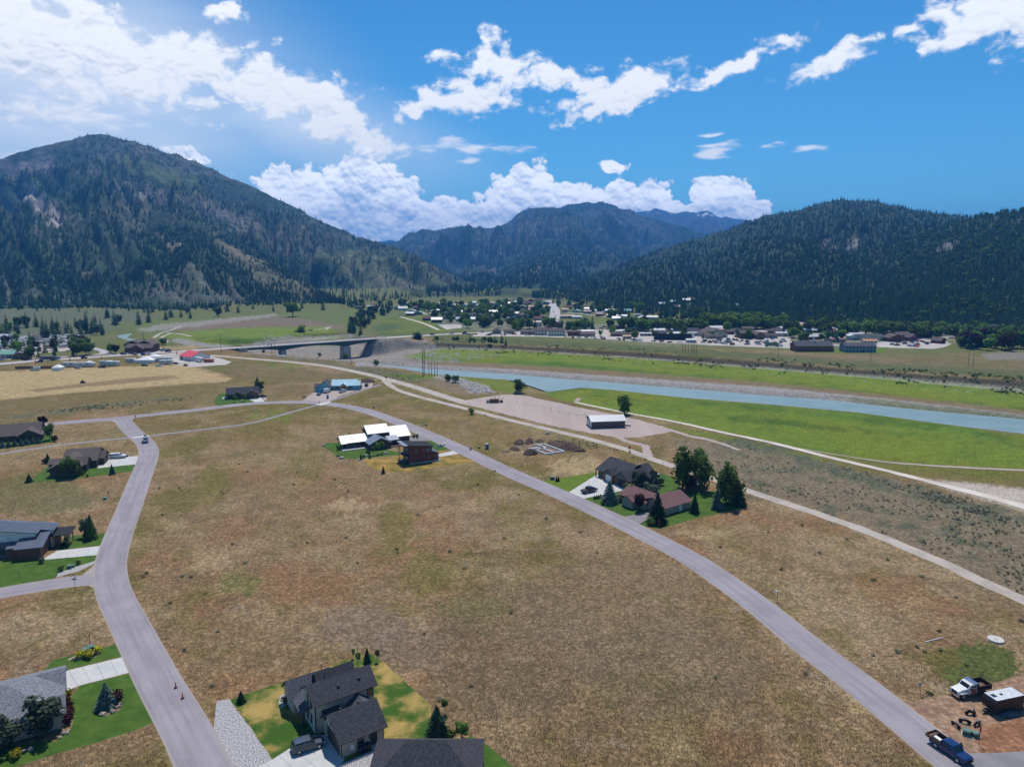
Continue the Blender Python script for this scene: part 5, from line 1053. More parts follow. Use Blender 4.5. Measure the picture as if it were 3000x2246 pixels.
for (x, y, z) in ((2, 5.2, 4.4), (5, 5.3, 4.35), (6.6, 8.6, 6.3), (3, 8.5, 6.25)): part('roof_vent', M_TRIM, h, lambda b: b.box(x - .2, x + .2, y - .15, y + .15, z - .25, z + .22))
for (x0, x1, y, z) in ((-.5, 7.4, -.62, 2.62), (-1.8, 9.2, 6.93, 5.1)): part('gutter', M_TRIM, h, lambda b: b.box(x0, x1, y - .1, y + .02, z, z + .14))
# --- dark roof cut by the bottom edge
rp = P(1250, 2163, 6.6); h = empty('house', (rp.x, rp.y, 0), 0, 'charcoal hip roof of a house cut off by the bottom edge', 'house')
hip(h, -7.6, 7.6, -5, 4.6, 2.9, 3.7, 'taupe', 'charcoal', .5)
opening(h, 'y-', -4, 1, 1.4, 1.3, -5, 'window', None, FRD); opening(h, 'y-', 2, 0, 4.8, 2.3, -5, 'garage_door', M_GDOOR, FRD)
# --- grey hip-roofed house at the left bottom
ep = P(188, 2088, 2.8); h = empty('house', (ep.x, ep.y, 0), R(31), 'taupe house with broad grey shingle hip roof at the lower left edge', 'house')
hip(h, -16.5, -.5, .5, 15.5, 2.8, 3.3, 'taupe', 'grey', .55)
gable(h, -6.0, -.25, 8.5, 14.5, 2.7, 1.9, 'taupe', 'grey', 'x', .5); gable(h, -5, -.25, 1.0, 5.5, 2.7, 1.5, 'taupe', 'grey', 'x', .5)
opening(h, 'x+', 11.5, 0, 4.9, 2.2, -.25, 'garage_door', M_WDOOR, FRW); opening(h, 'y-', -4, 1, 1.6, 1.3, .5, 'window', None, FRW); opening(h, 'y-', -9, .9, 1.6, 1.3, .5, 'window', None, FRW); opening(h, 'x+', 3.2, 1, 1.5, 1.2, -.25, 'window', None, FRW)
# --- modern house with dark metal roofs
h = house('house', 121, 1636, 17, 'modern house with dark blue metal roofs, white upper walls and cedar garage')
shed(h, -5.4, 0, .6, 8.2, 2.9, 4.6, 'redbrown', 'metalblue', 'y0', .55, seams=.6)
shed(h, -7.8, -5.4, 2.0, 7.0, 2.7, 3.5, 'redbrown', 'metalblue', 'y0', .4)
shed(h, -17.5, -2.4, 5.2, 12.0, 5.2, 7.9, 'white', 'metalblue', 'x1', .7, seams=.75)
shed(h, -3.2, .6, 8.0, 12.4, 4.6, 5.4, 'white', 'metalblue', 'x1', .6, seams=.75)
shed(h, -18, -7.8, 3.4, 6.0, 2.9, 3.5, 'slate', 'metalblue', 'y0', .3)
shed(h, .3, 4.6, 7.2, 11.2, 3.2, 3.7, 'log', 'dark', 'y0', .5, nowall=True)
part('porch_wall', wallmat('log'), h, lambda b: b.box(.3, 1.6, 9, 11.2, 0, 3.4))
for (x, y) in ((4.4, 7.4), (2.6, 7.4), (4.4, 11), (.8, 7.4)): post(h, x, y, 0, 3.25, .24)
part('beam', M_WOOD, h, lambda b: b.box(.3, 4.7, 7.25, 7.5, 3.0, 3.25))
opening(h, 'x+', 5.6, 0, 3.6, 2.4, 0, 'garage_door', M_GDOOR, M_WOOD); opening(h, 'y-', -12, 4.0, 1.7, .7, 5.2, 'window', None, FRD); opening(h, 'y-', -9.5, .9, 1.0, 1.4, 3.4, 'window', None, FRD); opening(h, 'y-', -12.5, 0, 2.2, 2.3, 3.4, 'door', None, FRD)
post(h, -.05, .7, 0, 2.8, .22); part('rake_board', M_WOOD, h, lambda b: slab(b, (.06, .1, 2.85), (.2, .1, 2.85), (.2, 8.4, 4.7), (.06, 8.4, 4.7), .25))
ch = part('chimney', mat('metal_flue', (.36, .38, .40), .4, .1), h, lambda b: b.box(-12.6, -11.8, 10.4, 11.2, 6.4, 8.6)); part('flue_cap', M_CHROME, ch, lambda b: b.cyl((-12.2, 10.8, 8.6), (-12.2, 10.8, 9.3), .18, .18, 10))
# --- brown gabled house with the white pickup
h = house('house', 289, 1367, 17, 'dark brown house with big brown shingle gables beside the white pickup')
gable(h, -11.2, -.6, .3, 12.6, 2.8, 3.1, 'darkbrown', 'brown', 'x', .6)
gable(h, -12.8, -3.6, -10, 4, 3.1, 2.5, 'darkbrown', 'brown', 'y', .6)
gable(h, -8, -2.6, -5.5, .3, 3.0, 1.9, 'darkbrown', 'brown', 'x', .5)
gable(h, -.6, 1.2, 3.5, 9.5, 2.7, 1.9, 'darkbrown', 'brown', 'x', .5); gable(h, -15.6, -12.8, -1, 4, 2.6, 1.2, 'darkbrown', 'brown', 'x', .4)
opening(h, 'x+', 6.5, 0, 4.8, 2.2, 1.2, 'garage_door', M_GDOOR, M_WOOD); opening(h, 'x+', 1.8, 0, 2.4, 2.2, -.6, 'garage_door', M_GDOOR, M_WOOD); opening(h, 'y-', -10, .9, 1.4, 1.4, -10, 'window', None, FRD); opening(h, 'y-', -6, .9, 1.4, 1.4, -10, 'window', None, FRD); opening(h, 'y-', -5, 1, 1.2, 1.2, .3, 'window', None, FRD)
# --- long brown house at the far left
h = house('house', 121, 1289, 25, 'long brown-roofed house behind a row of small blue spruces at left')
gable(h, -27, -.8, 2.8, 15, 2.7, 3.6, 'darkbrown', 'brown', 'x', .6); gable(h, -8.2, .2, -.6, 7, 2.7, 2.4, 'darkbrown', 'brown', 'y', .6); gable(h, -12, -8, 12, 19, 2.7, 2.6, 'darkbrown', 'brown', 'y', .5)
for x in (-6, -3.8): opening(h, 'y-', x, .8, 1.8, 1.7, -.6, 'window', None, FRD)
for x in (-20, -15, -11): opening(h, 'y-', x, .8, 1.6, 1.4, 2.8, 'window', None, FRD)
part('roof_vent', M_WHITE, h, lambda b: b.box(-16, -15.5, 5, 5.4, 4.0, 4.9))
# --- charcoal house up by the loop street
h = house('house', 759, 1164, 22, 'charcoal-roofed brown house with garage gable by the loop street')
gable(h, -16.5, 0, .8, 9.5, 2.7, 2.9, 'darkbrown', 'charcoal', 'x', .55); gable(h, -7.2, -.4, -2.0, 5, 2.7, 2.0, 'brown', 'charcoal', 'y', .5); gable(h, -13.2, -9.2, -.9, 5, 2.7, 1.4, 'darkbrown', 'charcoal', 'y', .5)
opening(h, 'y-', -4.6, 0, 4.4, 2.2, -2, 'garage_door', M_GDOOR, M_WOOD); opening(h, 'y-', -1.2, 0, 1.3, 2.2, -2, 'garage_door', M_GDOOR, M_WOOD); opening(h, 'y-', -11.2, .8, 1.5, 1.3, -.9, 'window', None, FRD); opening(h, 'y-', -14.8, .8, 1.3, 1.3, .8, 'window', None, FRD)
post(h, -17.3, 1, 0, 2.6, .22, M_TRIM); part('porch', M_FOUND, h, lambda b: b.box(-19, -16.5, 1, 7, 0, .3))
# --- house under construction wrapped in blue sheathing
h = house('house', 966.5, 1148.5, 4, 'unfinished house wrapped in pale blue sheathing with bare gables')
gable(h, -6.8, 0, 0, 11, 3.0, 3.5, 'blue', 'slate', 'y', .4); gable(h, 0, 14.2, 6.2, 15, 3.0, 2.7, 'blue', 'paleblue', 'x', .5); gable(h, 12, 16.2, 7, 13, 2.9, 2.0, 'blue', 'paleblue', 'x', .4); gable(h, 5.2, 9.2, 4.4, 10, 2.9, 1.6, 'osb', 'paleblue', 'y', .4); gable(h, -9, -6.8, 1.5, 7, 2.8, 1.6, 'blue', 'slate', 'x', .3)
opening(h, 'y-', -3.6, 1, 1.2, 1.2, 0, 'window', None, None); opening(h, 'y-', 7.2, 0, 1.8, 2.3, 4.4, 'door', M_TRIM, None); opening(h, 'y-', 3.2, .9, 1.4, 1.3, 6.2, 'window', None, None); opening(h, 'y-', 11, .9, 1.8, 1.3, 6.2, 'window', None, None); opening(h, 'x+', 2.8, 0, 3.2, 2.3, 0, 'garage_door', M_TRIM, None)
for x in (.6, 1.8, 4.6, 9.8, 12.6): part('stud', wallmat('osb'), h, lambda b: b.box(x, x + .3, 6.1, 6.2, 0, 2.9))
# --- white-roofed compound
h = house('house', 1198.5, 1289.5, 28, 'sprawling dark timber house with bright white metal roofs')
gable(h, -8.2, -.6, -2.2, 9.6, 3.1, 3.0, 'darkbrown', 'white', 'x', .6, seams=.9); gable(h, -17.4, -9, .2, 8.8, 5.0, 2.4, 'darkbrown', 'white', 'x', .6, seams=.9)
gable(h, -26.4, -18, -1.6, 6.0, 2.8, 1.9, 'darkbrown', 'white', 'x', .7, seams=.9); gable(h, -19.2, -10.6, -8, .6, 2.6, 2.0, 'darkbrown', 'bluegrey', 'y', .6, seams=.9)  # front gable roof takes blue-grey: its shade is put into the colour
shed(h, -10.6, -6.6, -5.5, -2.2, 2.4, 3.2, 'darkbrown', 'bluegrey', 'y0', .4, nowall=True)
for (x, y) in ((-28.6, -1.4), (-28.6, 5.6), (-26.8, -1.5)): post(h, x, y, 0, 2.6, .25)
rf = part('porch_roof', roofmat('white'), h, lambda b: slab(b, (-29.3, -2.3, 2.35), (-27, -2.3, 2.35), (-27, 2.2, 4.68), (-29.3, 2.2, 4.68), .16)); part('porch_roof', roofmat('white'), h, lambda b: slab(b, (-29.3, 6.7, 2.35), (-27, 6.7, 2.35), (-27, 2.21, 4.68), (-29.3, 2.21, 4.68), .16))
part('patio', M_FOUND, h, lambda b: b.box(-29.5, -18, -4.8, -1.6, 0, .25)); part('deck', mat('deck_boards', (.16, .10, .07), .8), h, lambda b: b.box(-10.6, -5, -8, -5.4, 0, .4))
for x in (-24, -21): opening(h, 'y-', x, .5, 2.0, 1.9, -1.6, 'window', None, FRD)
for x in (-13, -11.4): opening(h, 'y-', x, 3.9, .9, .7, .2, 'window', None, FRD)
for x in (-16.8, -14.9, -13): opening(h, 'y-', x, .6, 1.2, 1.7, -8, 'window', None, FRD)
opening(h, 'y-', -4.5, .8, 1.6, 1.3, -2.2, 'window', None, FRD); part('chimney', M_TRIM, h, lambda b: b.cyl((-24.5, 3.4, 4), (-24.5, 3.4, 5.6), .2, .2, 8)); opening(h, 'x+', 3.7, 0, 6.0, 2.6, -.6, 'garage_door', M_GDOOR, FRD)
# --- red two-storey house
h = house('house', 1200.5, 1360, 27.7, 'rust-red two-storey house with dark single-slope roof on a scorched lawn')
shed(h, 0, 9.0, 0, 7.0, 5.9, 7.1, 'red', 'dark', 'x1', .7); shed(h, 7.6, 11.6, .8, 7.6, 2.9, 4.4, 'red', 'metalblue', 'x1', .6)
part('foundation', M_FOUND, h, lambda b: b.box(-.05, 11.65, -.05, 7.0, 0, .4)); part('band', M_TRIM, h, lambda b: b.box(-.04, 9.03, -.045, .05, 3.0, 3.2))
for (x, z, w_, t_) in ((2.5, 4.0, .7, 1.4), (5.6, 4.3, .45, 1.3), (7.2, 4.1, 1.1, 1.4), (8.35, 4.1, .7, 1.4), (7.3, 1.1, .6, 1.3), (10.4, 1.2, .4, 1.2)): opening(h, 'y-', x, z, w_, t_, 0 if x < 9 else .8, 'window', glass('pale_glass', (.10, .15, .16)), FRD)
opening(h, 'x-', 3.4, 3.4, 3.8, 2.2, 0, 'window', glass('pale_glass'), FRD); opening(h, 'x-', 3.4, .5, 3.6, 2.2, 0, 'door', glass('pale_glass'), FRD)
part('balcony', M_TRIM, h, lambda b: b.box(-1.9, -.02, .2, 6.8, 3.0, 3.25)); part('deck', M_TRIM, h, lambda b: b.box(-2.4, -.02, .4, 6.8, .2, .5)); part('step', M_TRIM, h, lambda b: b.box(-3.2, -2.4, 2, 4, 0, .25))
for y in (.3, 6.7): post(h, -1.8, y, 0, 6.9, .2, M_RUST)
part('railing', M_TRIM, h, lambda b: b.box(-1.95, -1.88, .2, 6.8, 4.1, 4.2)); part('roof_extension', roofmat('bluegrey'), h, lambda b: slab(b, (-2.3, -.7, 7.5), (-.7, -.7, 7.42), (-.7, 7.7, 7.42), (-2.3, 7.7, 7.5), .2))
post(h, 11.9, 1, 0, 2.8, .2); part('porch', M_FOUND, h, lambda b: b.box(9.2, 12.3, -1.0, .8, 0, .3))
# --- charcoal house with open garage
h = house('house', 1820.5, 1421, -57, 'charcoal-roofed house with timber garage posts behind the blue pickup')
gable(h, -12.2, .2, 0, 12.4, 3.0, 3.2, 'slate', 'charcoal', 'x', .8); gable(h, -2.2, 4.3, -.8, 8.6, 3.0, 2.3, 'slate', 'charcoal', 'y', .6); gable(h, -7.4, -3.2, -1.2, 4, 3.0, 1.6, 'slate', 'charcoal', 'y', .5); gable(h, -6.5, -1.5, 12.4, 15.5, 2.9, 1.5, 'slate', 'charcoal', 'y', .4)
gable(h, -1, 2.6, 8.6, 13.6, 2.9, 1.5, 'slate', 'charcoal', 'x', .4)
opening(h, 'y-', 1.0, 0, 4.2, 2.4, -.8, 'garage_door', M_TRIM, M_WOOD); opening(h, 'y-', -5.3, 0, 2.8, 2.4, -1.2, 'garage_door', M_WDOOR, M_WOOD); opening(h, 'y-', -9.6, .4, 1.6, 1.9, 0, 'window', None, M_WOOD)  # dark flat panel stands for the shade inside the open garage
for (x, y) in ((-12.8, -.5), (-7.5, -1.4), (-3.1, -1.4), (4.2, -1.0), (-2.1, -1.0), (1.4, 15.0)): post(h, x, y, 0, 2.8, .3)
opening(h, 'x+', 3, 1, 1.4, 1.2, 4.3, 'window', None, FRD)
ht = empty('hot_tub', G(1920, 1394), 0.3, 'brown hot tub with grey cover behind the charcoal house', 'hot tub'); part('tub', wallmat('brown'), ht, lambda b: b.box(-1.1, 1.1, -1.1, 1.1, 0, .8)); part('cover', roofmat('lightgrey'), ht, lambda b: b.box(-1.15, 1.15, -1.15, 1.15, .8, .95))
# --- maroon-roofed house
h = house('house', 1956, 1509.5, 36, 'taupe house with maroon shingle roof among spruces')
gable(h, -1.0, 10.4, .4, 9.4, 2.6, 2.0, 'taupe', 'maroon', 'x', .6); gable(h, -2.2, 6.4, 7.0, 17.5, 2.6, 2.0, 'taupe', 'maroon', 'y', .6); gable(h, -4.6, -2.2, 10, 14.5, 2.6, 1.2, 'taupe', 'maroon', 'x', .4)
opening(h, 'y-', 6.1, 0, .95, 2.05, .4, 'door', M_WHITE, FRW); opening(h, 'x-', 16, .9, 1.5, 1.2, -2.2, 'window', None, FRW); opening(h, 'x-', 8.6, .9, 1.5, 1.2, -2.2, 'window', None, FRW)
part('deck', mat('deck_boards', (.16, .10, .07)), h, lambda b: b.box(10.4, 13.4, 3.5, 9, 0, .5))
for k in range(7): part('railing_post', M_WHITE, h, lambda b: b.box(13.2, 13.3, 3.6 + k * .88, 3.7 + k * .88, .5, 1.5))
part('railing', mat('deck_rail', (.25, .14, .12), .8), h, lambda b: b.box(13.18, 13.32, 3.5, 9, 1.4, 1.5))
yt = empty('yurt', G(2030, 1432), 0, 'round grey-domed yurt under the tall cottonwoods', 'yurt'); part('wall', wallmat('darkbrown'), yt, lambda b: b.cyl((0, 0, 0), (0, 0, 2.4), 2.6, 2.6, 18)); part('dome', roofmat('lightgrey'), yt, lambda b: b.cyl((0, 0, 2.4), (0, 0, 4.0), 2.8, .6, 18))
# --- plum barn on the gravel lot
h = house('barn', 1734, 1255, 9, 'long plum-sided barn with pale metal roof on the gravel lot', 'barn')
gable(h, 0, 15.6, 0, 9.2, 3.4, 1.7, 'plum', 'lightgrey', 'x', .6, seams=1.2)
for y in (2.4, 6.6): opening(h, 'x-', y, 0, 3.0, 2.9, 0, 'garage_door', M_WDOOR, FRW)
for x in (9.4, 12): opening(h, 'y-', x, 2.4, 1.2, .6, 0, 'window', mat('weathered_board', (.26, .17, .11)), None)
# --- red-roofed workshop
h = house('workshop', 558.3, 1058.4, 49.6, 'white metal workshop with bright red roof by the highway', 'workshop')
gable(h, 0, 15.7, 0, 18.5, 3.3, 3.2, 'white', 'red', 'y', .5)
for k in range(8): part('wall_panel', wallmat('white'), h, lambda b: b.box(.1 + k * 1.95, .1 + k * 1.95 + 1.88, -.03, .03, .1, 3.25))
opening(h, 'x-', 6, 0, 3.6, 2.8, 0, 'garage_door', mat('garage_door_grey', (.35, .36, .38), .5), FRD); opening(h, 'x-', 14, 0, 3, 2.6, 0, 'garage_door', M_TRIM, None); opening(h, 'x-', 1.2, 0, 1, 2.1, 0, 'door', M_GDOOR, None)
# --- dark lodge beyond the highway
h = house('lodge', 364, 1034, 0, 'brown multi-gabled lodge across the highway with parked cars', 'lodge')
gable(h, -6, 8, 12, 26, 6.0, 3.2, 'redbrown', 'brown', 'y', .8); gable(h, 4, 18, 13, 24, 6.2, 2.8, 'redbrown', 'brown', 'y', .8); gable(h, 0, 22, 2, 13, 4.4, 2.6, 'redbrown', 'brown', 'x', .8); gable(h, 6, 16, -1, 6, 4.2, 2.6, 'redbrown', 'brown', 'y', .8)
for x in (2.5, 8.5, 13, 19): opening(h, 'y-', x, 1, 1.8, 1.8, 2 if x in (2.5, 19) else -1, 'window', None, FRD)
for x in (-3, 2, 11): opening(h, 'y-', x, 6.3, 1.6, 1.3, 12 if x < 4 else 13, 'window', None, FRD)
# ================================================================== the bridge
M_TEAL = mat('teal_girder', (.035, .075, .085), .55, .15, .5); M_PIER = mat('pier_concrete', (.34, .335, .33), .9, .15, .4, bump=.02)
bp_ = [hwyW[i] for i in range(9, 14)]; br = empty('bridge', (bp_[0].x, bp_[0].y, 0), 0, 'teal steel girder highway bridge on a concrete pier over the river', 'bridge')
base = Vector((bp_[0].x, bp_[0].y, 0)); A0, B0 = bp_[0], bp_[-1]; dv = (B0 - A0); Lb = Vector((dv.x, dv.y, 0)).length; ux = Vector((dv.x, dv.y, 0)).normalized(); uy = Vector((-ux.y, ux.x, 0)); br.rotation_euler = (0, 0, math.atan2(ux.y, ux.x)); DZ = 3.2
def sag(t): # haunch depth along the bridge, deep over the pier and at the far shoe
    return 1.9 + 2.6 * max(0, 1 - abs(t - .72) / .24) ** 1.6 + 2.2 * max(0, 1 - abs(t - .26) / .2) ** 1.6
part('deck', M_HWY, br, lambda b: b.box(-4, Lb + 4, -6.2, 6.2, DZ - .45, DZ + .02))
for sy in (-4.6, 0, 4.6):
    def fg(b):
        n = 60; pf = [(Lb * i / n, DZ - .45) for i in range(n + 1)] + [(Lb * i / n, DZ - .45 - sag(i / n)) for i in range(n, -1, -1)]
        for i in range(n): b.hexa([(pf[i][0], sy - .25, DZ - .45 - sag(i / n)), (pf[i + 1][0], sy - .25, DZ - .45 - sag((i + 1) / n)), (pf[i + 1][0], sy + .25, DZ - .45 - sag((i + 1) / n)), (pf[i][0], sy + .25, DZ - .45 - sag(i / n)), (pf[i][0], sy - .25, DZ - .46), (pf[i + 1][0], sy - .25, DZ - .46), (pf[i + 1][0], sy + .25, DZ - .46), (pf[i][0], sy + .25, DZ - .46)])
    part('girder', M_TEAL, br, fg)
def railf(sy):
    rail = part('railing', M_TRIM, br, lambda b: (b.box(-4, Lb + 4, sy - .05, sy + .05, DZ + .95, DZ + 1.08), b.box(-4, Lb + 4, sy - .04, sy + .04, DZ + .5, DZ + .58)))
    for k in range(int(Lb / 3.0) + 2): part('railing_post', M_TRIM, rail, lambda b: b.box(-2 + k * 3 - .06, -2 + k * 3 + .06, sy - .07, sy + .07, DZ, DZ + 1.05))
railf(-6.1); railf(6.1)
pr = part('pier', M_PIER, br, lambda b: b.add([(Lb * .72 - 3.6, -5.4, -19), (Lb * .72 + 3.6, -5.4, -19), (Lb * .72 + 3.6, 5.4, -19), (Lb * .72 - 3.6, 5.4, -19), (Lb * .72 - 2.9, -5.0, DZ - 5.2), (Lb * .72 + 2.9, -5.0, DZ - 5.2), (Lb * .72 + 2.9, 5.0, DZ - 5.2), (Lb * .72 - 2.9, 5.0, DZ - 5.2)], [(3, 2, 1, 0), (4, 5, 6, 7), (0, 1, 5, 4), (1, 2, 6, 5), (2, 3, 7, 6), (3, 0, 4, 7)]))
for k in (-2, -.7, .7, 2): part('bearing', M_TRIM, br, lambda b: b.box(Lb * .72 + k - .3, Lb * .72 + k + .3, -4.8, 4.8, DZ - 5.25, DZ - 4.8))
part('pier', M_PIER, br, lambda b: b.box(Lb * .26 - 2, Lb * .26 + 2, -4.8, 4.8, -12, DZ - 4.4)); part('abutment', M_PIER, br, lambda b: b.box(Lb - 2, Lb + 5, -6.0, 6.0, -6, DZ - .5)); part('abutment', M_PIER, br, lambda b: b.box(-5, 1.5, -6.0, 6.0, -6, DZ - .5))
# ================================================================== near vehicles
yw = ypx((2722, 2160), (2832, 2235)); BLUE = paint('metallic_blue', (.007, .026, .105))
c0 = P(2784, 2206); o = car('pickup', BLUE, c0, yw, 'blue crew-cab pickup with rusty flatbed and open door at lower right')
# flatbed in place of the factory box
for ch_ in list(o.children):
    if ch_.name.startswith('bed_floor'): bpy.data.objects.remove(ch_)
bed = part('flatbed', M_RUST, o, lambda b: b.box(-3.5, -1.0, -1.12, 1.12, 1.06, 1.22))
for (x0, x1, y0, y1) in ((-3.5, -1.0, -1.12, -1.04), (-3.5, -1.0, 1.04, 1.12), (-3.5, -3.42, -1.12, 1.12)): part('side_board', M_RUST, bed, lambda b: b.box(x0, x1, y0, y1, 1.22, 1.52))
part('cargo', M_WHITE, o, lambda b: b.box(-2.6, -1.4, -.5, .1, 1.23, 1.33)); part('headboard', M_BLACKP, o, lambda b: b.box(-1.0, -.9, -1.0, 1.0, 1.22, 1.9))
part('open_door', BLUE, o, lambda b: b.hexa([(.75, .98, .55), (.85, .98, .55), (.55, 1.95, .55), (.45, 1.95, .55), (.75, .98, 1.15), (.85, .98, 1.15), (.55, 1.95, 1.15), (.45, 1.95, 1.15)])); part('door_window', M_BLACKP, o, lambda b: b.hexa([(.75, .98, 1.15), (.82, .98, 1.15), (.52, 1.95, 1.15), (.45, 1.95, 1.15), (.55, .98, 1.8), (.6, .98, 1.8), (.45, 1.6, 1.8), (.4, 1.6, 1.8)]))
# dump truck
yw = ypx((2868, 2030), (2812, 2040)); o = empty('dump_truck', P(2838, 2032), yw, 'white and red dump truck with rusty empty bed', 'dump truck'); MW_ = paint('truck_white', (.62, .62, .60)); MR_ = paint('truck_red', (.22, .015, .02))
part('chassis', M_BLACKP, o, lambda b: b.box(-3.1, 3.0, -.5, .5, .6, .9))
part('hood', MW_, o, lambda b: loft(b, [(1.2, .75, 1.75, 1.0, .92), (2.4, .75, 1.55, .95, .8), (3.15, .8, 1.35, .9, .7)], 0, 0)); part('cab', MW_, o, lambda b: loft(b, [(-.45, .8, 2.35, 1.1, .98), (.6, .8, 2.4, 1.1, .98), (.8, .8, 2.35, 1.1, .95), (1.3, .8, 1.75, 1.1, 1.0)], 0, 0))
quad(o, 'windscreen', M_GLASSV, [(1.3, -.85, 1.78), (1.3, .85, 1.78), (.88, .8, 2.28), (.88, -.8, 2.28)])
for sg in (-1, 1):
    part('door', MR_, o, lambda b: b.box(-.3, .75, *sorted((sg * 1.05, sg * 1.13)), .85, 1.7)); part('side_window', M_GLASSV, o, lambda b: b.box(-.25, .65, *sorted((sg * 1.0, sg * 1.07)), 1.72, 2.15)); part('fender', MW_, o, lambda b: b.box(1.6, 2.9, *sorted((sg * .8, sg * 1.18)), .95, 1.15)); part('headlight', M_LAMP, o, lambda b: b.box(3.05, 3.2, sg * .7 - .12, sg * .7 + .12, 1.0, 1.2)); part('mirror', M_BLACKP, o, lambda b: b.box(.9, 1.0, *sorted((sg * 1.15, sg * 1.4)), 1.6, 2.0))
part('grille', M_BLACKP, o, lambda b: b.box(3.1, 3.19, -.55, .55, .85, 1.28)); part('bumper', M_CHROME, o, lambda b: b.box(3.12, 3.4, -1.1, 1.1, .5, .78)); wheels(o, (2.3, -2.1), 1.0, .5, .34)
bd = part('dump_bed', M_RUST, o, lambda b: b.box(-3.5, -.65, -1.2, 1.2, 1.15, 1.3))
for (x0, x1, y0, y1, zt) in ((-3.5, -.65, -1.2, -1.1, 2.05), (-3.5, -.65, 1.1, 1.2, 2.05), (-3.5, -3.4, -1.1, 1.1, 2.05), (-.75, -.65, -1.1, 1.1, 2.45)): part('bed_wall', mat('dark_bed_steel', (.045, .03, .028), .8, .3, 3), bd, lambda b: b.box(x0, x1, y0, y1, 1.3, zt))
part('cab_guard', M_CHROME, bd, lambda b: b.box(-.65, .25, -1.1, 1.1, 2.45, 2.55))
# black cargo trailer
yw = ypx((2905, 2092), (2978, 2076)); o = trailer(P(2934, 2076), yw + math.pi, 6.4, 2.5, 2.75, mat('trailer_black', (.014, .013, .014), .35), 'black enclosed cargo trailer with pale roof and open ramp', 'cargo_trailer', 'trailer', roofm=mat('trailer_roof', (.50, .52, .54), .4, .1), ac=False)
part('roof_vent', M_BLACKP, o, lambda b: b.box(.3, .7, -.2, .2, 2.79, 2.9)); part('roof_hatch', mat('solar_panel', (.03, .035, .06), .3), o, lambda b: b.box(1.6, 2.4, -.5, .3, 2.79, 2.83)); part('ramp', mat('ramp_plywood', (.40, .28, .18), .8), o, lambda b: slab(b, (-6.0, -1.1, .06), (-3.2, -1.1, .62), (-3.2, 1.1, .62), (-6.0, 1.1, .06), .08)); part('stone_guard', M_CHROME, o, lambda b: b.box(2.72, 2.76, -1.2, 1.2, .6, 1.0))
tp = empty('tarp_bundle', P(2955, 2094), .2, 'crumpled grey-blue tarp bundle in the black trailer shade', 'tarp'); bm = bmesh.new(); bmesh.ops.create_icosphere(bm, subdivisions=3, radius=1)
for v in bm.verts: v.co = Vector((v.co.x * 1.6, v.co.y * .7, max(0, v.co.z) * .6)) * (1 + .25 * math.sin(v.co.x * 9) * math.cos(v.co.y * 11))
me = bpy.data.meshes.new('tarp'); bm.to_mesh(me); bm.free(); me.materials.append(mat('tarp_blue', (.07, .09, .11), .6)); q = bpy.data.objects.new('tarp', me); COL.objects.link(q); q.parent = tp
# suv by the tan house
car('suv', paint('steel_grey', (.055, .07, .095)), P(902, 2190), ypx((868, 2206), (945, 2182)), 'steel grey SUV on the concrete drive of the tan house')
# white pickup with canopy
o = car('pickup', paint('white', (.62, .63, .64)), P(345, 1341), ypx((325, 1343), (365, 1341)), 'white pickup with canopy parked on the brown house drive'); part('canopy', paint('white', (.62, .63, .64)), o, lambda b: loft(b, [(-2.85, 1.15, 1.75, .95, .80), (-2.6, 1.15, 1.9, .95, .82), (-.8, 1.15, 1.9, .95, .82), (-.75, 1.15, 1.88, .95, .82)], 0, 0))
for sg in (-1, 1): part('canopy_window', M_GLASSV, o, lambda b: b.box(-2.6, -1.0, *sorted((sg * .90, sg * .955)), 1.32, 1.62))
car('pickup', paint('navy', (.012, .02, .055)), P(1726, 1441), ypx((1708, 1446), (1748, 1436)), 'navy blue pickup parked on the pale concrete drive')
o = car('van', paint('van_silver', (.50, .52, .55)), P(427, 1293), ypx((426, 1300), (424, 1285)), 'silver camper van driving on the left street by the crosswalk'); part('roof_box', M_BLACKP, o, lambda b: b.box(-2.2, .6, -.6, .6, 2.7, 2.82)); part('awning', M_WHITE, o, lambda b: b.box(-2.4, 1.0, .85, 1.05, 2.4, 2.6))
# building-site vehicles
car('pickup', paint('white2', (.60, .61, .62)), P(1004, 1149), ypx((995, 1152), (1013, 1146)), 'white pickup parked before the blue unfinished house'); car('suv', paint('teal_dark', (.04, .06, .07)), P(1074, 1131), ypx((1070, 1136), (1077, 1126)), 'dark teal SUV at the far end of the building plot'); car('sedan', paint('sky', (.10, .16, .22)), P(935, 1157), R(88), 'small blue-grey car at left of the building plot')
trailer(P(958, 1150), R(80), 5.0, 2.2, 2.6, mat('trailer_white', (.60, .60, .62), .4), 'white box trailer beside the unfinished blue house', 'cargo_trailer', ac=False); trailer(P(1053, 1139), R(75), 3.6, 2.0, 2.2, mat('trailer_grey', (.10, .10, .11), .5), 'small dark trailer with pale roof by the building plot', 'cargo_trailer', roofm=M_WHITE, ac=False)
car('sedan', paint('dark_sedan', (.03, .03, .035)), P(770, 1163), R(30), 'dark car on the gravel pad beside the charcoal house')
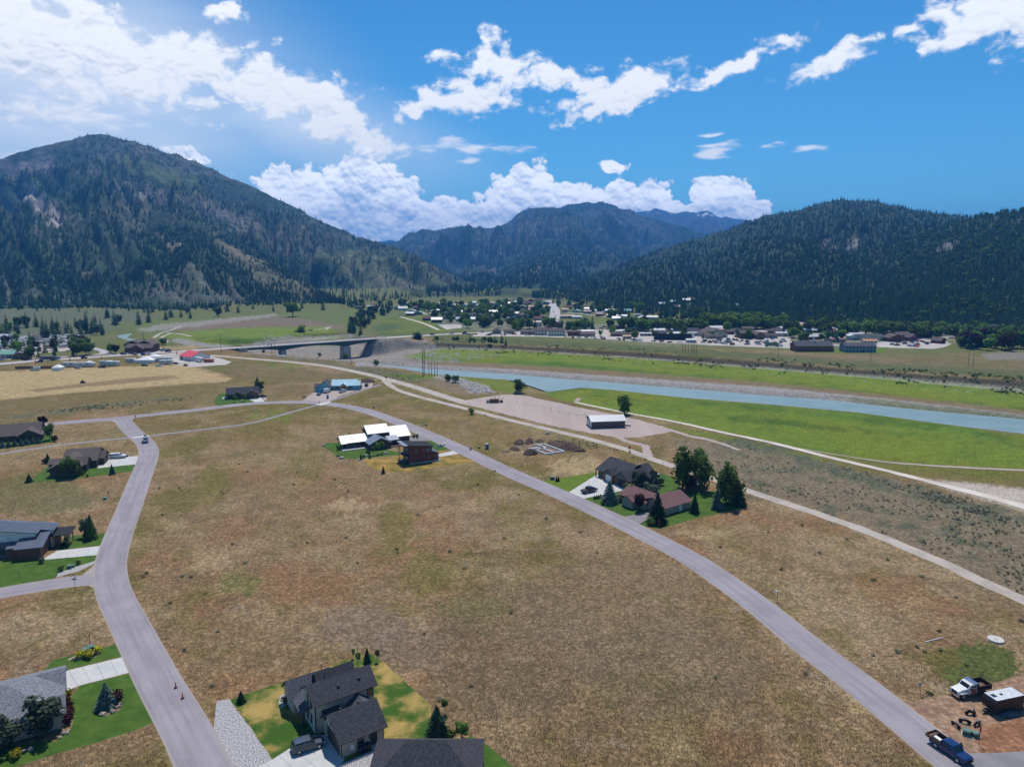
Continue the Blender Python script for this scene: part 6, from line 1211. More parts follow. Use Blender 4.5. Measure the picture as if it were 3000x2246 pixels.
# ================================================================== small things close by
def toilet(px, py, yaw, label):
    o = empty('portable_toilet', P(px, py), yaw, label, 'portable toilet'); mb_ = mat('toilet_blue', (.02, .13, .36), .5)
    part('cabin', mb_, o, lambda b: b.box(-.58, .58, -.58, .58, .1, 2.1)); part('roof', mat('toilet_roof', (.55, .57, .60), .5), o, lambda b: b.add([(-.64, -.64, 2.1), (.64, -.64, 2.1), (.64, .64, 2.1), (-.64, .64, 2.1), (-.35, -.5, 2.36), (.35, -.5, 2.36), (.35, .5, 2.36), (-.35, .5, 2.36)], [(3, 2, 1, 0), (4, 5, 6, 7), (0, 1, 5, 4), (1, 2, 6, 5), (2, 3, 7, 6), (3, 0, 4, 7)])); part('door', mat('toilet_door', (.03, .16, .42), .5), o, lambda b: b.box(-.42, .42, -.61, -.58, .2, 1.95)); part('base', M_BLACKP, o, lambda b: b.box(-.62, .62, -.62, .62, 0, .1))
toilet(960, 1167, .3, 'blue portable toilet at the street edge of the building plot'); toilet(1427, 1315, .2, 'blue portable toilet beside the excavated foundation')
def ubox(px, py, label, s=1.0, m=None, yaw=.4):
    o = empty('utility_box', P(px, py), yaw, label, 'utility box', 'green utility boxes'); m = m or mat('utility_green', (.05, .11, .085), .6)
    part('cabinet', m, o, lambda b: b.box(-.55 * s, .55 * s, -.45 * s, .45 * s, .08, .75 * s)); part('lid', mat('utility_lid', (.10, .18, .145), .5), o, lambda b: b.add([(-.6 * s, -.5 * s, .75 * s), (.6 * s, -.5 * s, .75 * s), (.6 * s, .5 * s, .75 * s), (-.6 * s, .5 * s, .75 * s), (-.5 * s, -.3 * s, .9 * s), (.5 * s, -.3 * s, .9 * s), (.5 * s, .4 * s, .9 * s), (-.5 * s, .4 * s, .9 * s)], [(3, 2, 1, 0), (4, 5, 6, 7), (0, 1, 5, 4), (1, 2, 6, 5), (2, 3, 7, 6), (3, 0, 4, 7)])); part('pad', M_FOUND, o, lambda b: b.box(-.7 * s, .7 * s, -.6 * s, .6 * s, 0, .08))
ubox(2831, 2150, 'left green utility box behind the blue flatbed pickup', 1.0, yaw=-.6); ubox(2857, 2156, 'right green utility box behind the blue flatbed pickup', .9, yaw=.2); ubox(204, 1664, 'larger green utility box among stones by the modern house', 1.0, yaw=.3); ubox(214, 1661, 'smaller green utility box among stones by the modern house', .7, yaw=.3); ubox(252, 1911, 'left pale utility box between yellow shrubs', 1.1, yaw=.5); ubox(266, 1904, 'right pale utility box between yellow shrubs', 1.1, yaw=.5); ubox(1618, 1404, 'dark green utility box on the bright lawn corner', 1.3, yaw=.2); ubox(1095, 1194, 'utility box on the grass left of the loop street bend', 1.0); ubox(308, 1463, 'utility box in the dry grass between the left houses', .9); ubox(1404, 1312, 'low utility box right of the street trash can', .8); ubox(372, 1337, 'utility box on the gravel in front of the white pickup', .8); ubox(1248, 1246, 'utility box in the grass above the white-roofed house', .9)
def post_sign(px, py, hgt_, m, label, wd=.6, ht_=.6, shape='rect', yaw=0, lean=0.0, cat='sign', name='road_sign', pm=None):
    o = empty(name, G(px, py), yaw, label, cat); part('post', pm or mat('sign_post', (.10, .09, .08), .8), o, lambda b: b.cyl((0, 0, -.2), (lean, 0, hgt_), .05, .05, 6))
    if shape == 'diamond': part('panel', m, o, lambda b: b.extr([(lean, hgt_ - ht_), (lean + wd, hgt_), (lean, hgt_ + ht_), (lean - wd, hgt_)], -.08, -.05))
    elif wd: part('panel', m, o, lambda b: b.box(lean - wd / 2, lean + wd / 2, -.09, -.05, hgt_ - ht_, hgt_))
    return o
M_SGN = mat('street_sign_green', (.02, .12, .13), .5); M_SR = mat('sign_red', (.42, .02, .02), .5); M_SO = mat('sign_orange', (.75, .10, .02), .5); M_SG = mat('sign_grey', (.30, .31, .32), .5); M_SY = mat('sign_yellow', (.55, .35, .02), .5)
o = post_sign(221, 1727, 2.7, M_SGN, 'street name sign post with crossed blades at the junction', 1.3, .22); part('panel', M_SGN, o, lambda b: b.box(-.02, .02, -.65, .65, 2.72, 2.95))
o = post_sign(2277, 1759, 2.1, mat('mailbox_pale', (.48, .52, .47), .5), 'pale mailbox on a slanted post beside the loop street', 0, 0, cat='mailbox', name='mailbox'); part('box', _M['mailbox_pale'], o, lambda b: b.extr([(-.45, 2.0), (-.1, 2.0), (-.1, 2.25), (-.18, 2.36), (-.37, 2.36), (-.45, 2.25)], -.35, .35)); part('arm', M_TRIM, o, lambda b: b.box(-.3, .1, -.05, .05, 1.9, 2.0)); part('flag', M_SR, o, lambda b: b.box(-.08, -.05, -.2, -.1, 2.1, 2.45))
post_sign(2696, 2033, 2.3, M_SG, 'small grey sign on a leaning post near the dump truck', .5, .7, lean=-.25); post_sign(2867, 2178, 3.0, M_SR, 'red marker post behind the blue flatbed pickup', .28, .9, pm=M_SR); post_sign(397, 1231, 2.4, M_SR, 'stop sign at the top junction of the left street', .7, .7); post_sign(1131, 1116, 2.4, M_TRIM, 'dark diamond warning sign at the frontage road fork', .8, .8, 'diamond'); post_sign(936, 1188, 2.4, M_SR, 'stop sign where the path crosses the loop street', .5, .5); post_sign(1015, 1195, 1.4, M_SG, 'short marker post on the loop street bend', .2, .4); post_sign(1930, 1545, 2.6, M_SR, 'red marker post at the corner of the maroon-roofed house lawn', .2, 2.2, pm=M_SR); post_sign(319, 1457, 2.0, M_TRIM, 'bare sign post in the dry grass between left houses', .3, .5); post_sign(1942, 1368, 2.6, M_TRIM, 'thin marker post beside the gravel path', 0, 0); post_sign(1217, 1243, 1.2, M_SO, 'orange stake in the grass above the loop street', .25, .4); post_sign(780 / 2.949, 1700 + 575 / 2.949, 2.8, M_SR, 'tall red stake behind the yellow shrubs', .08, 1.6, pm=M_SR); post_sign(57, 1690, 1.8, M_TRIM, 'thin black stake on the lawn of the modern house', 0, 0)
o = empty('site_sign', G(891, 1171), 0, 'two-legged builder sign board at the street by the blue house', 'sign'); part('board', M_TRIM, o, lambda b: b.box(-.8, .8, -.06, .0, 1.1, 2.2)); part('board_face', M_SG, o, lambda b: b.box(-.65, .65, -.09, -.06, 1.25, 2.05))
for x in (-.7, .7): part('leg', M_TRIM, o, lambda b: b.box(x - .06, x + .06, -.06, .0, 0, 2.2))
def cone(px, py, label):
    o = empty('traffic_cone', P(px, py), .3, label, 'traffic cone', 'channelizer cones'); part('base', M_BLACKP, o, lambda b: b.box(-.28, .28, -.28, .28, .02, .1)); part('body', M_SO, o, lambda b: b.cyl((0, 0, .1), (0, 0, 1.15), .14, .07, 10))
    for z in (.45, .8): part('band', M_WHITE, o, lambda b: b.cyl((0, 0, z), (0, 0, z + .13), .135 - .06 * z, .128 - .06 * z, 10))
cone(515, 2014, 'orange channelizer cone farther up the left street'); cone(535, 2045, 'orange channelizer cone nearer on the left street')
o = empty('work_sign', G(1844, 1322), 0, 'orange diamond roadwork sign with cones on the gravel path', 'sign'); part('panel', M_SO, o, lambda b: b.extr([(0, .9), (.75, 1.65), (0, 2.4), (-.75, 1.65)], -.03, .03))
for x in (-.4, .4): part('leg', M_WHITE, o, lambda b: b.cyl((0, 0, 1.0), (x, .3, 0), .04, .04, 6))
for k, (a_, b_) in enumerate(((1843, 1326), (1847, 1325))): cone(a_, b_, ['left small cone under the orange roadwork sign', 'right small cone under the orange roadwork sign'][k])
o = empty('trash_can', P(1379, 1317), 0, 'grey trash can standing at the loop street edge', 'trash can'); part('tub', mat('can_grey', (.12, .12, .13), .6), o, lambda b: b.cyl((0, 0, 0), (0, 0, 1.1), .32, .38, 12)); part('lid', _M['can_grey'], o, lambda b: b.cyl((0, 0, 1.1), (0, 0, 1.2), .41, .3, 12))
o = empty('septic_cover', P(2917, 1875), 0, 'round pale concrete cover in the grass right of the loop street', 'concrete cover'); part('lid', mat('pale_concrete', (.46, .44, .41), .9), o, lambda b: b.cyl((0, 0, 0), (0, 0, .35), 1.5, 1.45, 20)); part('rim', _M['pale_concrete'], o, lambda b: b.cyl((0, 0, .35), (0, 0, .42), .4, .4, 12))
post_sign(2942, 1878, 1.0, M_SG, 'short grey standpipe beside the round concrete cover', .15, .3)
o = empty('pipe', P(2735, 1875), 0, 'long white pipe lying in the dry grass', 'pipe'); part('tube', M_WHITE, o, lambda b: b.cyl(P(2709, 1881) - o.location + Vector((0, 0, .1)), P(2762, 1868) - o.location + Vector((0, 0, .1)), .09, .09, 8))
# scattered dark machine parts in the work yard
for k, (a_, b_, lb) in enumerate(((2842, 2092, 'small black motorbike left of the cargo trailer'), (2852, 2090, 'second small black motorbike against the trailer hitch'), (2800, 2128, 'black engine part on the soil behind the green boxes'), (2826, 2117, 'pile of old wheels behind the green boxes'), (2862, 2124, 'tangle of black metal frame on the red soil'))):
    o = empty('motorbike' if k < 2 else 'scrap_part', P(a_, b_), k * .9, lb, 'motorbike' if k < 2 else 'scrap metal')
    for x in (-.6, .6): part('wheel', M_TYRE, o, lambda b: b.cyl((x, -.07, .33), (x, .07, .33), .33, .33, 12))
    part('frame', M_BLACKP, o, lambda b: (b.cyl((-.6, 0, .33), (0, 0, .8), .06, .06, 6), b.cyl((0, 0, .8), (.6, 0, .33), .06, .06, 6), b.box(-.4, .3, -.14, .14, .4, .7))); part('seat' if k < 2 else 'casing', M_TRIM if k < 2 else M_CHROME, o, lambda b: b.box(-.5, .1, -.12, .12, .75, .88))
    if k < 2: part('handlebar', M_CHROME, o, lambda b: b.cyl((.35, -.35, 1.0), (.35, .35, 1.0), .025, .025, 6))
# foundation dig
pk = 300 / 2212.; fx = lambda X, Y: (1450 + X * pk, 1260 + Y * pk)
o = empty('foundation', P(*fx(1150, 430)), 0, 'white concrete footing outline of a new house foundation', 'foundation'); O_ = Vector(o.location); M_FT = mat('form_concrete', (.62, .62, .60), .8)
for (a_, b_) in (((930, 340), (1050, 312)), ((1050, 312), (1490, 470)), ((930, 335), (1110, 395)), ((1110, 395), (1040, 410)), ((1040, 410), (1270, 500)), ((740, 415), (890, 395)), ((910, 390), (980, 415)), ((900, 430), (960, 440)), ((915, 460), (1105, 530)), ((1105, 525), (1240, 515)), ((1290, 498), (1470, 478)), ((780, 430), (890, 412)), ((860, 338), (935, 328))):
    A_, B_ = P(*fx(*a_)) - O_, P(*fx(*b_)) - O_; d_ = (B_ - A_).normalized(); n_ = Vector((-d_.y, d_.x, 0)) * .22; A_ -= d_ * .2; B_ += d_ * .2
    part('footing', M_FT, o, lambda b: b.hexa([A_ - n_, B_ - n_, B_ + n_, A_ + n_] + [v + Vector((0, 0, .55)) for v in (A_ - n_, B_ - n_, B_ + n_, A_ + n_)]))
M_DIRT = mat('spoil_dirt', (.095, .060, .044), .95, .35, 1.5, bump=.08)
def heap(px0, py0, px1, py1, hgt_, wd, label, m=None):
    A_, B_ = P(px0, py0), P(px1, py1); n = 26; k = 11; V, Fc = [], []; d_ = (B_ - A_); L_ = d_.length; d_.normalize(); nn = Vector((-d_.y, d_.x, 0)); C_ = (A_ + B_) / 2
    for i in range(n + 1):
        t = i / n; e = max(0, math.sin(math.pi * t)) ** .55
        for j in range(k + 1):
            s = (j / k - .5) * 2; p = A_ + d_ * (L_ * t) + nn * (s * wd * e); z = hgt_ * e * max(0, 1 - abs(s) ** 1.4) * (.75 + .5 * float(fbm(np.array([p.x * .7]), np.array([p.y * .7]), 3, 8)[0])); V.append(p - C_ + Vector((random.uniform(-.1, .1), random.uniform(-.1, .1), z - .03 + (random.uniform(-.1, .1) if 0 < j < k else 0))))
    for i in range(n):
        for j in range(k): a = i * (k + 1) + j; Fc.append((a, a + 1, a + k + 2, a + k + 1))
    o = mesh_obj('dirt_heap', V, Fc, m or M_DIRT); o.location = C_
    if o.data.polygons[len(Fc) // 2].normal.z < 0: o.data.flip_normals()
    return tag(o, label, 'dirt heap')
heap(*fx(1120, 290), *fx(1960, 470), 2.8, 4.2, 'long brown spoil heap right of the foundation'); heap(*fx(640, 480), *fx(900, 530), 2.2, 3.6, 'brown spoil heap in front of the foundation'); heap(*fx(400, 285), *fx(640, 290), 1.9, 3.6, 'left back spoil heap of the excavation'); heap(*fx(650, 260), *fx(830, 270), 1.9, 3.6, 'middle back spoil heap of the excavation'); heap(*fx(860, 245), *fx(1060, 245), 1.0, 2.5, 'low rear spoil heap of the excavation'); heap(*fx(330, 380), *fx(520, 450), 1.0, 2.2, 'small spoil heap between lumber and foundation'); heap(1056, 1118, 1098, 1120, 2.6, 4.0, 'brown dirt mound behind the unfinished blue house')
sheet('excavation_floor', [fx(480, 350), fx(560, 320), fx(1080, 280), fx(1500, 465), fx(1280, 515), fx(900, 520), fx(680, 420)], M_DRYLAWN if False else surf('dug_soil', (.12, .075, .052), (.22, .15, .105), .5, .95, 4, .03), .02)
o = empty('lumber_stack', P(*fx(250, 460)), .3, 'stack of lumber and panels left of the foundation', 'lumber stack')
for k in range(6): part('plank', mat('fresh_lumber', (.42, .29, .17), .8), o, lambda b: b.box(-1.6, 1.5, -.8 + k * .27, -.58 + k * .27, .1 + .12 * (k % 3), .3 + .16 * (k % 3)))
part('skid', M_TRIM, o, lambda b: b.box(-1.5, 1.4, -.9, .9, 0, .1))
for k, (a_, b_, lb) in enumerate((((450, 355), (590, 398), 'white board lying left of the foundation'), ((700, 285), (890, 265), 'long white board behind the foundation'), ((1310, 335), (1400, 380), 'white board on the spoil heap right of the foundation'), ((590, 465), (620, 505), 'white board by the front spoil heap'))):
    A_, B_ = P(*fx(*a_)), P(*fx(*b_)); C_ = (A_ + B_) / 2; o = empty('board', C_, 0, lb, 'board'); z_ = .9 if k == 2 else .15; part('plank', M_FT, o, lambda b: b.cyl(A_ - C_ + Vector((0, 0, z_)), B_ - C_ + Vector((0, 0, z_)), .12, .12, 4))
# gravel lot odds and ends
o = empty('rusty_machine', G(1452, 1179), .1, 'rusty timber bin and machinery on the gravel lot', 'machinery'); part('bin', M_RUST, o, lambda b: b.box(-3.2, 1.6, -1.2, 1.2, .1, 2.0)); part('engine', M_SG, o, lambda b: b.box(-5.0, -3.4, -.9, .9, .2, 1.7)); part('post', M_RUST, o, lambda b: b.cyl((-.2, 0, 2), (-.2, 0, 3.6), .12, .12, 6)); part('post', M_RUST, o, lambda b: b.cyl((1.9, 0, 0), (1.9, 0, 3.6), .12, .12, 6)); part('arm', M_RUST, o, lambda b: (b.box(2.2, 4.0, -.6, .6, .3, 1.1), b.cyl((2.4, 0, 1), (4.2, 0, 2.4), .15, .15, 6))); wheels(o, (3.4, 2.6), .7, .4, .2, True)
car('suv', paint('dark_grey_suv', (.04, .045, .05)), G(1517, 1154), R(5), 'dark grey SUV parked beneath the tree at the lot edge')
o = empty('propane_tank', G(1840, 1248), -.5, 'white propane tank right of the plum barn', 'propane tank'); part('tank', M_WHITE, o, lambda b: b.cyl((-1.3, 0, .65), (1.3, 0, .65), .45, .45, 14)); part('dome', M_WHITE, o, lambda b: b.cyl((0, 0, 1.05), (0, 0, 1.25), .18, .15, 8)); part('leg', M_FOUND, o, lambda b: b.box(-1, -.8, -.3, .3, 0, .3)); part('leg', M_FOUND, o, lambda b: b.box(.8, 1, -.3, .3, 0, .3))
fe = empty('post_fence', G(1600, 1203), 0, 'low pipe rail with posts crossing the gravel lot', 'fence'); FP = [(1515, 1180), (1540, 1186), (1565, 1191), (1590, 1197), (1615, 1203), (1640, 1209), (1665, 1214), (1690, 1218), (1715, 1221)]; FL = Vector(fe.location); pw = [G(*p) - FL for p in FP]
for k, p in enumerate(pw): part('post', M_SG, fe, lambda b: b.cyl(p, p + Vector((0, 0, 2.3 if k in (0, 3, 4, 8) else 1.0)), .08, .08, 6))
for a_, b_ in zip(pw[:-1], pw[1:]): part('rail', M_SG, fe, lambda b: b.cyl(a_ + Vector((0, 0, .8)), b_ + Vector((0, 0, .8)), .05, .05, 5))
# poles
for k, (a_, b_, hh) in enumerate(((1240, 1102, 15), (1244.5, 1099, 14.2), (1239, 1103, 8))): pole(a_, b_, [26, 25, 20][k] * .72, ['leftmost tall pole of the near transmission cluster by the river', 'second tall pole of the near transmission cluster by the river', 'shorter pole beside the near transmission cluster'][k], 0 if k else 2, .2)
for k, a_ in enumerate((1257, 1264.5, 1273, 1281)): pole(a_, 1101, 9.5, ['first', 'second', 'third', 'fourth'][k] + ' of four short poles in a row by the river', 0, .2)
for k, (a_, b_, hh, n_) in enumerate(((648.5, 1034, 16, 0), (797, 1042, 13, 1), (807, 1042, 13, 1), (1028.5, 1069, 13, 1), (421, 1003, 12, 0), (184, 1006, 16, 2))): pole(a_, b_, hh, ['tall pole behind the red-roofed workshop', 'left pole of the pair before the bridge', 'right pole of the pair before the bridge', 'pole standing in front of the bridge pier', 'pole beyond the dark lodge', 'tall pole rising from the trailer park'][k], n_, .17)
for k, (a_, b_) in enumerate(((1999, 1035), (2007, 1036), (2016, 1037), (2025, 1037.5), (2030, 1033), (2034.5, 1035.5), (2040, 1036))): pole(a_, b_, 10.5, ['first', 'second', 'third', 'fourth', 'fifth', 'sixth', 'seventh'][k] + ' pole from left in the far cluster before town', 0, .17)
for k, (a_, b_, hh) in enumerate(((2280, 1047, 15), (2550, 1060, 14), (2836, 1073, 12), (2850, 1076, 13), (2694, 996, 10))): pole(a_, b_, hh, ['pole before the green-trailer truck', 'pole before the long blue-grey building', 'left pole of the pair on the right flat', 'right pole of the pair on the right flat', 'pole in the right town lot'][k], 0, .16)
# boulders, row of rocks
for k, (a_, b_, s_) in enumerate(((948, 1306, .9), (1000, 1343, 1.0), (1075, 1335, .8), (1131, 1328, .8), (1290, 1307, 1.3), (1298, 1304, 1.0), (1604, 1271, 1.1), (1053, 1347, .6))): boulder(G(a_, b_), s_, ['pale boulder at the left tip of the white-roofed house lawn', 'pale boulder at the lower lawn corner of the white-roofed house', 'boulder by the shrubs before the white-roofed house', 'dark boulder left of the red house', 'larger boulder at the red house drive', 'smaller boulder at the red house drive', 'lone pale boulder above the excavation', 'small boulder by the scorched lawn'][k])
# ================================================================== trees and plants near by
def T(kind, px, py, h, m, label, name='tree', cat='tree', wide=1.0, var=None, group=None): return tree(kind, G(px, py), h, m, name, label, cat, group, var, None, wide)
# by the charcoal and maroon houses
T('spruce', 1785, 1473, 7.5, M_BLUESPR, 'blue spruce on the lawn beside the concrete drive', 'spruce_tree', var=0, wide=1.5); T('spruce', 1925, 1530, 9.0, M_SPRUCE, 'big dark spruce at the front corner of the maroon-roofed house', 'spruce_tree', var=1, wide=1.35); T('spruce', 2034, 1502, 6.3, M_SPRUCE, 'narrow spruce by the maroon-roofed house end wall', 'spruce_tree', var=2); T('spruce', 2100, 1491, 7.2, M_BLUESPR, 'blue-green spruce before the right cottonwoods', 'spruce_tree', var=0); T('spruce', 2160, 1478, 8, M_SPRUCE, 'broad dark conifer at the lawn right end', 'spruce_tree', wide=1.5)
T('tall', 2000, 1434, 15.5, M_LEAFD, 'leftmost and widest of the tall cottonwoods', wide=1.0, var=0); T('tall', 2042, 1420, 14, M_LEAFD, 'middle tall cottonwood behind the maroon roof', wide=.75, var=1); T('tall', 2062, 1436, 13.5, M_LEAFD, 'right tall cottonwood of the left group', wide=.8, var=2); T('tall', 2126, 1477, 14.5, M_LEAFD, 'tall cottonwood right of the maroon-roofed house', wide=.95, var=0); T('tall', 2150, 1474, 11, M_LEAFD, 'lower cottonwood beside the rightmost tall one', wide=.95, var=2)
T('round', 1875, 1430, 6.5, M_LEAFG, 'silvery tree between the two charcoal and maroon houses', wide=1.15); T('round', 1846, 1458, 5.2, M_LEAFD, 'dark rounded tree before the charcoal house corner', wide=1.2); T('round', 1908, 1472, 6.5, M_LEAFG, 'grey-green tree over the maroon roof edge', wide=1.0); T('round', 1872, 1495, 5.5, M_LEAFP, 'purple-brown crabapple at the maroon-roofed house walk', wide=1.0); T('shrub', 1816, 1470, 2.2, M_SHRUB, 'round green bush right of the blue spruce', 'bush', 'bush', 1.3); T('shrub', 1768, 1478, 1.4, M_SHRUB, 'low bush left of the blue spruce', 'bush', 'bush', 1.3); T('shrub', 1908, 1538, 2.8, M_LEAF, 'green bush under the big dark spruce', 'bush', 'bush', 1.1); T('round', 2020, 1440, 6, M_LEAFP, 'reddish tree under the tall cottonwoods', wide=1.0); T('spruce', 1921, 1422, 3.2, M_BLUESPR, 'small blue spruce behind the maroon roof', 'spruce_tree', wide=1.6); T('shrub', 1935, 1420, 3, M_LEAFG, 'grey bush behind the maroon roof', 'bush', 'bush')
for k, (a_, b_) in enumerate(((1741, 1462), (1747, 1461), (1753, 1460), (1759, 1458))): T('spruce', a_, b_, 1.5, M_SPRUCE, ['first', 'second', 'third', 'fourth'][k] + ' tiny conifer in the gravel bed by the drive', 'dwarf_conifer', 'shrub', group='dwarf conifers by the drive')
for k, (a_, b_) in enumerate(((1631, 1410), (1636, 1409))): T('spruce', a_, b_, 2.0, M_SPRUCE, ['left', 'right'][k] + ' columnar shrub on the bright lawn corner', 'columnar_shrub', 'shrub')
# tan house
T('spruce', 1281, 2158, 5.6, M_SPRUCE, 'full dark spruce right of the tan house lawn', 'spruce_tree', wide=1.5, var=1); T('round', 1352, 2162, 2.9, M_LEAF, 'green rounded tree right of the dark hip roof', wide=1.1); T('shrub', 1318, 2165, 2.0, M_SHRUB, 'bush between spruce and rounded tree', 'bush', 'bush'); T('young', 1304, 2090, 3.0, M_LEAF, 'thin young tree above the full dark spruce', wide=1.2); T('spruce', 1076, 1940, 3.2, M_SPRUCE, 'slim young spruce at the back of the tan house lawn', 'spruce_tree'); T('young', 1049, 1950, 3.1, M_LEAF, 'left sapling behind the tan house', 'sapling'); T('young', 1105, 1937, 2.7, M_LEAFY, 'right sapling behind the tan house', 'sapling'); T('young', 1036, 1926, 2.0, M_LEAF, 'smallest sapling behind the tan house', 'sapling'); T('spruce', 707, 2056, 2.2, M_SPRUCE, 'small spruce at the left lawn corner of the tan house', 'spruce_tree', wide=1.5); T('shrub', 838, 2058, 1.4, M_LEAFG, 'pale shrub in the stones left of the tan house', 'bush', 'bush')
# lower left garden
T('spruce', 313, 2070, 4.6, M_BLUESPR, 'pale blue spruce in the island bed on the lawn', 'spruce_tree', wide=1.55, var=0); T('shrub', 337, 2055, 2.2, M_LEAFP, 'purple bush beside the pale blue spruce', 'bush', 'bush', 1.3); T('tall', 122, 2150, 6.8, M_LEAFG, 'grey-green tree before the grey-roofed house', 'tree', wide=1.6, var=1); T('tall', 8, 2190, 6, M_LEAFG, 'grey-green tree at the lower left edge', 'tree', wide=1.6, var=2)
for k, (a_, b_) in enumerate(((192, 2046), (197, 2078), (203, 2100), (195, 2117))): T('shrub', a_, b_, 1.9, M_GOLD if k == 0 else M_LEAFP, ['yellow bush at the grey-roofed house drive', 'upper purple bush along the grey-roofed house', 'middle purple bush along the grey-roofed house', 'lower purple bush along the grey-roofed house'][k], 'bush', 'bush', 1.2)
for k, (a_, b_) in enumerate(((235, 1926), (262, 1926), (288, 1911), (45, 2218), (250, 1928), (279, 1918))): T('shrub', a_, b_, 1.5 if k < 4 else .8, M_GOLD if k < 4 else M_SHRUB, ['left yellow shrub by the pale utility boxes', 'middle yellow shrub by the pale utility boxes', 'right yellow shrub by the pale utility boxes', 'yellow shrub in the stones at bottom left', 'small green shrub left of the utility boxes', 'small green shrub right of the utility boxes'][k], 'bush', 'bush', 1.3)
gr_l = []
for k, (a_, b_) in enumerate(((215, 1931), (222, 1928), (345, 2070), (352, 2062), (330, 2085), (300, 2092), (70, 2200), (90, 2195), (200, 2140), (190, 2148), (175, 2160))): gr_l.append(boulder(G(a_, b_), random.uniform(.3, .55), 'small landscaping rock in the lower left garden beds', 'garden rocks at lower left', mat('garden_rock', (.34, .26, .21), .9, .3, 2)))
number(gr_l, '%s from left of the garden rocks at lower left')
sheet('mulch_bed', [(286, 2090), (295, 2062), (340, 2045), (360, 2060), (350, 2080), (310, 2096)], surf('wood_mulch', (.13, .085, .06), (.24, .17, .13), 2, .95, 8, .03), .016, rag=.1); sheet('mulch_bed', [(196, 1932), (225, 1918), (285, 1900), (298, 1910), (280, 1924), (225, 1933)], surf('stone_mulch', (.28, .22, .17), (.40, .33, .27), 2, .95, 8, .03), .016, rag=.1)
# modern house, brown house, long house
T('round', 252, 1572, 5.5, M_LEAFG, 'thin grey tree left of the spruce near the modern house', wide=.75); T('spruce', 268, 1578, 7.2, M_LEAFD, 'slim spruce on the modern house lawn', 'spruce_tree', wide=.95); T('spruce', 258, 1566, 4.0, M_SPRUCE, 'short dark spruce between taller ones at the modern house', 'spruce_tree', wide=1.2); T('shrub', 195, 1585, 1.8, M_SHRUB, 'bush by the modern house porch', 'bush', 'bush'); T('shrub', 183, 1600, 1.3, M_LEAFP, 'reddish bush by the modern house porch', 'bush', 'bush'); T('shrub', 122, 1648, 1.6, M_LEAFG, 'grassy bush at the modern house garage corner', 'bush', 'bush'); T('shrub', 180, 1672, 1.5, M_SHRUB, 'green bush left of the stone utility boxes', 'bush', 'bush'); T('shrub', 230, 1652, 1.3, M_SHRUB, 'green bush right of the stone utility boxes', 'bush', 'bush')
T('round', 190, 1399, 7.0, M_LEAF, 'light green tree before the brown gable', wide=.85); T('round', 212, 1398, 7.5, M_LEAFD, 'darker tree at the middle of the brown gable', wide=.85); T('round', 228, 1394, 6.5, M_LEAFG, 'grey-green tree right on the brown gable', wide=.75); T('shrub', 243, 1391, 1.6, M_SHRUB, 'round bush by the brown house corner', 'bush', 'bush'); T('spruce', 329, 1389, 4.0, M_BLUESPR, 'small blue spruce on the brown house lawn', 'spruce_tree', wide=1.1); T('spruce', 141, 1356, 4.0, M_SPRUCE, 'small spruce behind the brown house', 'spruce_tree', wide=1.2); T('shrub', 130, 1357, 2.2, M_SHRUB, 'bush behind the brown house', 'bush', 'bush'); T('spruce', 86, 1412, 3.0, M_SPRUCE, 'small dark spruce at the left lawn end', 'spruce_tree', wide=1.7); T('shrub', 253, 1379, 1.7, M_BLUESPR, 'bluish bush at the brown house entry', 'bush', 'bush'); T('shrub', 256, 1397, 1.0, M_LEAFP, 'dark rounded shrub at the lawn edge', 'bush', 'bush')
for k, (a_, b_) in enumerate(((8, 1311), (26, 1310), (44, 1307), (64, 1305), (79, 1302), (97, 1299), (113, 1298))): T('spruce', a_, b_, 3.0, M_BLUESPR, ['first', 'second', 'third', 'fourth', 'fifth', 'sixth', 'seventh'][k] + ' from left in the row of small blue spruces', 'spruce_tree', wide=1.6, group='row of small blue spruces')
T('round', 127, 1253, 6.0, M_LEAFP, 'dark rounded tree at the end of the long brown house', wide=.85); T('round', 145, 1288, 7.0, M_LEAFD, 'green tree right of the long brown house', wide=.95); T('shrub', 159, 1293, 2.8, M_LEAFP, 'maroon bush right of the long brown house', 'bush', 'bush')
# charcoal house by loop street, white roofs, red house
T('round', 716, 1176, 4.6, M_LEAF, 'right small tree on the charcoal house lawn', wide=.8); T('round', 689, 1179, 4.0, M_LEAF, 'middle small tree on the charcoal house lawn', wide=.8); T('round', 668, 1170, 3.6, M_LEAF, 'left small tree on the charcoal house lawn', wide=.7); T('round', 762, 1149, 7, M_LEAFD, 'dense dark tree behind the charcoal house', wide=.9); T('spruce', 755, 1146, 9, M_SPRUCE, 'taller conifer behind the charcoal house', 'spruce_tree')
for k, (a_, b_, hh) in enumerate(((993, 1333, 4.5), (1094, 1334, 4.2), (1107, 1330, 5.0), (1120, 1327, 5.4), (1213, 1293, 3.4), (1222, 1294, 3.6))): T('young', a_, b_, hh, M_LEAF, ['lone young tree on the white-roofed house lawn', 'left young aspen before the white-roofed house', 'middle young aspen before the white-roofed house', 'right young aspen before the white-roofed house', 'left sapling by the asphalt drive', 'right sapling by the asphalt drive'][k], 'young_tree', wide=1.1)
for k, (a_, b_, hh) in enumerate(((1083, 1342, 2.0), (1123, 1387, 3.0), (1057, 1346, 2.4), (1080, 1332, 2.2), (1066, 1341, 1.4))): T('spruce' if k < 3 else 'shrub', a_, b_, hh, M_SPRUCE if k < 3 else M_SHRUB, ['small conifer between the two lawns', 'slim conifer at the front of the scorched lawn', 'narrow conifer at the scorched lawn tip', 'bush by the white-roofed house wall', 'low bush by the white-roofed house wall'][k], 'conifer' if k < 3 else 'bush', 'tree' if k < 3 else 'bush')
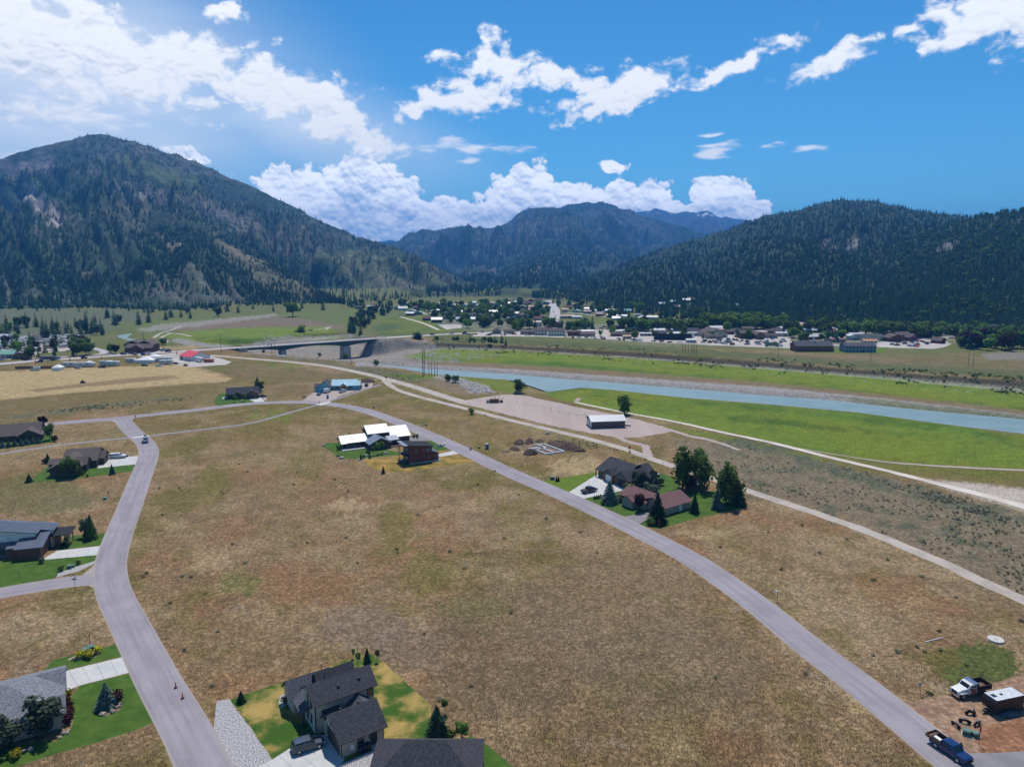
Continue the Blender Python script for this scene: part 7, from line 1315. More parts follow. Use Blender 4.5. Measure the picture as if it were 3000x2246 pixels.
# lone trees and shrubs on the flats
T('tall', 1830, 1213, 10.5, M_LEAFD, 'lone full cottonwood on the river meadow edge', wide=1.5, var=1); T('tall', 1521, 1150, 9, M_LEAFD, 'tree over the dark SUV at the lot edge', wide=1.5, var=2); T('tall', 1381, 1213, 3.6, M_LEAFD, 'dark round shrub tree left of the gravel path', wide=1.6); T('shrub', 1313, 1116, 5, M_SHRUB, 'dark bush left on the rubble slope', 'bush', 'bush'); T('shrub', 1335, 1120, 5.5, M_SHRUB, 'dark bush right on the rubble slope', 'bush', 'bush'); T('shrub', 1103, 1071, 5, M_SHRUB, 'round bush at the river bend', 'bush', 'bush'); T('shrub', 1012, 1053, 5.5, M_SHRUB, 'round bush at the foot of the bridge pier', 'bush', 'bush'); T('shrub', 937, 1044, 4, M_SHRUB, 'small bush left of the bridge pier', 'bush', 'bush'); T('shrub', 772, 1034, 3, M_SHRUB, 'small dark bush near the pole pair', 'bush', 'bush')
T('tall', 883, 991, 16, M_LEAFD, 'lone upright tree on the flat behind the bridge', wide=1.3); T('round', 858, 928, 22, M_LEAF, 'isolated leafy clump far on the flat', wide=1.4); T('shrub', 910, 982, 7, M_SHRUB, 'bush right of the lone upright tree', 'bush', 'bush'); T('shrub', 895, 1000, 7, M_SHRUB, 'bush behind the bridge railing', 'bush', 'bush')
# sagebrush individuals of the dry field
def rnd_sage(px, py, s, i, m=M_SAGE, label=None, group='sagebrush clumps on the dry field', name='sagebrush'):
    o = bpy.data.objects.new(name, with_mat(SAGE_ME[i % 3], m)); COL.objects.link(o); o.location = G(px, py); o.scale = (s, s, s * .8); o.rotation_euler = (0, 0, random.uniform(0, 6)); return tag(o, label or 'grey-green sagebrush clump dotted over the dry field', 'shrub', group)
SG = [(476, 1509), (466, 1431), (530, 1438), (525, 1430), (655, 1447), (725, 1382), (700, 1360), (650, 1440), (535, 1690), (497, 1768), (540, 1905), (560, 1690), (1163, 1610), (1165, 1620), (1224, 1509), (1318, 1617), (1360, 1665), (1013, 1576), (1048, 1649), (1475, 1577), (1288, 1485), (1499, 1794), (1242, 1857), (2110, 1604), (2290, 1668), (2098, 1985), (2360, 1975), (900, 1590), (680, 1595), (720, 1650), (745, 1330), (870, 1385), (930, 1395), (980, 1405), (1010, 1417), (985, 1425), (860, 1420), (925, 1440), (1020, 1440), (600, 1740), (640, 1850), (420, 1690), (430, 1680), (2685, 1895), (2707, 1908), (2752, 1850), (2755, 1905), (2990, 1820), (2830, 1950), (2560, 1920), (2630, 1910), (2722, 2033), (1520, 1450), (1450, 1380), (1400, 1420), (1380, 2010), (1290, 2050), (1700, 1560), (1600, 1520), (1750, 1620), (2350, 1540), (2400, 1620), (2480, 1580), (2600, 1640), (2700, 1690), (2800, 1750), (2560, 1700), (2250, 1560), (620, 2010)]
sl_ = []
for i, (a_, b_) in enumerate(SG): sl_.append(rnd_sage(a_, b_, random.uniform(.7, 1.15), i, M_SAGE if i % 3 else M_SHRUB)); sl_[-1]['look'] = 'grey-green' if i % 3 else 'leafy green'
number(sl_, '%s from left of the brush clumps on the dry field, %s')
# ground cover nobody could count
def pxscatter(n, poly, smin, smax, src, name, label, dens=None, clump=None, seed=5):
    rg = np.random.default_rng(seed); xs_, ys_ = [p[0] for p in poly], [p[1] for p in poly]; x = rg.uniform(min(xs_), max(xs_), n); y = rg.uniform(min(ys_), max(ys_), n); k = inside(poly, x, y); x, y = x[k], y[k]
    b = (y - CY) / F; a = (x - CX) / F; dz = -ST - b * CT; t = -HCAM / dz; X, Y_ = a * t, (CT - b * ST) * t
    if clump: kk = rg.random(len(X)) < sstep(fbm(X / clump, Y_ / clump, 4, seed), .42, .66); X, Y_ = X[kk], Y_[kk]
    for rp_ in AVOID:
        kk = pdist(rp_[0], X, Y_) > rp_[1]; X, Y_ = X[kk], Y_[kk]
    for pl in AVOIDP: kk = ~inside(pl, X, Y_); X, Y_ = X[kk], Y_[kk]
    z = Z(X, Y_); kk = z > WATER_Z + .2; X, Y_, z = X[kk], Y_[kk], z[kk]
    return scatter(name, np.stack([X, Y_, z], -1), rg.uniform(smin, smax, len(X)), rg.uniform(0, 6.28, len(X)), src, label, 'ground cover')
AVOID = [([P(*p) for p in STREET_L], 4.2), ([P(*p) for p in LOOP], 4.4), ([P(x, y) for x, y in WALK], 1.6), ([P(x, y) for x, y in WALK2], 1.6), ([P(x, y) for x, y in FRONT], 4), ([P(x, y) for x, y in [(-100, 1754), (0, 1736), (140, 1712), (250, 1698), (325, 1692)]], 4)]
AVOIDP = [[tuple(P(*q)[:2]) for q in ((2630, 2062), (2760, 2035), (2900, 2005), (3100, 1950), (3300, 2300), (2850, 2300), (2800, 2180))]]
AVOID += [([P(x, y) for x, y in ((1133, 1120), (1191, 1152), (1326, 1187), (1500, 1232), (1737, 1288), (1907, 1343), (2093, 1404), (2250, 1456), (2453, 1524), (2657, 1604), (2877, 1702), (3150, 1830))], 2.6)]
AVOIDP += [p for n, p in SHEETP if n in ('lawn', 'bright_lawn', 'scorched_lawn', 'concrete_drive', 'asphalt_drive', 'stone_bed', 'gravel_lot', 'building_plot', 'street_corner', 'mulch_bed', 'excavation_floor', 'red_barn_lot', 'gravel_apron')]
def tuft_src(i):
    o = bpy.data.objects.new('grass_tuft', TUFT_ME[i]); COL.objects.link(o); p = P([820, 1300, 1700][i], [1800, 1900, 1750][i]); o.location = p; o.scale = (.5,) * 3; return tag(o, 'single dry bunch grass tuft in the open field', 'grass tuft', 'single dry grass tufts')
ts = [tuft_src(i) for i in range(3)]
FIELD = [(-40, 1180), (700, 1170), (1000, 1160), (1400, 1220), (2100, 1400), (3040, 1780), (3040, 2280), (-40, 2280)]
for i in range(3): pxscatter(42000, FIELD, .11, .28, ts[i], 'dry_grass', ['pale', 'brown', 'mixed'][i] + ' dry bunch grass covering the open field', seed=50 + i)
pxscatter(20000, [(1250, 1650), (1700, 1560), (2050, 1680), (2400, 1950), (2750, 2260), (1300, 2260), (1300, 1900)], .15, .27, ts[0], 'bunch_grass', 'brown bunch grass dotting the field left of the loop street', seed=55)
sg_src = [o for o in COL.objects if o.name.startswith('sagebrush')]
pxscatter(3200, [(1980, 1290), (2250, 1310), (2600, 1400), (3040, 1500), (3040, 1760), (2600, 1590), (2200, 1440), (2000, 1370)], .35, .9, sg_src[1], 'sage_cover', 'grey-green sagebrush scrub on the right-hand flat', clump=14, seed=60)
pxscatter(5000, [(2080, 1275), (2300, 1325), (2700, 1430), (3040, 1520), (3040, 1560), (2600, 1430), (2250, 1345)], .5, 1.0, sg_src[2], 'sage_cover', 'dense sage strip below the white sand track', clump=20, seed=61)
pxscatter(2500, [(700, 1040), (1000, 1065), (1300, 1110), (1350, 1130), (1150, 1110), (900, 1060)], .5, 1.1, sg_src[1], 'sage_cover', 'sage scrub on the bank above the river bend', clump=16, seed=62)
pxscatter(2200, [(1300, 1150), (1500, 1225), (1800, 1300), (2000, 1370), (1900, 1350), (1700, 1310), (1450, 1240)], .4, .9, sg_src[0], 'sage_cover', 'green weeds along the gravel path', clump=18, seed=63)
pxscatter(1500, [(-40, 1225), (300, 1185), (560, 1165), (560, 1172), (300, 1200), (-40, 1236)], .6, 1.2, sg_src[1], 'sage_cover', 'sage strip below the straw field', clump=20, seed=64)
pxscatter(7000, [(1270, 990), (1500, 1000), (1870, 1022), (2250, 1050), (2600, 1078), (3040, 1108), (3040, 1142), (2600, 1104), (2250, 1078), (1870, 1048), (1500, 1024), (1270, 1015)], .9, 2.0, sg_src[0], 'bluff_scrub', 'dark scrub on the bluff below town', clump=12, seed=65)
# riprap
rk = boulder(G(1320, 1122), 1.2, 'pale riprap rock on the rubble slope left of the lot'); rk2 = boulder(G(1345, 1124), 1.0, 'second pale riprap rock on the rubble slope')
def rocks(n, poly, a, b, lab, seed): pxscatter(n, poly, a, b, rk, 'riprap', lab, seed=seed)
rocks(2600, [(700, 1025), (1000, 1005), (1120, 1000), (1330, 1020), (1480, 1026), (1300, 1050), (1150, 1050), (1050, 1062), (850, 1050)], .35, 1.0, 'grey rubble covering the bank by the bridge', 70)
rocks(5000, [(1100, 1066), (1500, 1083), (1805, 1105), (2250, 1135), (2600, 1170), (2600, 1184), (2250, 1155), (1805, 1119), (1500, 1094), (1100, 1076)], .3, .8, 'grey riprap along the far river bank', 71)
rocks(700, [(1270, 1105), (1340, 1106), (1420, 1130), (1455, 1150), (1390, 1152), (1330, 1120)], .4, 1.3, 'pale rubble on the slope left of the gravel lot', 72)
rocks(900, [(1480, 1022), (1870, 1047), (2250, 1077), (2600, 1103), (3040, 1146), (3040, 1156), (2600, 1109), (2250, 1081), (1870, 1050)], .3, .9, 'pale stones at the foot of the bluff', 73)
# driftwood
M_DRIFT = mat('driftwood', (.46, .43, .40), .9)
dl_ = []
for k in range(34):
    t = random.random(); a_ = 1500 + 1500 * t; b_ = np.interp(a_, [1500, 1870, 2250, 2600, 3000], [1024, 1049, 1079, 1106, 1146]) + random.uniform(-2, 4); o = empty('driftwood_log', G(a_, b_), random.uniform(-.5, .5), 'bleached driftwood log at the foot of the bluff', 'log', 'driftwood logs'); dl_.append(o); L_ = random.uniform(2, 8); part('trunk', M_DRIFT, o, lambda b: b.cyl((-L_ / 2, 0, .25), (L_ / 2, random.uniform(-.6, .6), .3), .25, .12, 6))
number(dl_, '%s from left of the driftwood logs below the bluff')
number(ts, '%s from left of three lone grass tufts in the open field')
# ================================================================== the town and the trailer park
def on_slope(px, py):
    best, bp = 1e18, None
    for nm in ('mountain_right', 'mountain_right_spur', 'mountain_left'):
        V = MT[nm][0]; qx, qy = PX(V[..., 0], V[..., 1], V[..., 2]); d = (qx - px) ** 2 + (qy - py) ** 2; i = np.unravel_index(d.argmin(), d.shape)
        k = d[i] + V[i][1] * .05
        if k < best: best, bp = k, V[i]
    return Vector(bp)
def bld(px, py, w_, d_, h_, rise, wall, roof, label, axis='x', yaw=0.0, cat='building', wins=4, storeys=1, name='town_building', ov=.6, loc=None, frame=None):
    o = empty(name, loc if loc is not None else G(px, py), R(yaw), label, cat)
    gable(o, -w_ / 2, w_ / 2, 0, d_, h_, rise, wall, roof, axis, ov)
    for s in range(storeys):
        for k in range(wins):
            opening(o, 'y-', -w_ / 2 + w_ * (k + .5) / wins, .9 + s * h_ / storeys, min(1.5, w_ / wins * .5), 1.2, 0, 'window', None, None)
    opening(o, 'y-', w_ * .08, 0, 1.0, 2.1, 0, 'door', M_TRIM, None)
    return o
bld(1517, 943, 16, 20, 7.5, 3.2, 'bluegrey', 'brown', 'tall blue-grey apartment block with brown gable in mid town', 'y', -20, wins=3, storeys=2)
bld(1575, 906, 28, 12, 4, 2, 'bluegrey', 'pink', 'long shed with pink metal roof left of the uphill highway'); bld(1574, 933, 14, 12, 3.2, 2.6, 'taupe', 'maroon', 'maroon-roofed house left of the uphill highway'); bld(1595, 934, 9, 6, 3, .8, 'taupe', 'brown', 'low annex of the maroon-roofed town house')
o = empty('town_building', G(1558, 956), R(0), 'flat white-roofed beige store beside the junction', 'store'); part('wall', wallmat('cream'), o, lambda b: b.box(-12, 12, 0, 20, 0, 5)); part('roof', roofmat('white'), o, lambda b: b.box(-11.6, 11.6, .4, 19.6, 4.6, 4.9)); part('parapet', wallmat('taupe'), o, lambda b: b.box(-12.1, 12.1, -.1, .3, 4.6, 5.3)); part('rooftop_unit', M_SG, o, lambda b: b.box(-4, -1, 8, 11, 4.9, 6.4)); opening(o, 'y-', 2, 0, 6, 2.6, 0, 'door', None, None)
bld(1546, 980, 15, 9, 3, 2, 'taupe', 'brown', 'single-storey motel wing left of the cream motel blocks'); bld(1585, 982, 13, 9, 5.6, 2.2, 'cream', 'brown', 'left two-storey cream motel block facing the meadow', storeys=2); bld(1631, 984, 17, 9, 5.8, 2, 'cream', 'brown', 'right two-storey cream motel block facing the meadow', storeys=2, wins=6); bld(1605, 969, 8, 8, 3.5, 2.6, 'redbrown', 'maroon', 'small maroon barn behind the cream motel', 'y'); bld(1683, 984, 13, 9, 4.4, 1.2, 'redbrown', 'brown', 'red-brown store right of the cream motel'); bld(1722, 985, 15, 7, 2.7, 1, 'taupe', 'maroon', 'low brown-roofed cabin row'); bld(1629, 959, 15, 9, 4, 3, 'log', 'lightgrey', 'log lodge with pale roof at the highway junction', 'y')
bld(1455, 978, 9, 9, 3.4, 2.6, 'taupe', 'brown', 'left taupe gabled house by the highway', 'y'); bld(1491, 978, 11, 8, 3, 1.8, 'taupe', 'brown', 'right taupe house by the highway'); bld(1662, 933, 17, 10, 3.6, 1.6, 'tan', 'pink', 'tan shed with pale roof right of the uphill highway'); bld(1690, 934, 12, 9, 3, 1, 'white', 'white', 'white low building right of the uphill highway')
bld(1279, 945, 13, 10, 4, 2.4, 'darkbrown', 'white', 'white-roofed dark barn at the left of town'); bld(1254, 939, 15, 7, 3, 2, 'darkbrown', 'maroon', 'maroon-roofed houses left of the white barn'); bld(1335, 935, 15, 9, 3, 2.2, 'taupe', 'brown', 'brown-roofed house right of the white barn'); bld(1312, 900, 12, 10, 5, 3, 'bluegrey', 'lightgrey', 'pale two-storey house behind the left town', 'y'); bld(1293, 898, 9, 9, 4, 2.6, 'white', 'lightgrey', 'white house behind the left town'); bld(1332, 911, 11, 10, 5, 3, 'grey', 'brown', 'grey gambrel shed behind the left town', 'y'); bld(1300, 909, 9, 9, 3.4, 2.4, 'cream', 'orange', 'orange-roofed house behind the left town')
# black screened yard wall and neighbours
o = empty('tarp_wall', P(1974, 996), R(-6), 'long black tarp-covered wall in front of the lumber yard', 'wall')
part('panel', wallmat('black'), o, lambda b: b.box(-19, 17, -.2, .2, 0, 6.2)); part('end_panel', wallmat('white'), o, lambda b: b.box(17, 19.2, -.25, .25, 1.2, 6.0))
for k in range(13): part('post', M_TRIM, o, lambda b: b.box(-19 + k * 3 - .12, -19 + k * 3 + .12, .2, .5, 0, 6.3))
bld(2003, 966, 29, 16, 5, 4, 'redbrown', 'pink', 'big brown timber store with pale brown gable roof', 'x', 0, wins=6); bld(1990, 967, 10, 9, 4.6, 3.4, 'redbrown', 'brown', 'front gable wing of the big timber store', 'y', loc=G(1985, 968)); bld(1931, 962, 11, 10, 5, 4, 'darkbrown', 'brown', 'dark brown gable left of the big timber store', 'y'); bld(2024, 979, 17, 9, 3.6, 2.8, 'taupe', 'slate', 'slate-roofed yard building behind the black wall', 'x', 5); bld(2032, 984, 26, 6, 3.4, .5, 'cream', 'lightgrey', 'long open lumber shed with pale flat roof')
bld(2102, 989, 22, 22, 4, 5.2, 'tan', 'brown', 'broad tan workshop with brown gable facing the river', 'y', 12, wins=3); bld(2083, 992, 8, 6, 3.4, 2, 'tan', 'brown', 'left porch gable of the tan workshop', 'y', 12); bld(2107, 992, 8, 6, 3.4, 2, 'tan', 'brown', 'right porch gable of the tan workshop', 'y', 12); bld(2192, 992, 15, 12, 5.5, 2.4, 'darkbrown', 'brown', 'dark brown shop at the end of the equipment yard'); bld(2227, 994, 8, 10, 4.6, 2.8, 'brown', 'brown', 'gabled end of the dark brown shop', 'y')
bld(1898, 984, 15, 4.5, 2.8, .6, 'grey', 'lightgrey', 'long pale mobile home left of the black wall'); bld(1820, 985, 20, 8, 2.8, 1.4, 'plum', 'brown', 'long brown-roofed row behind the gold tree'); bld(1838, 993, 8, 6, 2.8, 1.2, 'tan', 'tan', 'small tan cabin left of the gold tree'); bld(1830, 974, 11, 4, 2.7, .5, 'white', 'lightgrey', 'white mobile home behind the brown row')
bld(2351, 966, 20, 10, 5.8, 2.2, 'white', 'pink', 'two-storey white motel with pinkish roof', wins=7, storeys=2); bld(2412, 972, 22, 9, 3.4, 1.8, 'green', 'green', 'pale green metal roofed store'); bld(2262, 966, 8, 9, 4, 2, 'redbrown', 'green', 'red shop with pale green roof', 'y'); bld(2296, 962, 9, 9, 3.4, 2, 'grey', 'bluegrey', 'grey house behind the equipment yard')
h = bld(2385, 1030, 31, 13, 5, 3.4, 'brick', 'slate', 'brick church hall with slate roof and white spire', wins=8, cat='church'); part('spire', M_WHITE, h, lambda b: (b.box(1, 2.6, 5.5, 7.1, 7.5, 9.5), b.cyl((1.8, 6.3, 9.5), (1.8, 6.3, 14), .7, .03, 6))); gable(h, 15.5, 17.5, 2, 11, 3.2, 2.2, 'brick', 'slate', 'x', .5)
bld(2521, 1032, 26, 11, 5.4, 2.2, 'bluegrey', 'slate', 'long two-storey blue-grey building on the bench', wins=9, storeys=2); bld(2555, 998, 21, 9, 4.2, 2, 'cream', 'slate', 'cream building with slate roof behind the blue-grey one', wins=5); bld(2501, 996, 9, 8, 4.2, 1.2, 'white', 'white', 'small white shop with stepped roof', 'y'); bld(2405, 992, 14, 7, 3, 2, 'slate', 'lightgrey', 'pale-roofed house behind the brick church'); bld(2450, 1003, 17, 7, 3, 1, 'taupe', 'maroon', 'low brown row behind the brick church'); bld(2550, 1006, 13, 5, 2.8, 1, 'white', 'orange', 'orange-roofed porch row before the cream building')
bld(2628, 1001, 16, 11, 4, 3.4, 'redbrown', 'brown', 'rustic brown western store with stepped gables', 'y', 8); bld(2650, 997, 14, 12, 5.2, 2.8, 'darkbrown', 'brown', 'tall back hall of the western store', 'x', 8); bld(2678, 1000, 9, 8, 4, 3.2, 'redbrown', 'brown', 'right gable of the western store', 'y', 8); bld(2763, 1006, 9.5, 9, 3, 2.6, 'redbrown', 'brown', 'small red-brown barn at the right lot', 'y', 35); bld(2898, 978, 33, 14, 5.6, 4, 'slate', 'slate', 'long slate-roofed building behind the right grove', wins=9); bld(2990, 985, 22, 12, 4, 4.4, 'log', 'cream', 'log building with cream roof at the right edge'); bld(2935, 990, 14, 7, 3, 1.8, 'darkbrown', 'slate', 'slate-roofed annex behind the right grove'); bld(2728, 979, 11, 8, 3, 2, 'pink' if False else 'cream', 'pink', 'pink-roofed house among trees at right'); bld(2585, 972, 11, 8, 3.6, 1.8, 'bluegrey', 'slate', 'blue-grey house behind the cream building')
for k, (a_, b_, c_, d_, lb) in enumerate(((1969, 890, 'darkbrown', 'teal', 'teal-roofed cabin on the wooded slope'), (1942, 897, 'slate', 'lightgrey', 'pale-roofed cabin left of the teal-roofed one'), (2012, 886, 'darkbrown', 'lightgrey', 'pale house right of the teal-roofed cabin'), (2028, 884, 'redbrown', 'pink', 'pink-roofed house on the wooded slope'), (1987, 906, 'brown', 'pink', 'brown cabin below the slope clearing'), (2165, 902, 'grey', 'lightgrey', 'white cabin half hidden in the right forest'), (2257, 908, 'white', 'lightgrey', 'small white cabin high in the right forest'), (2635, 936, 'grey', 'lightgrey', 'grey cabin in the forest above the right town'), (1840, 925, 'green', 'teal', 'teal-roofed house at the forest foot'))):
    p_ = on_slope(a_, b_); bld(0, 0, 11, 9, 3.6, 2.6, c_, d_, lb, 'x', random.uniform(-20, 20), loc=p_, wins=2, cat='cabin', name='cabin')
# smaller houses in between, one by one
HS = [(1050, 905), (1085, 905), (1100, 899), (1140, 906), (1165, 907), (1180, 909), (1197, 901), (1205, 916), (1225, 922), (1200, 925), (1270, 925), (1290, 915), (1312, 925), (1345, 920), (1362, 915), (1372, 930), (1395, 918), (1408, 912), (1350, 942), (1415, 955), (1425, 940), (1442, 925), (1455, 935), (1470, 900), (1485, 895), (1500, 903), (1512, 890), (1525, 888), (1545, 892), (1555, 884), (1580, 882), (1440, 915), (1405, 930), (1545, 920), (1590, 912), (1575, 922), (1690, 897), (1700, 905), (1665, 905), (1655, 914), (1725, 905), (1755, 926), (1790, 930), (1805, 938), (1820, 935), (1885, 938), (1910, 937), (2050, 948), (2078, 947), (2180, 945), (2330, 958), (2380, 957), (2440, 978), (2660, 975), (2710, 988), (2860, 990), (2605, 985), (1340, 890), (1385, 892), (1360, 900), (1420, 897), (1240, 903), (1120, 912), (60, 1052), (20, 1050), (12, 995), (100, 998)]
rd = random.Random(77); q_ = [P(*p) for p in HS]
for poly, n_ in (([(1180, 893), (1600, 882), (1605, 945), (1480, 962), (1260, 928)], 46), ([(1650, 895), (1700, 898), (1900, 932), (1900, 940), (1700, 925)], 12), ([(2290, 958), (2800, 975), (2990, 985), (2990, 992), (2560, 984), (2290, 975)], 16)):
    k_ = 0
    while k_ < n_:
        a_, b_ = rd.uniform(min(p[0] for p in poly), max(p[0] for p in poly)), rd.uniform(min(p[1] for p in poly), max(p[1] for p in poly)); p_ = P(a_, b_)
        if inside(poly, np.array([a_]), np.array([b_]))[0] and all((p_ - o_).length > 13 for o_ in q_): HS.append((a_, b_)); q_.append(p_); k_ += 1
        elif rd.random() < .002: k_ += 1
RC = ['lightgrey', 'white', 'white', 'brown', 'slate', 'white', 'maroon', 'bluegrey', 'pink', 'green', 'charcoal', 'blue', 'tan', 'lightgrey', 'brown']; WC = ['taupe', 'cream', 'darkbrown', 'white', 'grey', 'bluegrey', 'log', 'tan', 'redbrown']
RN = {'lightgrey': 'pale grey', 'bluegrey': 'blue-grey', 'slate': 'slate'}; hs_ = []
for i, (a_, b_) in enumerate(HS):
    rc, wc = random.choice(RC), random.choice(WC); o = bld(a_, b_, random.uniform(9, 14), random.uniform(7, 9), random.uniform(2.8, 4.2), random.uniform(1.4, 2.8), wc, rc, 'x', random.choice('xxy'), random.uniform(-25, 25), wins=random.choice((2, 3)), cat='house', name='town_house'); o['look'] = '%s-roofed %s-walled' % (RN.get(rc, rc), {'bluegrey': 'blue-grey', 'darkbrown': 'dark brown', 'redbrown': 'red-brown'}.get(wc, wc)); o['group'] = 'small houses of the town'; hs_.append(o)
number(hs_, '%s from left of the small town houses, %s')
rd = random.Random(5); q_ = [o.location.copy() for o in COL.objects if o.type == 'EMPTY' and o.get('category') in ('building', 'house', 'store', 'church', 'wall')]; yl_ = []
while len(yl_) < 30:
    a_, b_ = rd.uniform(1665, 2560), rd.uniform(962, 1000)
    p_ = G(a_, b_)
    if b_ > 978 + (a_ - 1665) * .026 or any((p_ - o_).length < 15 for o_ in q_): continue
    q_.append(p_); rc, wc = rd.choice(('white', 'lightgrey', 'brown', 'pink', 'slate', 'white')), rd.choice(WC); o = bld(0, 0, rd.uniform(9, 18), rd.uniform(5, 8), rd.uniform(2.8, 3.8), rd.uniform(.6, 1.8), wc, rc, 'x', 'x', rd.uniform(-12, 12), wins=3, loc=p_, name='yard_building'); o['look'] = '%s-roofed' % RN.get(rc, rc); o['group'] = 'low buildings of the town yards'; yl_.append(o)
number(yl_, '%s from left of the low yard buildings along the town front, %s')
# ------------------------------------------------------------------ simple far vehicles
def minicar(kind, col, loc, yaw, group=None):
    L_, w2, hb, ht = {'car': (4.5, .9, .85, 1.4), 'suv': (4.8, .95, 1.0, 1.75), 'truck': (5.8, 1.0, 1.1, 1.85)}[kind]; h2 = L_ / 2; nm = {'car': 'car', 'suv': 'suv', 'truck': 'pickup_truck'}[kind]
    o = empty(nm, loc, yaw, 'x', 'pickup truck' if kind == 'truck' else ('SUV' if kind == 'suv' else 'car'), group); pm = paint(*col)
    part('body', pm, o, lambda b: loft(b, [(-h2, .4, hb - .05, w2 * .92, w2 * .9), (-h2 + .2, .3, hb, w2, w2 * .95), (h2 - 1.3, .3, hb, w2, w2 * .95), (h2, .4, hb - .25, w2 * .88, w2 * .8)], 0, 0))
    c0, c1 = {'car': (-h2 + .6, h2 - 1.3), 'suv': (-h2 + .1, h2 - 1.3), 'truck': (-h2 + 2.0, h2 - 1.3)}[kind]
    part('cabin', M_GLASSV, o, lambda b: loft(b, [(c0, hb - .02, hb + .05, w2 * .9, w2 * .88), (c0 + .35, hb - .02, ht - .06, w2 * .9, w2 * .78), (c1 - .7, hb - .02, ht - .06, w2 * .9, w2 * .78), (c1, hb - .02, hb + .05, w2 * .9, w2 * .88)], 0, 0)); part('roof', pm, o, lambda b: b.box(c0 + .35, c1 - .7, -w2 * .78, w2 * .78, ht - .06, ht))
    for x in (-h2 * .6, h2 * .6): part('wheel_pair', M_TYRE, o, lambda b: b.cyl((x, -w2 * 1.02, .34), (x, w2 * 1.02, .34), .34, .34, 8))
    return o
CC = [('white', (.62, .63, .64)), ('black', (.015, .015, .017)), ('silver', (.40, .41, .43)), ('darkred', (.20, .02, .025)), ('grey', (.10, .105, .11)), ('blue', (.03, .07, .18))]
protos = {(k, c[0]): minicar(k, c, (0, 0, 0), 0) for k in ('car', 'suv', 'truck') for c in CC}; used = set(); cars = []
def place(kind, cname, loc, yaw, label, group):
    pr_ = protos[kind, cname]; c = pr_ if (kind, cname) not in used else dup(pr_); used.add((kind, cname)); c.location = loc; c.rotation_euler = (0, 0, yaw); c['label'] = label; c['group'] = group; return c
def hz_at(px):
    return float(np.interp(px, [q[0] for q in HWY], [q[2] for q in HWY]))
for (a_, b_, k, c, f_, lb) in ((247, 1050, 'suv', 'black', 1, 'black SUV on the highway left of the lodge'), (116, 1061, 'suv', 'black', 0, 'black SUV on the highway beside the motorhome'), (386, 1036.5, 'suv', 'grey', 1, 'grey SUV on the highway in front of the lodge'), (431, 1036, 'truck', 'white', 0, 'white pickup on the highway by the lodge lot'), (494, 1031, 'suv', 'black', 1, 'black SUV on the highway approaching the workshop'), (790, 1010, 'truck', 'white', 0, 'white pickup driving over the bridge'), (1267, 981, 'suv', 'black', 1, 'black SUV on the highway past the bridge'), (1323, 977.5, 'truck', 'silver', 1, 'silver pickup on the highway at the left of town'), (1413, 973, 'car', 'blue', 0, 'blue car on the highway near the taupe houses')):
    z_ = hz_at(a_) + .1; p_ = P(a_, b_, z_); i = [q[0] for q in HWY].index(max(q[0] for q in HWY if q[0] <= a_)); d_ = hwyW[i + 1] - hwyW[i]; place(k, c, p_, math.atan2(d_.y, d_.x) + (0 if f_ else math.pi), lb, 'cars on the highway')
for k, (a_, b_) in enumerate(((1622, 914), (1614, 887), (1628, 927))): place('car', 'white', G(a_, b_, .08), R(95), ['white car halfway up the canyon highway', 'white car far up the canyon highway', 'white car low on the canyon highway'][k], 'cars on the canyon highway')
def fill_cars(n, poly, group, fmt, seed, kinds=('car', 'suv', 'truck'), yaws=(0, 90)):
    rd = random.Random(seed); L_ = []
    while len(L_) < n:
        a_, b_ = rd.uniform(min(p[0] for p in poly), max(p[0] for p in poly)), rd.uniform(min(p[1] for p in poly), max(p[1] for p in poly))
        if not inside(poly, np.array([a_]), np.array([b_]))[0]: continue
        q = G(a_, b_, .06)
        if any((q - o.location).length < 4.6 for o in L_): continue
        k, c = rd.choice(kinds), rd.choice(CC)[0]; o = place(k, c, q, R(rd.choice(yaws) + rd.uniform(-8, 8)), 'x', group); o['look'] = '%s %s' % ({'darkred': 'dark red'}.get(c, c), {'car': 'car', 'suv': 'SUV', 'truck': 'pickup'}[k]); L_.append(o)
    number(L_, fmt)
fill_cars(26, [(1722, 956), (1800, 958), (1900, 964), (1890, 972), (1760, 964), (1720, 962)], 'cars in the supermarket lot', '%s from left among cars parked before the big store, %s', 1)
fill_cars(14, [(1662, 986), (1760, 988), (1870, 996), (1860, 1000), (1740, 993), (1662, 989)], 'vehicles along the town edge', '%s from left along the grassy town edge, %s', 2)
fill_cars(24, [(2040, 998), (2130, 994), (2200, 1000), (2195, 1012), (2060, 1006)], 'vehicles in the equipment yard', '%s from left in the equipment yard, %s', 3)
fill_cars(12, [(2215, 1000), (2300, 998), (2300, 1004), (2215, 1010)], 'vehicles beside the brick church yard', '%s from left in the yard left of the brick church, %s', 4)
fill_cars(14, [(2600, 1004), (2720, 1000), (2740, 1012), (2610, 1014)], 'vehicles in the right town lot', '%s from left in the lot by the western store, %s', 5)
fill_cars(11, [(445, 1020), (500, 1026), (480, 1030), (436, 1026)], 'cars in the lodge lot', '%s from left in the lodge parking lot, %s', 6)
fill_cars(8, [(1410, 978), (1640, 981), (1640, 986), (1410, 983)], 'cars before the cream motel', '%s from left along the motel frontage, %s', 7); fill_cars(6, [(355, 1036), (425, 1037), (425, 1040), (355, 1039)], 'cars at the lodge front', '%s from left at the lodge front, %s', 8); fill_cars(8, [(5, 1050), (90, 1046), (90, 1050), (5, 1056)], 'cars at the left roadside buildings', '%s from left at the left roadside buildings, %s', 9)
for k, o in protos.items():
    if k not in used:
        for c in list(o.children): bpy.data.objects.remove(c)
        bpy.data.objects.remove(o)
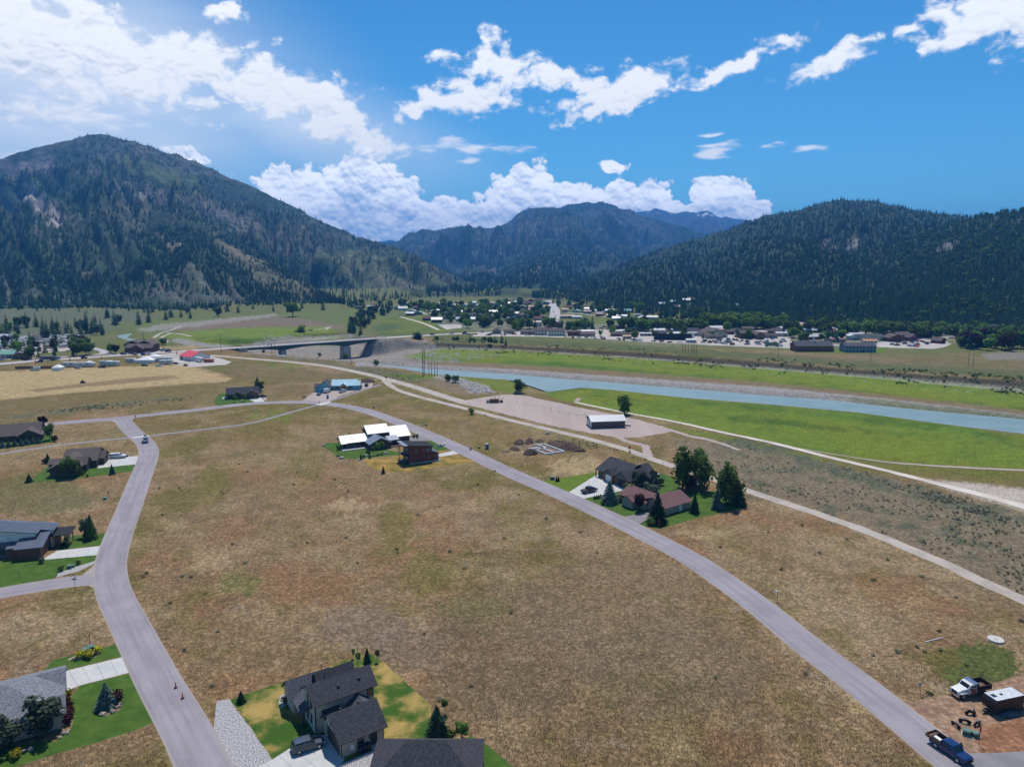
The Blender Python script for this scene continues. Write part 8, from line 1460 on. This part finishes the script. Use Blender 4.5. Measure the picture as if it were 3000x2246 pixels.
# ------------------------------------------------------------------ caravans
M_RV = mat('camper_white', (.60, .60, .58), .45, .06); M_RV2 = mat('camper_tan', (.45, .40, .34), .5, .06); M_ST = mat('camper_stripe', (.13, .11, .11), .5); rvp = trailer((0, 0, 0), 0, 8, 2.5, 3.2, M_RV, 'x', group='trailers in the trailer park', stripe=M_ST); rvp2 = trailer((0, 0, 0), 0, 9.5, 2.6, 3.4, M_RV2, 'x', group='trailers in the trailer park', stripe=M_ST); rd = random.Random(3); L_ = []; PK = [(-20, 1010), (60, 988), (180, 984), (255, 992), (262, 1010), (205, 1024), (110, 1030), (80, 1036), (-20, 1045)]
while len(L_) < 62:
    a_, b_ = rd.uniform(-20, 262), rd.uniform(984, 1045)
    if not inside(PK, np.array([a_]), np.array([b_]))[0]: continue
    q = G(a_, b_, .05)
    if any((q - o.location).length < 6.5 for o in L_): continue
    s = rvp if rd.random() < .7 else rvp2; o = s if s not in L_ else dup(s); o.location = q; o.rotation_euler = (0, 0, R(rd.choice((65, 70, -20, 75)) + rd.uniform(-5, 5))); L_.append(o)
number(L_, '%s from left of the pale campers in the trailer park')
for k, (a_, b_, y_, L0, lb) in enumerate(((205, 1074, 4, 10, 'left long white camper on the straw field'), (252, 1074, 3, 11, 'second white camper on the straw field'), (312, 1069, 0, 9, 'white camper at the back of the middle field group'), (332, 1071, 0, 9, 'front white camper of the middle field group'), (383, 1062, 0, 7, 'tan camper left of the big white canopy'), (445, 1060, 12, 11, 'first of the long campers beside the workshop lot'), (460, 1056, 15, 11, 'second of the long campers beside the workshop lot'), (485, 1059, 15, 10, 'third of the long campers beside the workshop lot'), (488, 1067, 12, 9, 'front white camper near the dark red car'))): o = trailer(G(a_, b_), R(y_), L0, 2.5, 3.3, M_RV, lb, group='campers on the straw field', stripe=M_ST)
for k, (a_, b_, k2, c, lb) in enumerate(((425, 1072, 'suv', 'grey', 'grey SUV before the field campers'), (466, 1073.5, 'car', 'white', 'white car before the front field camper'), (516, 1066, 'car', 'darkred', 'dark red car at the workshop lot edge'), (459, 1047, 'truck', 'black', 'black pickup behind the field campers'), (229, 1080, 'suv', 'silver', 'silver SUV between the left field campers'), (300, 1077, 'truck', 'black', 'black pickup by the middle field campers'))):
    o = minicar(k2, [c_ for c_ in CC if c_[0] == c][0], G(a_, b_), R(random.uniform(-20, 20))); tag(o, lb)
o = car('van', paint('van_white', (.58, .60, .62)), G(104, 1085), R(190), 'white cargo van at the left of the straw field', far=True)
def tent(px, py, w_, d_, h_, label, yaw=.05):
    o = empty('canopy_tent', G(px, py), yaw, label, 'tent', 'white event tents'); m_ = mat('tent_white', (.74, .73, .71), .8, .04); part('roof', m_, o, lambda b: b.add([(-w_ / 2, -d_ / 2, 2.2), (w_ / 2, -d_ / 2, 2.2), (w_ / 2, d_ / 2, 2.2), (-w_ / 2, d_ / 2, 2.2), (0, 0, h_)], [(0, 1, 4), (1, 2, 4), (2, 3, 4), (3, 0, 4), (3, 2, 1, 0)])); part('wall', m_, o, lambda b: b.box(-w_ / 2 + .1, w_ / 2 - .1, -d_ / 2 + .1, d_ / 2 - .1, .05, 2.2))
tent(171, 1084, 6, 6, 4.2, 'white peaked tent at the left of the straw field'); tent(262, 1072, 7, 5, 4, 'white tent behind the second field camper'); tent(428, 1061, 14, 8, 4.6, 'big white canopy among the right field campers'); tent(452, 1052, 8, 7, 4.4, 'white canopy behind the long campers')
motorhome(P(140, 1055, .1), R(183), 11, mat('coach_dark', (.12, .13, .16), .3), 'dark grey motorhome on the highway at left', stripe=M_ST); trailer(P(162, 1054, .1), R(183), 7, 2.4, 2.8, mat('coach_grey', (.30, .31, .33), .4), 'grey trailer behind the motorhome on the highway', 'cargo_trailer', ac=False)
trailer(G(584, 1060), R(-38), 8.5, 2.6, 3.6, M_RV, 'white semi trailer in front of the red-roofed workshop', 'box_trailer', z0=1.0, ac=False); o = empty('shipping_container', G(612, 1061), R(-12), 'orange shipping container beside the workshop', 'container'); mo_ = mat('container_orange', (.42, .13, .07), .6); part('box', mo_, o, lambda b: b.box(-3.6, 3.6, -1.2, 1.2, .1, 2.6))
for k in range(12): part('rib', mo_, o, lambda b: b.box(-3.4 + k * .6, -3.1 + k * .6, -1.26, -1.2, .2, 2.5))
part('top', mat('container_top', (.55, .36, .22), .7), o, lambda b: b.box(-3.5, 3.5, -1.1, 1.1, 2.6, 2.64))
o = empty('dumpster', G(544, 1072), 0, 'small dark dumpster at the workshop lot edge', 'dumpster'); part('bin', M_RUST, o, lambda b: b.add([(-1, -.7, .1), (1, -.7, .1), (1, .7, .1), (-1, .7, .1), (-1.3, -.8, 1.3), (1.3, -.8, 1.3), (1.3, .8, 1.3), (-1.3, .8, 1.3)], [(3, 2, 1, 0), (4, 5, 6, 7), (0, 1, 5, 4), (1, 2, 6, 5), (2, 3, 7, 6), (3, 0, 4, 7)])); part('lid', M_BLACKP, o, lambda b: b.box(-1.3, 1.3, -.8, .8, 1.3, 1.36))
fe = empty('board_fence', G(110, 1080), R(5), 'dark screen fence behind the white van on the straw field', 'fence')
for k in range(16): part('panel', M_RUST, fe, lambda b: b.box(-15 + k * 1.9, -15 + k * 1.9 + 1.7, .1, .25, 0, 1.9))
o = empty('utility_vehicle', G(243, 1122), 0, 'small black utility vehicle alone on the straw field', 'utility vehicle'); part('body', M_BLACKP, o, lambda b: b.box(-1.4, 1.4, -.7, .7, .4, 1.0)); wheels(o, (-.9, .9), .65, .35, .25, True); part('canopy', M_TRIM, o, lambda b: b.box(-.6, .6, -.65, .65, 1.75, 1.82)); part('seat', M_BLACKP, o, lambda b: b.box(-.5, .1, -.6, .6, 1.0, 1.75))
# semi trucks
def semi(loc, yaw, box_m, cab_m, label):
    o = empty('semi_truck', loc, yaw, label, 'truck'); part('cab', cab_m, o, lambda b: loft(b, [(2.2, .6, 3.3, 1.2, 1.1), (4.0, .6, 3.2, 1.2, 1.1), (4.4, .6, 2.2, 1.2, 1.1), (6.2, .7, 1.9, 1.1, .9)], 0, 0)); part('chassis', M_BLACKP, o, lambda b: b.box(-9, 6, -.6, .6, .6, 1.0)); wheels(o, (5.4, 1.6, .4, -7.2, -8.4), 1.05, .5, .35, True); quad(o, 'windscreen', M_GLASSV, [(4.42, -.9, 2.2), (4.42, .9, 2.2), (4.1, .9, 3.0), (4.1, -.9, 3.0)])
    if box_m: part('trailer_box', box_m, o, lambda b: b.box(-9.2, 1.6, -1.25, 1.25, 1.2, 3.9)); part('trailer_frame', M_WHITE, o, lambda b: b.box(-9.3, 1.7, -1.28, 1.28, 1.05, 1.25))
    return o
semi(G(2272, 1015), R(-4), wallmat('green'), M_WHITE, 'semi truck with dark green trailer parked before the yard'); semi(G(1372, 979, .05), R(170), None, paint('truck_navy', (.02, .03, .08)), 'dark tractor truck without trailer by the highway')
M_LIFT = paint('lift_blue', (.03, .16, .42))
for k, (a_, b_, hh, lb, mm) in enumerate(((2664, 1014, 8, 'left blue boom lift in the right lot', M_LIFT), (2676, 1015, 9, 'right blue boom lift in the right lot', M_LIFT), (2686, 1016, 6, 'orange lift in the right lot', M_SO), (2294, 996, 9, 'blue boom lift left of the brick church', M_LIFT), (2248, 1000, 4, 'blue lift machine in the equipment yard', M_LIFT), (2262, 994, 4, 'second blue lift machine in the equipment yard', M_LIFT))):
    o = empty('boom_lift', G(a_, b_), k, lb, 'boom lift'); part('chassis', mm, o, lambda b: b.box(-1.5, 1.5, -1, 1, .5, 1.4)); wheels(o, (-1.1, 1.1), .95, .45, .3, True); part('boom', mm, o, lambda b: (b.cyl((-1, 0, 1.4), (.3, 0, hh * .6), .22, .2, 6), b.cyl((.3, 0, hh * .6), (-.4, 0, hh), .18, .15, 6))); part('basket', mm, o, lambda b: b.box(-1.3, -.3, -.7, .7, hh - .1, hh + .6))
for k, (a_, b_) in enumerate(((1875, 998), (1915, 1000), (1938, 1001), (1962, 1003), (1990, 1003), (2030, 1004), (2065, 1000), (2080, 1004), (2104, 1005), (2120, 1007), (2145, 1010))): o = empty('supply_stack', G(a_, b_), random.uniform(-.2, .2), ordn(k + 1) + ' from left of the wrapped material stacks along the yard edge', 'material stack', 'material stacks along the yard edge'); mm = [M_WHITE, wallmat('grey'), wallmat('log'), M_RUST][k % 4]; part('load', mm, o, lambda b: b.box(-2.2, 2.2, -1, 1, .15, random.uniform(1, 2.4))); part('pallet', M_TRIM, o, lambda b: b.box(-2.3, 2.3, -1.1, 1.1, 0, .15))
o = bld(2026, 1004, 9, 4, 3, .8, 'white', 'white', 'white site office trailer at the yard edge', name='site_office', cat='office trailer'); 
# orange flags along the field
for k, (a_, b_) in enumerate(((105, 1072), (206, 1065), (299, 1060), (519, 1044), (437, 1050))): o = post_sign(a_, b_, 4.2, M_SO if k < 4 else M_SR, ordn(k + 1) + ' feather flag along the straw field by the highway', .8, 2.6, name='feather_flag', cat='flag')
# ------------------------------------------------------------------ trees of the town, counted
def grove(n, poly, kinds, group, fmt, seed, hmin, hmax, slope=False, gap=4.0):
    rd = random.Random(seed); L_ = []; x0, x1 = min(p[0] for p in poly), max(p[0] for p in poly); y0, y1 = min(p[1] for p in poly), max(p[1] for p in poly); tries = 0
    while len(L_) < n and tries < n * 40:
        tries += 1; a_, b_ = rd.uniform(x0, x1), rd.uniform(y0, y1)
        if not inside(poly, np.array([a_]), np.array([b_]))[0]: continue
        q = G(a_, b_)
        if any((q - o.location).length < gap for o in L_) or q.z > 1.0: continue
        k, m, look, wd = rd.choice(kinds); o = tree(k, q, rd.uniform(hmin, hmax) * (1.2 if 'spruce' in k else 1), m, 'conifer' if 'spruce' in k else 'leafy_tree', 'x', 'tree', group, None, None, wd); o['look'] = look; L_.append(o)
    number(L_, fmt)
CON = ('spruce_far', M_FOREST, 'dark conifer', 1.25); DEC = ('round_far', M_LEAF, 'green leafy tree', 1.0); DED = ('round_far', M_LEAFD, 'dark leafy tree', 1.0); YEL = ('round_far', M_LEAFY, 'yellow-green tree', 1.0); PUR = ('round_far', M_LEAFP, 'purple tree', .9); GRY = ('round_far', M_LEAFG, 'grey-green tree', 1.0)
grove(58, [(1170, 898), (1500, 888), (1600, 895), (1610, 935), (1500, 962), (1380, 962), (1250, 930)], [DEC, DED, DEC, CON, GRY], 'trees among the left town houses', '%s from left among the left town trees, %s', 1, 9, 16)
grove(20, [(1480, 960), (1560, 960), (1720, 958), (1760, 968), (1700, 975), (1480, 972)], [DEC, DED, CON], 'trees along the town highway', '%s from left along the town highway, %s', 2, 9, 15)
grove(26, [(1780, 962), (1990, 965), (2060, 968), (2060, 975), (1900, 972), (1780, 968)], [DEC, DED, DEC], 'trees in the middle of town', '%s from left of the mid-town trees, %s', 3, 11, 16)
grove(38, [(2060, 945), (2300, 955), (2300, 966), (2160, 966), (2060, 960)], [DEC, DED, DEC, YEL], 'leafy trees at the forest foot', '%s from left of leafy trees at the forest foot, %s', 4, 11, 18)
grove(48, [(2300, 962), (2560, 968), (2800, 975), (2990, 985), (2990, 995), (2700, 992), (2560, 984), (2300, 978)], [DEC, DED, DEC, CON, GRY], 'trees of the right town', '%s from left of the right town trees, %s', 5, 10, 16)
grove(18, [(2310, 985), (2480, 992), (2470, 1004), (2320, 1004)], [DED, CON, DEC], 'trees behind the brick church', '%s from left behind the brick church, %s', 6, 7, 11)
grove(44, [(2792, 1004), (2900, 1000), (3010, 1005), (3010, 1026), (2900, 1028), (2796, 1020)], [DED, CON, DEC, PUR, DED], 'grove at the right edge of town', '%s from left of the right-edge grove, %s', 7, 10, 17)
grove(40, [(1040, 935), (1085, 915), (1140, 905), (1145, 922), (1100, 930), (1075, 958), (1048, 995), (1020, 998), (1025, 965)], [CON, CON, CON, GRY], 'conifer group beyond the bridge', '%s from left of the conifers beyond the bridge, %s', 8, 9, 15)
grove(26, [(1010, 895), (1200, 893), (1250, 900), (1200, 905), (1020, 904)], [CON, DED, CON], 'tree line before the left houses', '%s from left of the tree line before the left houses, %s', 9, 9, 14)
grove(30, [(-40, 955), (60, 950), (240, 962), (320, 975), (300, 985), (100, 985), (-40, 984)], [CON, CON, DED], 'trees on the sage meadow at left', '%s from left on the left sage meadow, %s', 10, 9, 17)
grove(36, [(-20, 1005), (120, 995), (255, 1000), (260, 1020), (120, 1036), (-20, 1046)], [DED, CON, DEC, PUR], 'trees in the trailer park', '%s from left in the trailer park, %s', 11, 6, 11)
grove(34, [(0, 1050), (600, 905), (900, 892), (1000, 890), (1000, 905), (820, 918), (600, 930), (330, 950), (320, 930), (560, 908), (300, 920)], [CON, CON, GRY], 'scattered trees at the left mountain foot', '%s from left at the left mountain foot, %s', 12, 10, 17)
grove(16, [(1390, 1000), (1500, 1002), (1520, 1018), (1300, 1014), (1180, 1000), (1300, 996)], [CON, DED], 'trees on the bluff right of the bridge', '%s from left on the bluff right of the bridge, %s', 13, 5, 9)
grove(60, [(1520, 880), (1900, 905), (2060, 925), (2060, 950), (1900, 945), (1760, 928), (1640, 900), (1600, 884)], [CON, CON, CON, DED], 'conifers at the forest foot', '%s from left of the conifers at the forest foot, %s', 14, 11, 18)
grove(18, [(1660, 972), (1900, 980), (2200, 985), (2200, 994), (1900, 992), (1660, 982)], [DEC, DED, DEC, CON], 'trees in the town yards', '%s from left of the trees in the town yards, %s', 21, 6, 11, gap=9)
for (kd, a_, b_, h_, m_, lb, wd) in (('tall', 1226, 1013, 15, M_SPRUCE, 'tall ragged pine right of the bridge end', 1.4), ('round_far', 1369, 961, 12, M_LEAF, 'big rounded tree by the trailer lot at left of town', 1.2), ('round_far', 1859, 995, 9.5, M_LEAFY, 'golden green willow at the town edge', 1.3), ('spruce_far', 1924, 974, 16, M_FOREST, 'tall spruce left of the big timber store', 1.3), ('round_far', 1948, 972, 13, M_LEAF, 'leafy tree before the big timber store', 1.0), ('round_far', 2130, 975, 13, M_LEAF, 'leafy tree right of the tan workshop', 1.1), ('round_far', 2325, 990, 12, M_LEAF, 'big leafy tree left of the church grove', 1.3), ('tall', 1617, 962, 10, M_LEAFD, 'left slender poplar at the junction', .7), ('tall', 1644, 966, 12, M_LEAFD, 'right slender poplar at the junction', .7), ('round_far', 2445, 972, 13, M_LEAFY, 'yellow-green willow behind the green-roofed store', 1.2), ('round_far', 2332, 958, 9, M_LEAFY, 'yellow-green tree left of the white motel', 1.2), ('round_far', 1510, 970, 12, M_LEAF, 'round street tree before the blue apartment block', 1.2), ('shrub', 480, 1010, 7, M_LEAFD, 'small tree at the lodge lot edge', 1.0), ('round_far', 427, 1022, 9, M_LEAFD, 'dark tree at the right end of the lodge', 1.0), ('round_far', 325, 1034, 9, M_LEAFD, 'dark tree left of the lodge', 1.1), ('round_far', 340, 1036, 8, M_LEAFP, 'purple tree left of the lodge', 1.0)): tree(kd, G(a_, b_), h_, m_, 'leafy_tree' if 'spruce' not in kd else 'conifer', lb, 'tree', None, None, None, wd)
for k, (a_, b_) in enumerate(((88, 1052), (113, 1048), (160, 1044), (215, 1043), (225, 1042), (253, 1040), (263, 1038), (3, 985), (25, 975))): tree('spruce_far' if k in (2, 3, 1) else 'round_far', G(a_, b_), random.uniform(8, 12), M_LEAFD if k not in (1, 2, 3) else M_FOREST, 'roadside_tree', ordn(k + 1) + ' tree along the park road edge above the highway', 'tree', 'roadside trees by the park road', None, None, 1.1)
# ------------------------------------------------------------------ forests on the slopes
def wood(name, mt, n, src, label, **kw):
    p, s, r = sample_mtn(mt, n, **kw); return scatter(name, p, s, r, src, label, 'forest')
FSRC = [o for o in COL.objects if o.name.startswith('crown') and o.data.name.startswith('spruce_crown_far')]
DSRC = [o for o in COL.objects if o.name.startswith('crown') and o.data.name.startswith('round_crown_far')]
wood('conifer_forest', 'mountain_left', 24000, FSRC[0], 'dark conifers scattered over the big left mountain', smin=13, smax=22, seed=1, cl_lo=.40, clump=420)
wood('conifer_forest', 'mountain_left_spur', 18000, FSRC[1], 'dense dark conifers on the lower spur of the left mountain', smin=11, smax=19, seed=2, cl_lo=.33, clump=260)
wood('conifer_forest', 'mountain_centre', 20000, FSRC[2], 'hazy conifers on the far central mountain', smin=16, smax=28, seed=3, cl_lo=.36, clump=500)
wood('conifer_forest', 'mountain_centre_spur', 6000, FSRC[0], 'hazy conifers on the front spur of the central mountain', smin=17, smax=28, seed=4, cl_lo=.36, clump=400)
wood('conifer_forest', 'mountain_right', 34000, FSRC[1], 'dense conifers covering the rounded right mountain', smin=11, smax=19, seed=5, cl_lo=.22, clump=300)
wood('conifer_forest', 'mountain_right_spur', 32000, FSRC[2], 'dense conifers on the near right slope above town', smin=10, smax=18, seed=6, cl_lo=.2, clump=220)
wood('aspen_grove', 'mountain_right_spur', 4200, DSRC[0], 'pale green aspen patches on the near right slope', smin=9, smax=14, seed=7, cl_lo=.60, clump=130)
wood('aspen_grove', 'mountain_left_spur', 2600, DSRC[1], 'pale green shrub and aspen patches on the left spur', smin=7, smax=12, seed=8, cl_lo=.58, clump=160)
wood('aspen_grove', 'mountain_right', 1300, DSRC[0], 'pale green aspen patches on the rounded right mountain', smin=9, smax=13, seed=9, cl_lo=.62, clump=200)
for n_, poly, lb, sd_ in ((60, [(1170, 898), (1500, 888), (1600, 895), (1610, 935), (1500, 962), (1380, 962), (1250, 930)], 'further leafy trees between the left town houses', 91), (60, [(2060, 945), (2300, 955), (2300, 966), (2160, 966), (2060, 960)], 'further leafy trees massed at the forest foot', 92), (60, [(2300, 962), (2560, 968), (2800, 975), (2990, 985), (2990, 995), (2700, 992), (2560, 984), (2300, 978)], 'further leafy trees massed in the right town', 93)):
    o = pxscatter(n_ * 2, poly, 9, 15, DSRC[0], 'town_trees', lb, seed=sd_); o['category'] = 'trees'
# ================================================================== air
m = bpy.data.materials.new('valley_haze'); m.use_nodes = True; nt = m.node_tree
nt.nodes.remove(nt.nodes['Principled BSDF']); v = nt.nodes.new('ShaderNodeVolumePrincipled')
v.inputs['Color'].default_value = (.09, .40, 1.0, 1); v.inputs['Density'].default_value = 1.0e-4; v.inputs['Anisotropy'].default_value = 0.0
nt.links.new(v.outputs[0], nt.nodes['Material Output'].inputs['Volume'])
hz = MB().box(-14700, 14700, -400, 15200, -70, 1010).build('haze', m); tag(hz, 'thin blue haze filling the valley air', 'haze', kind='stuff')
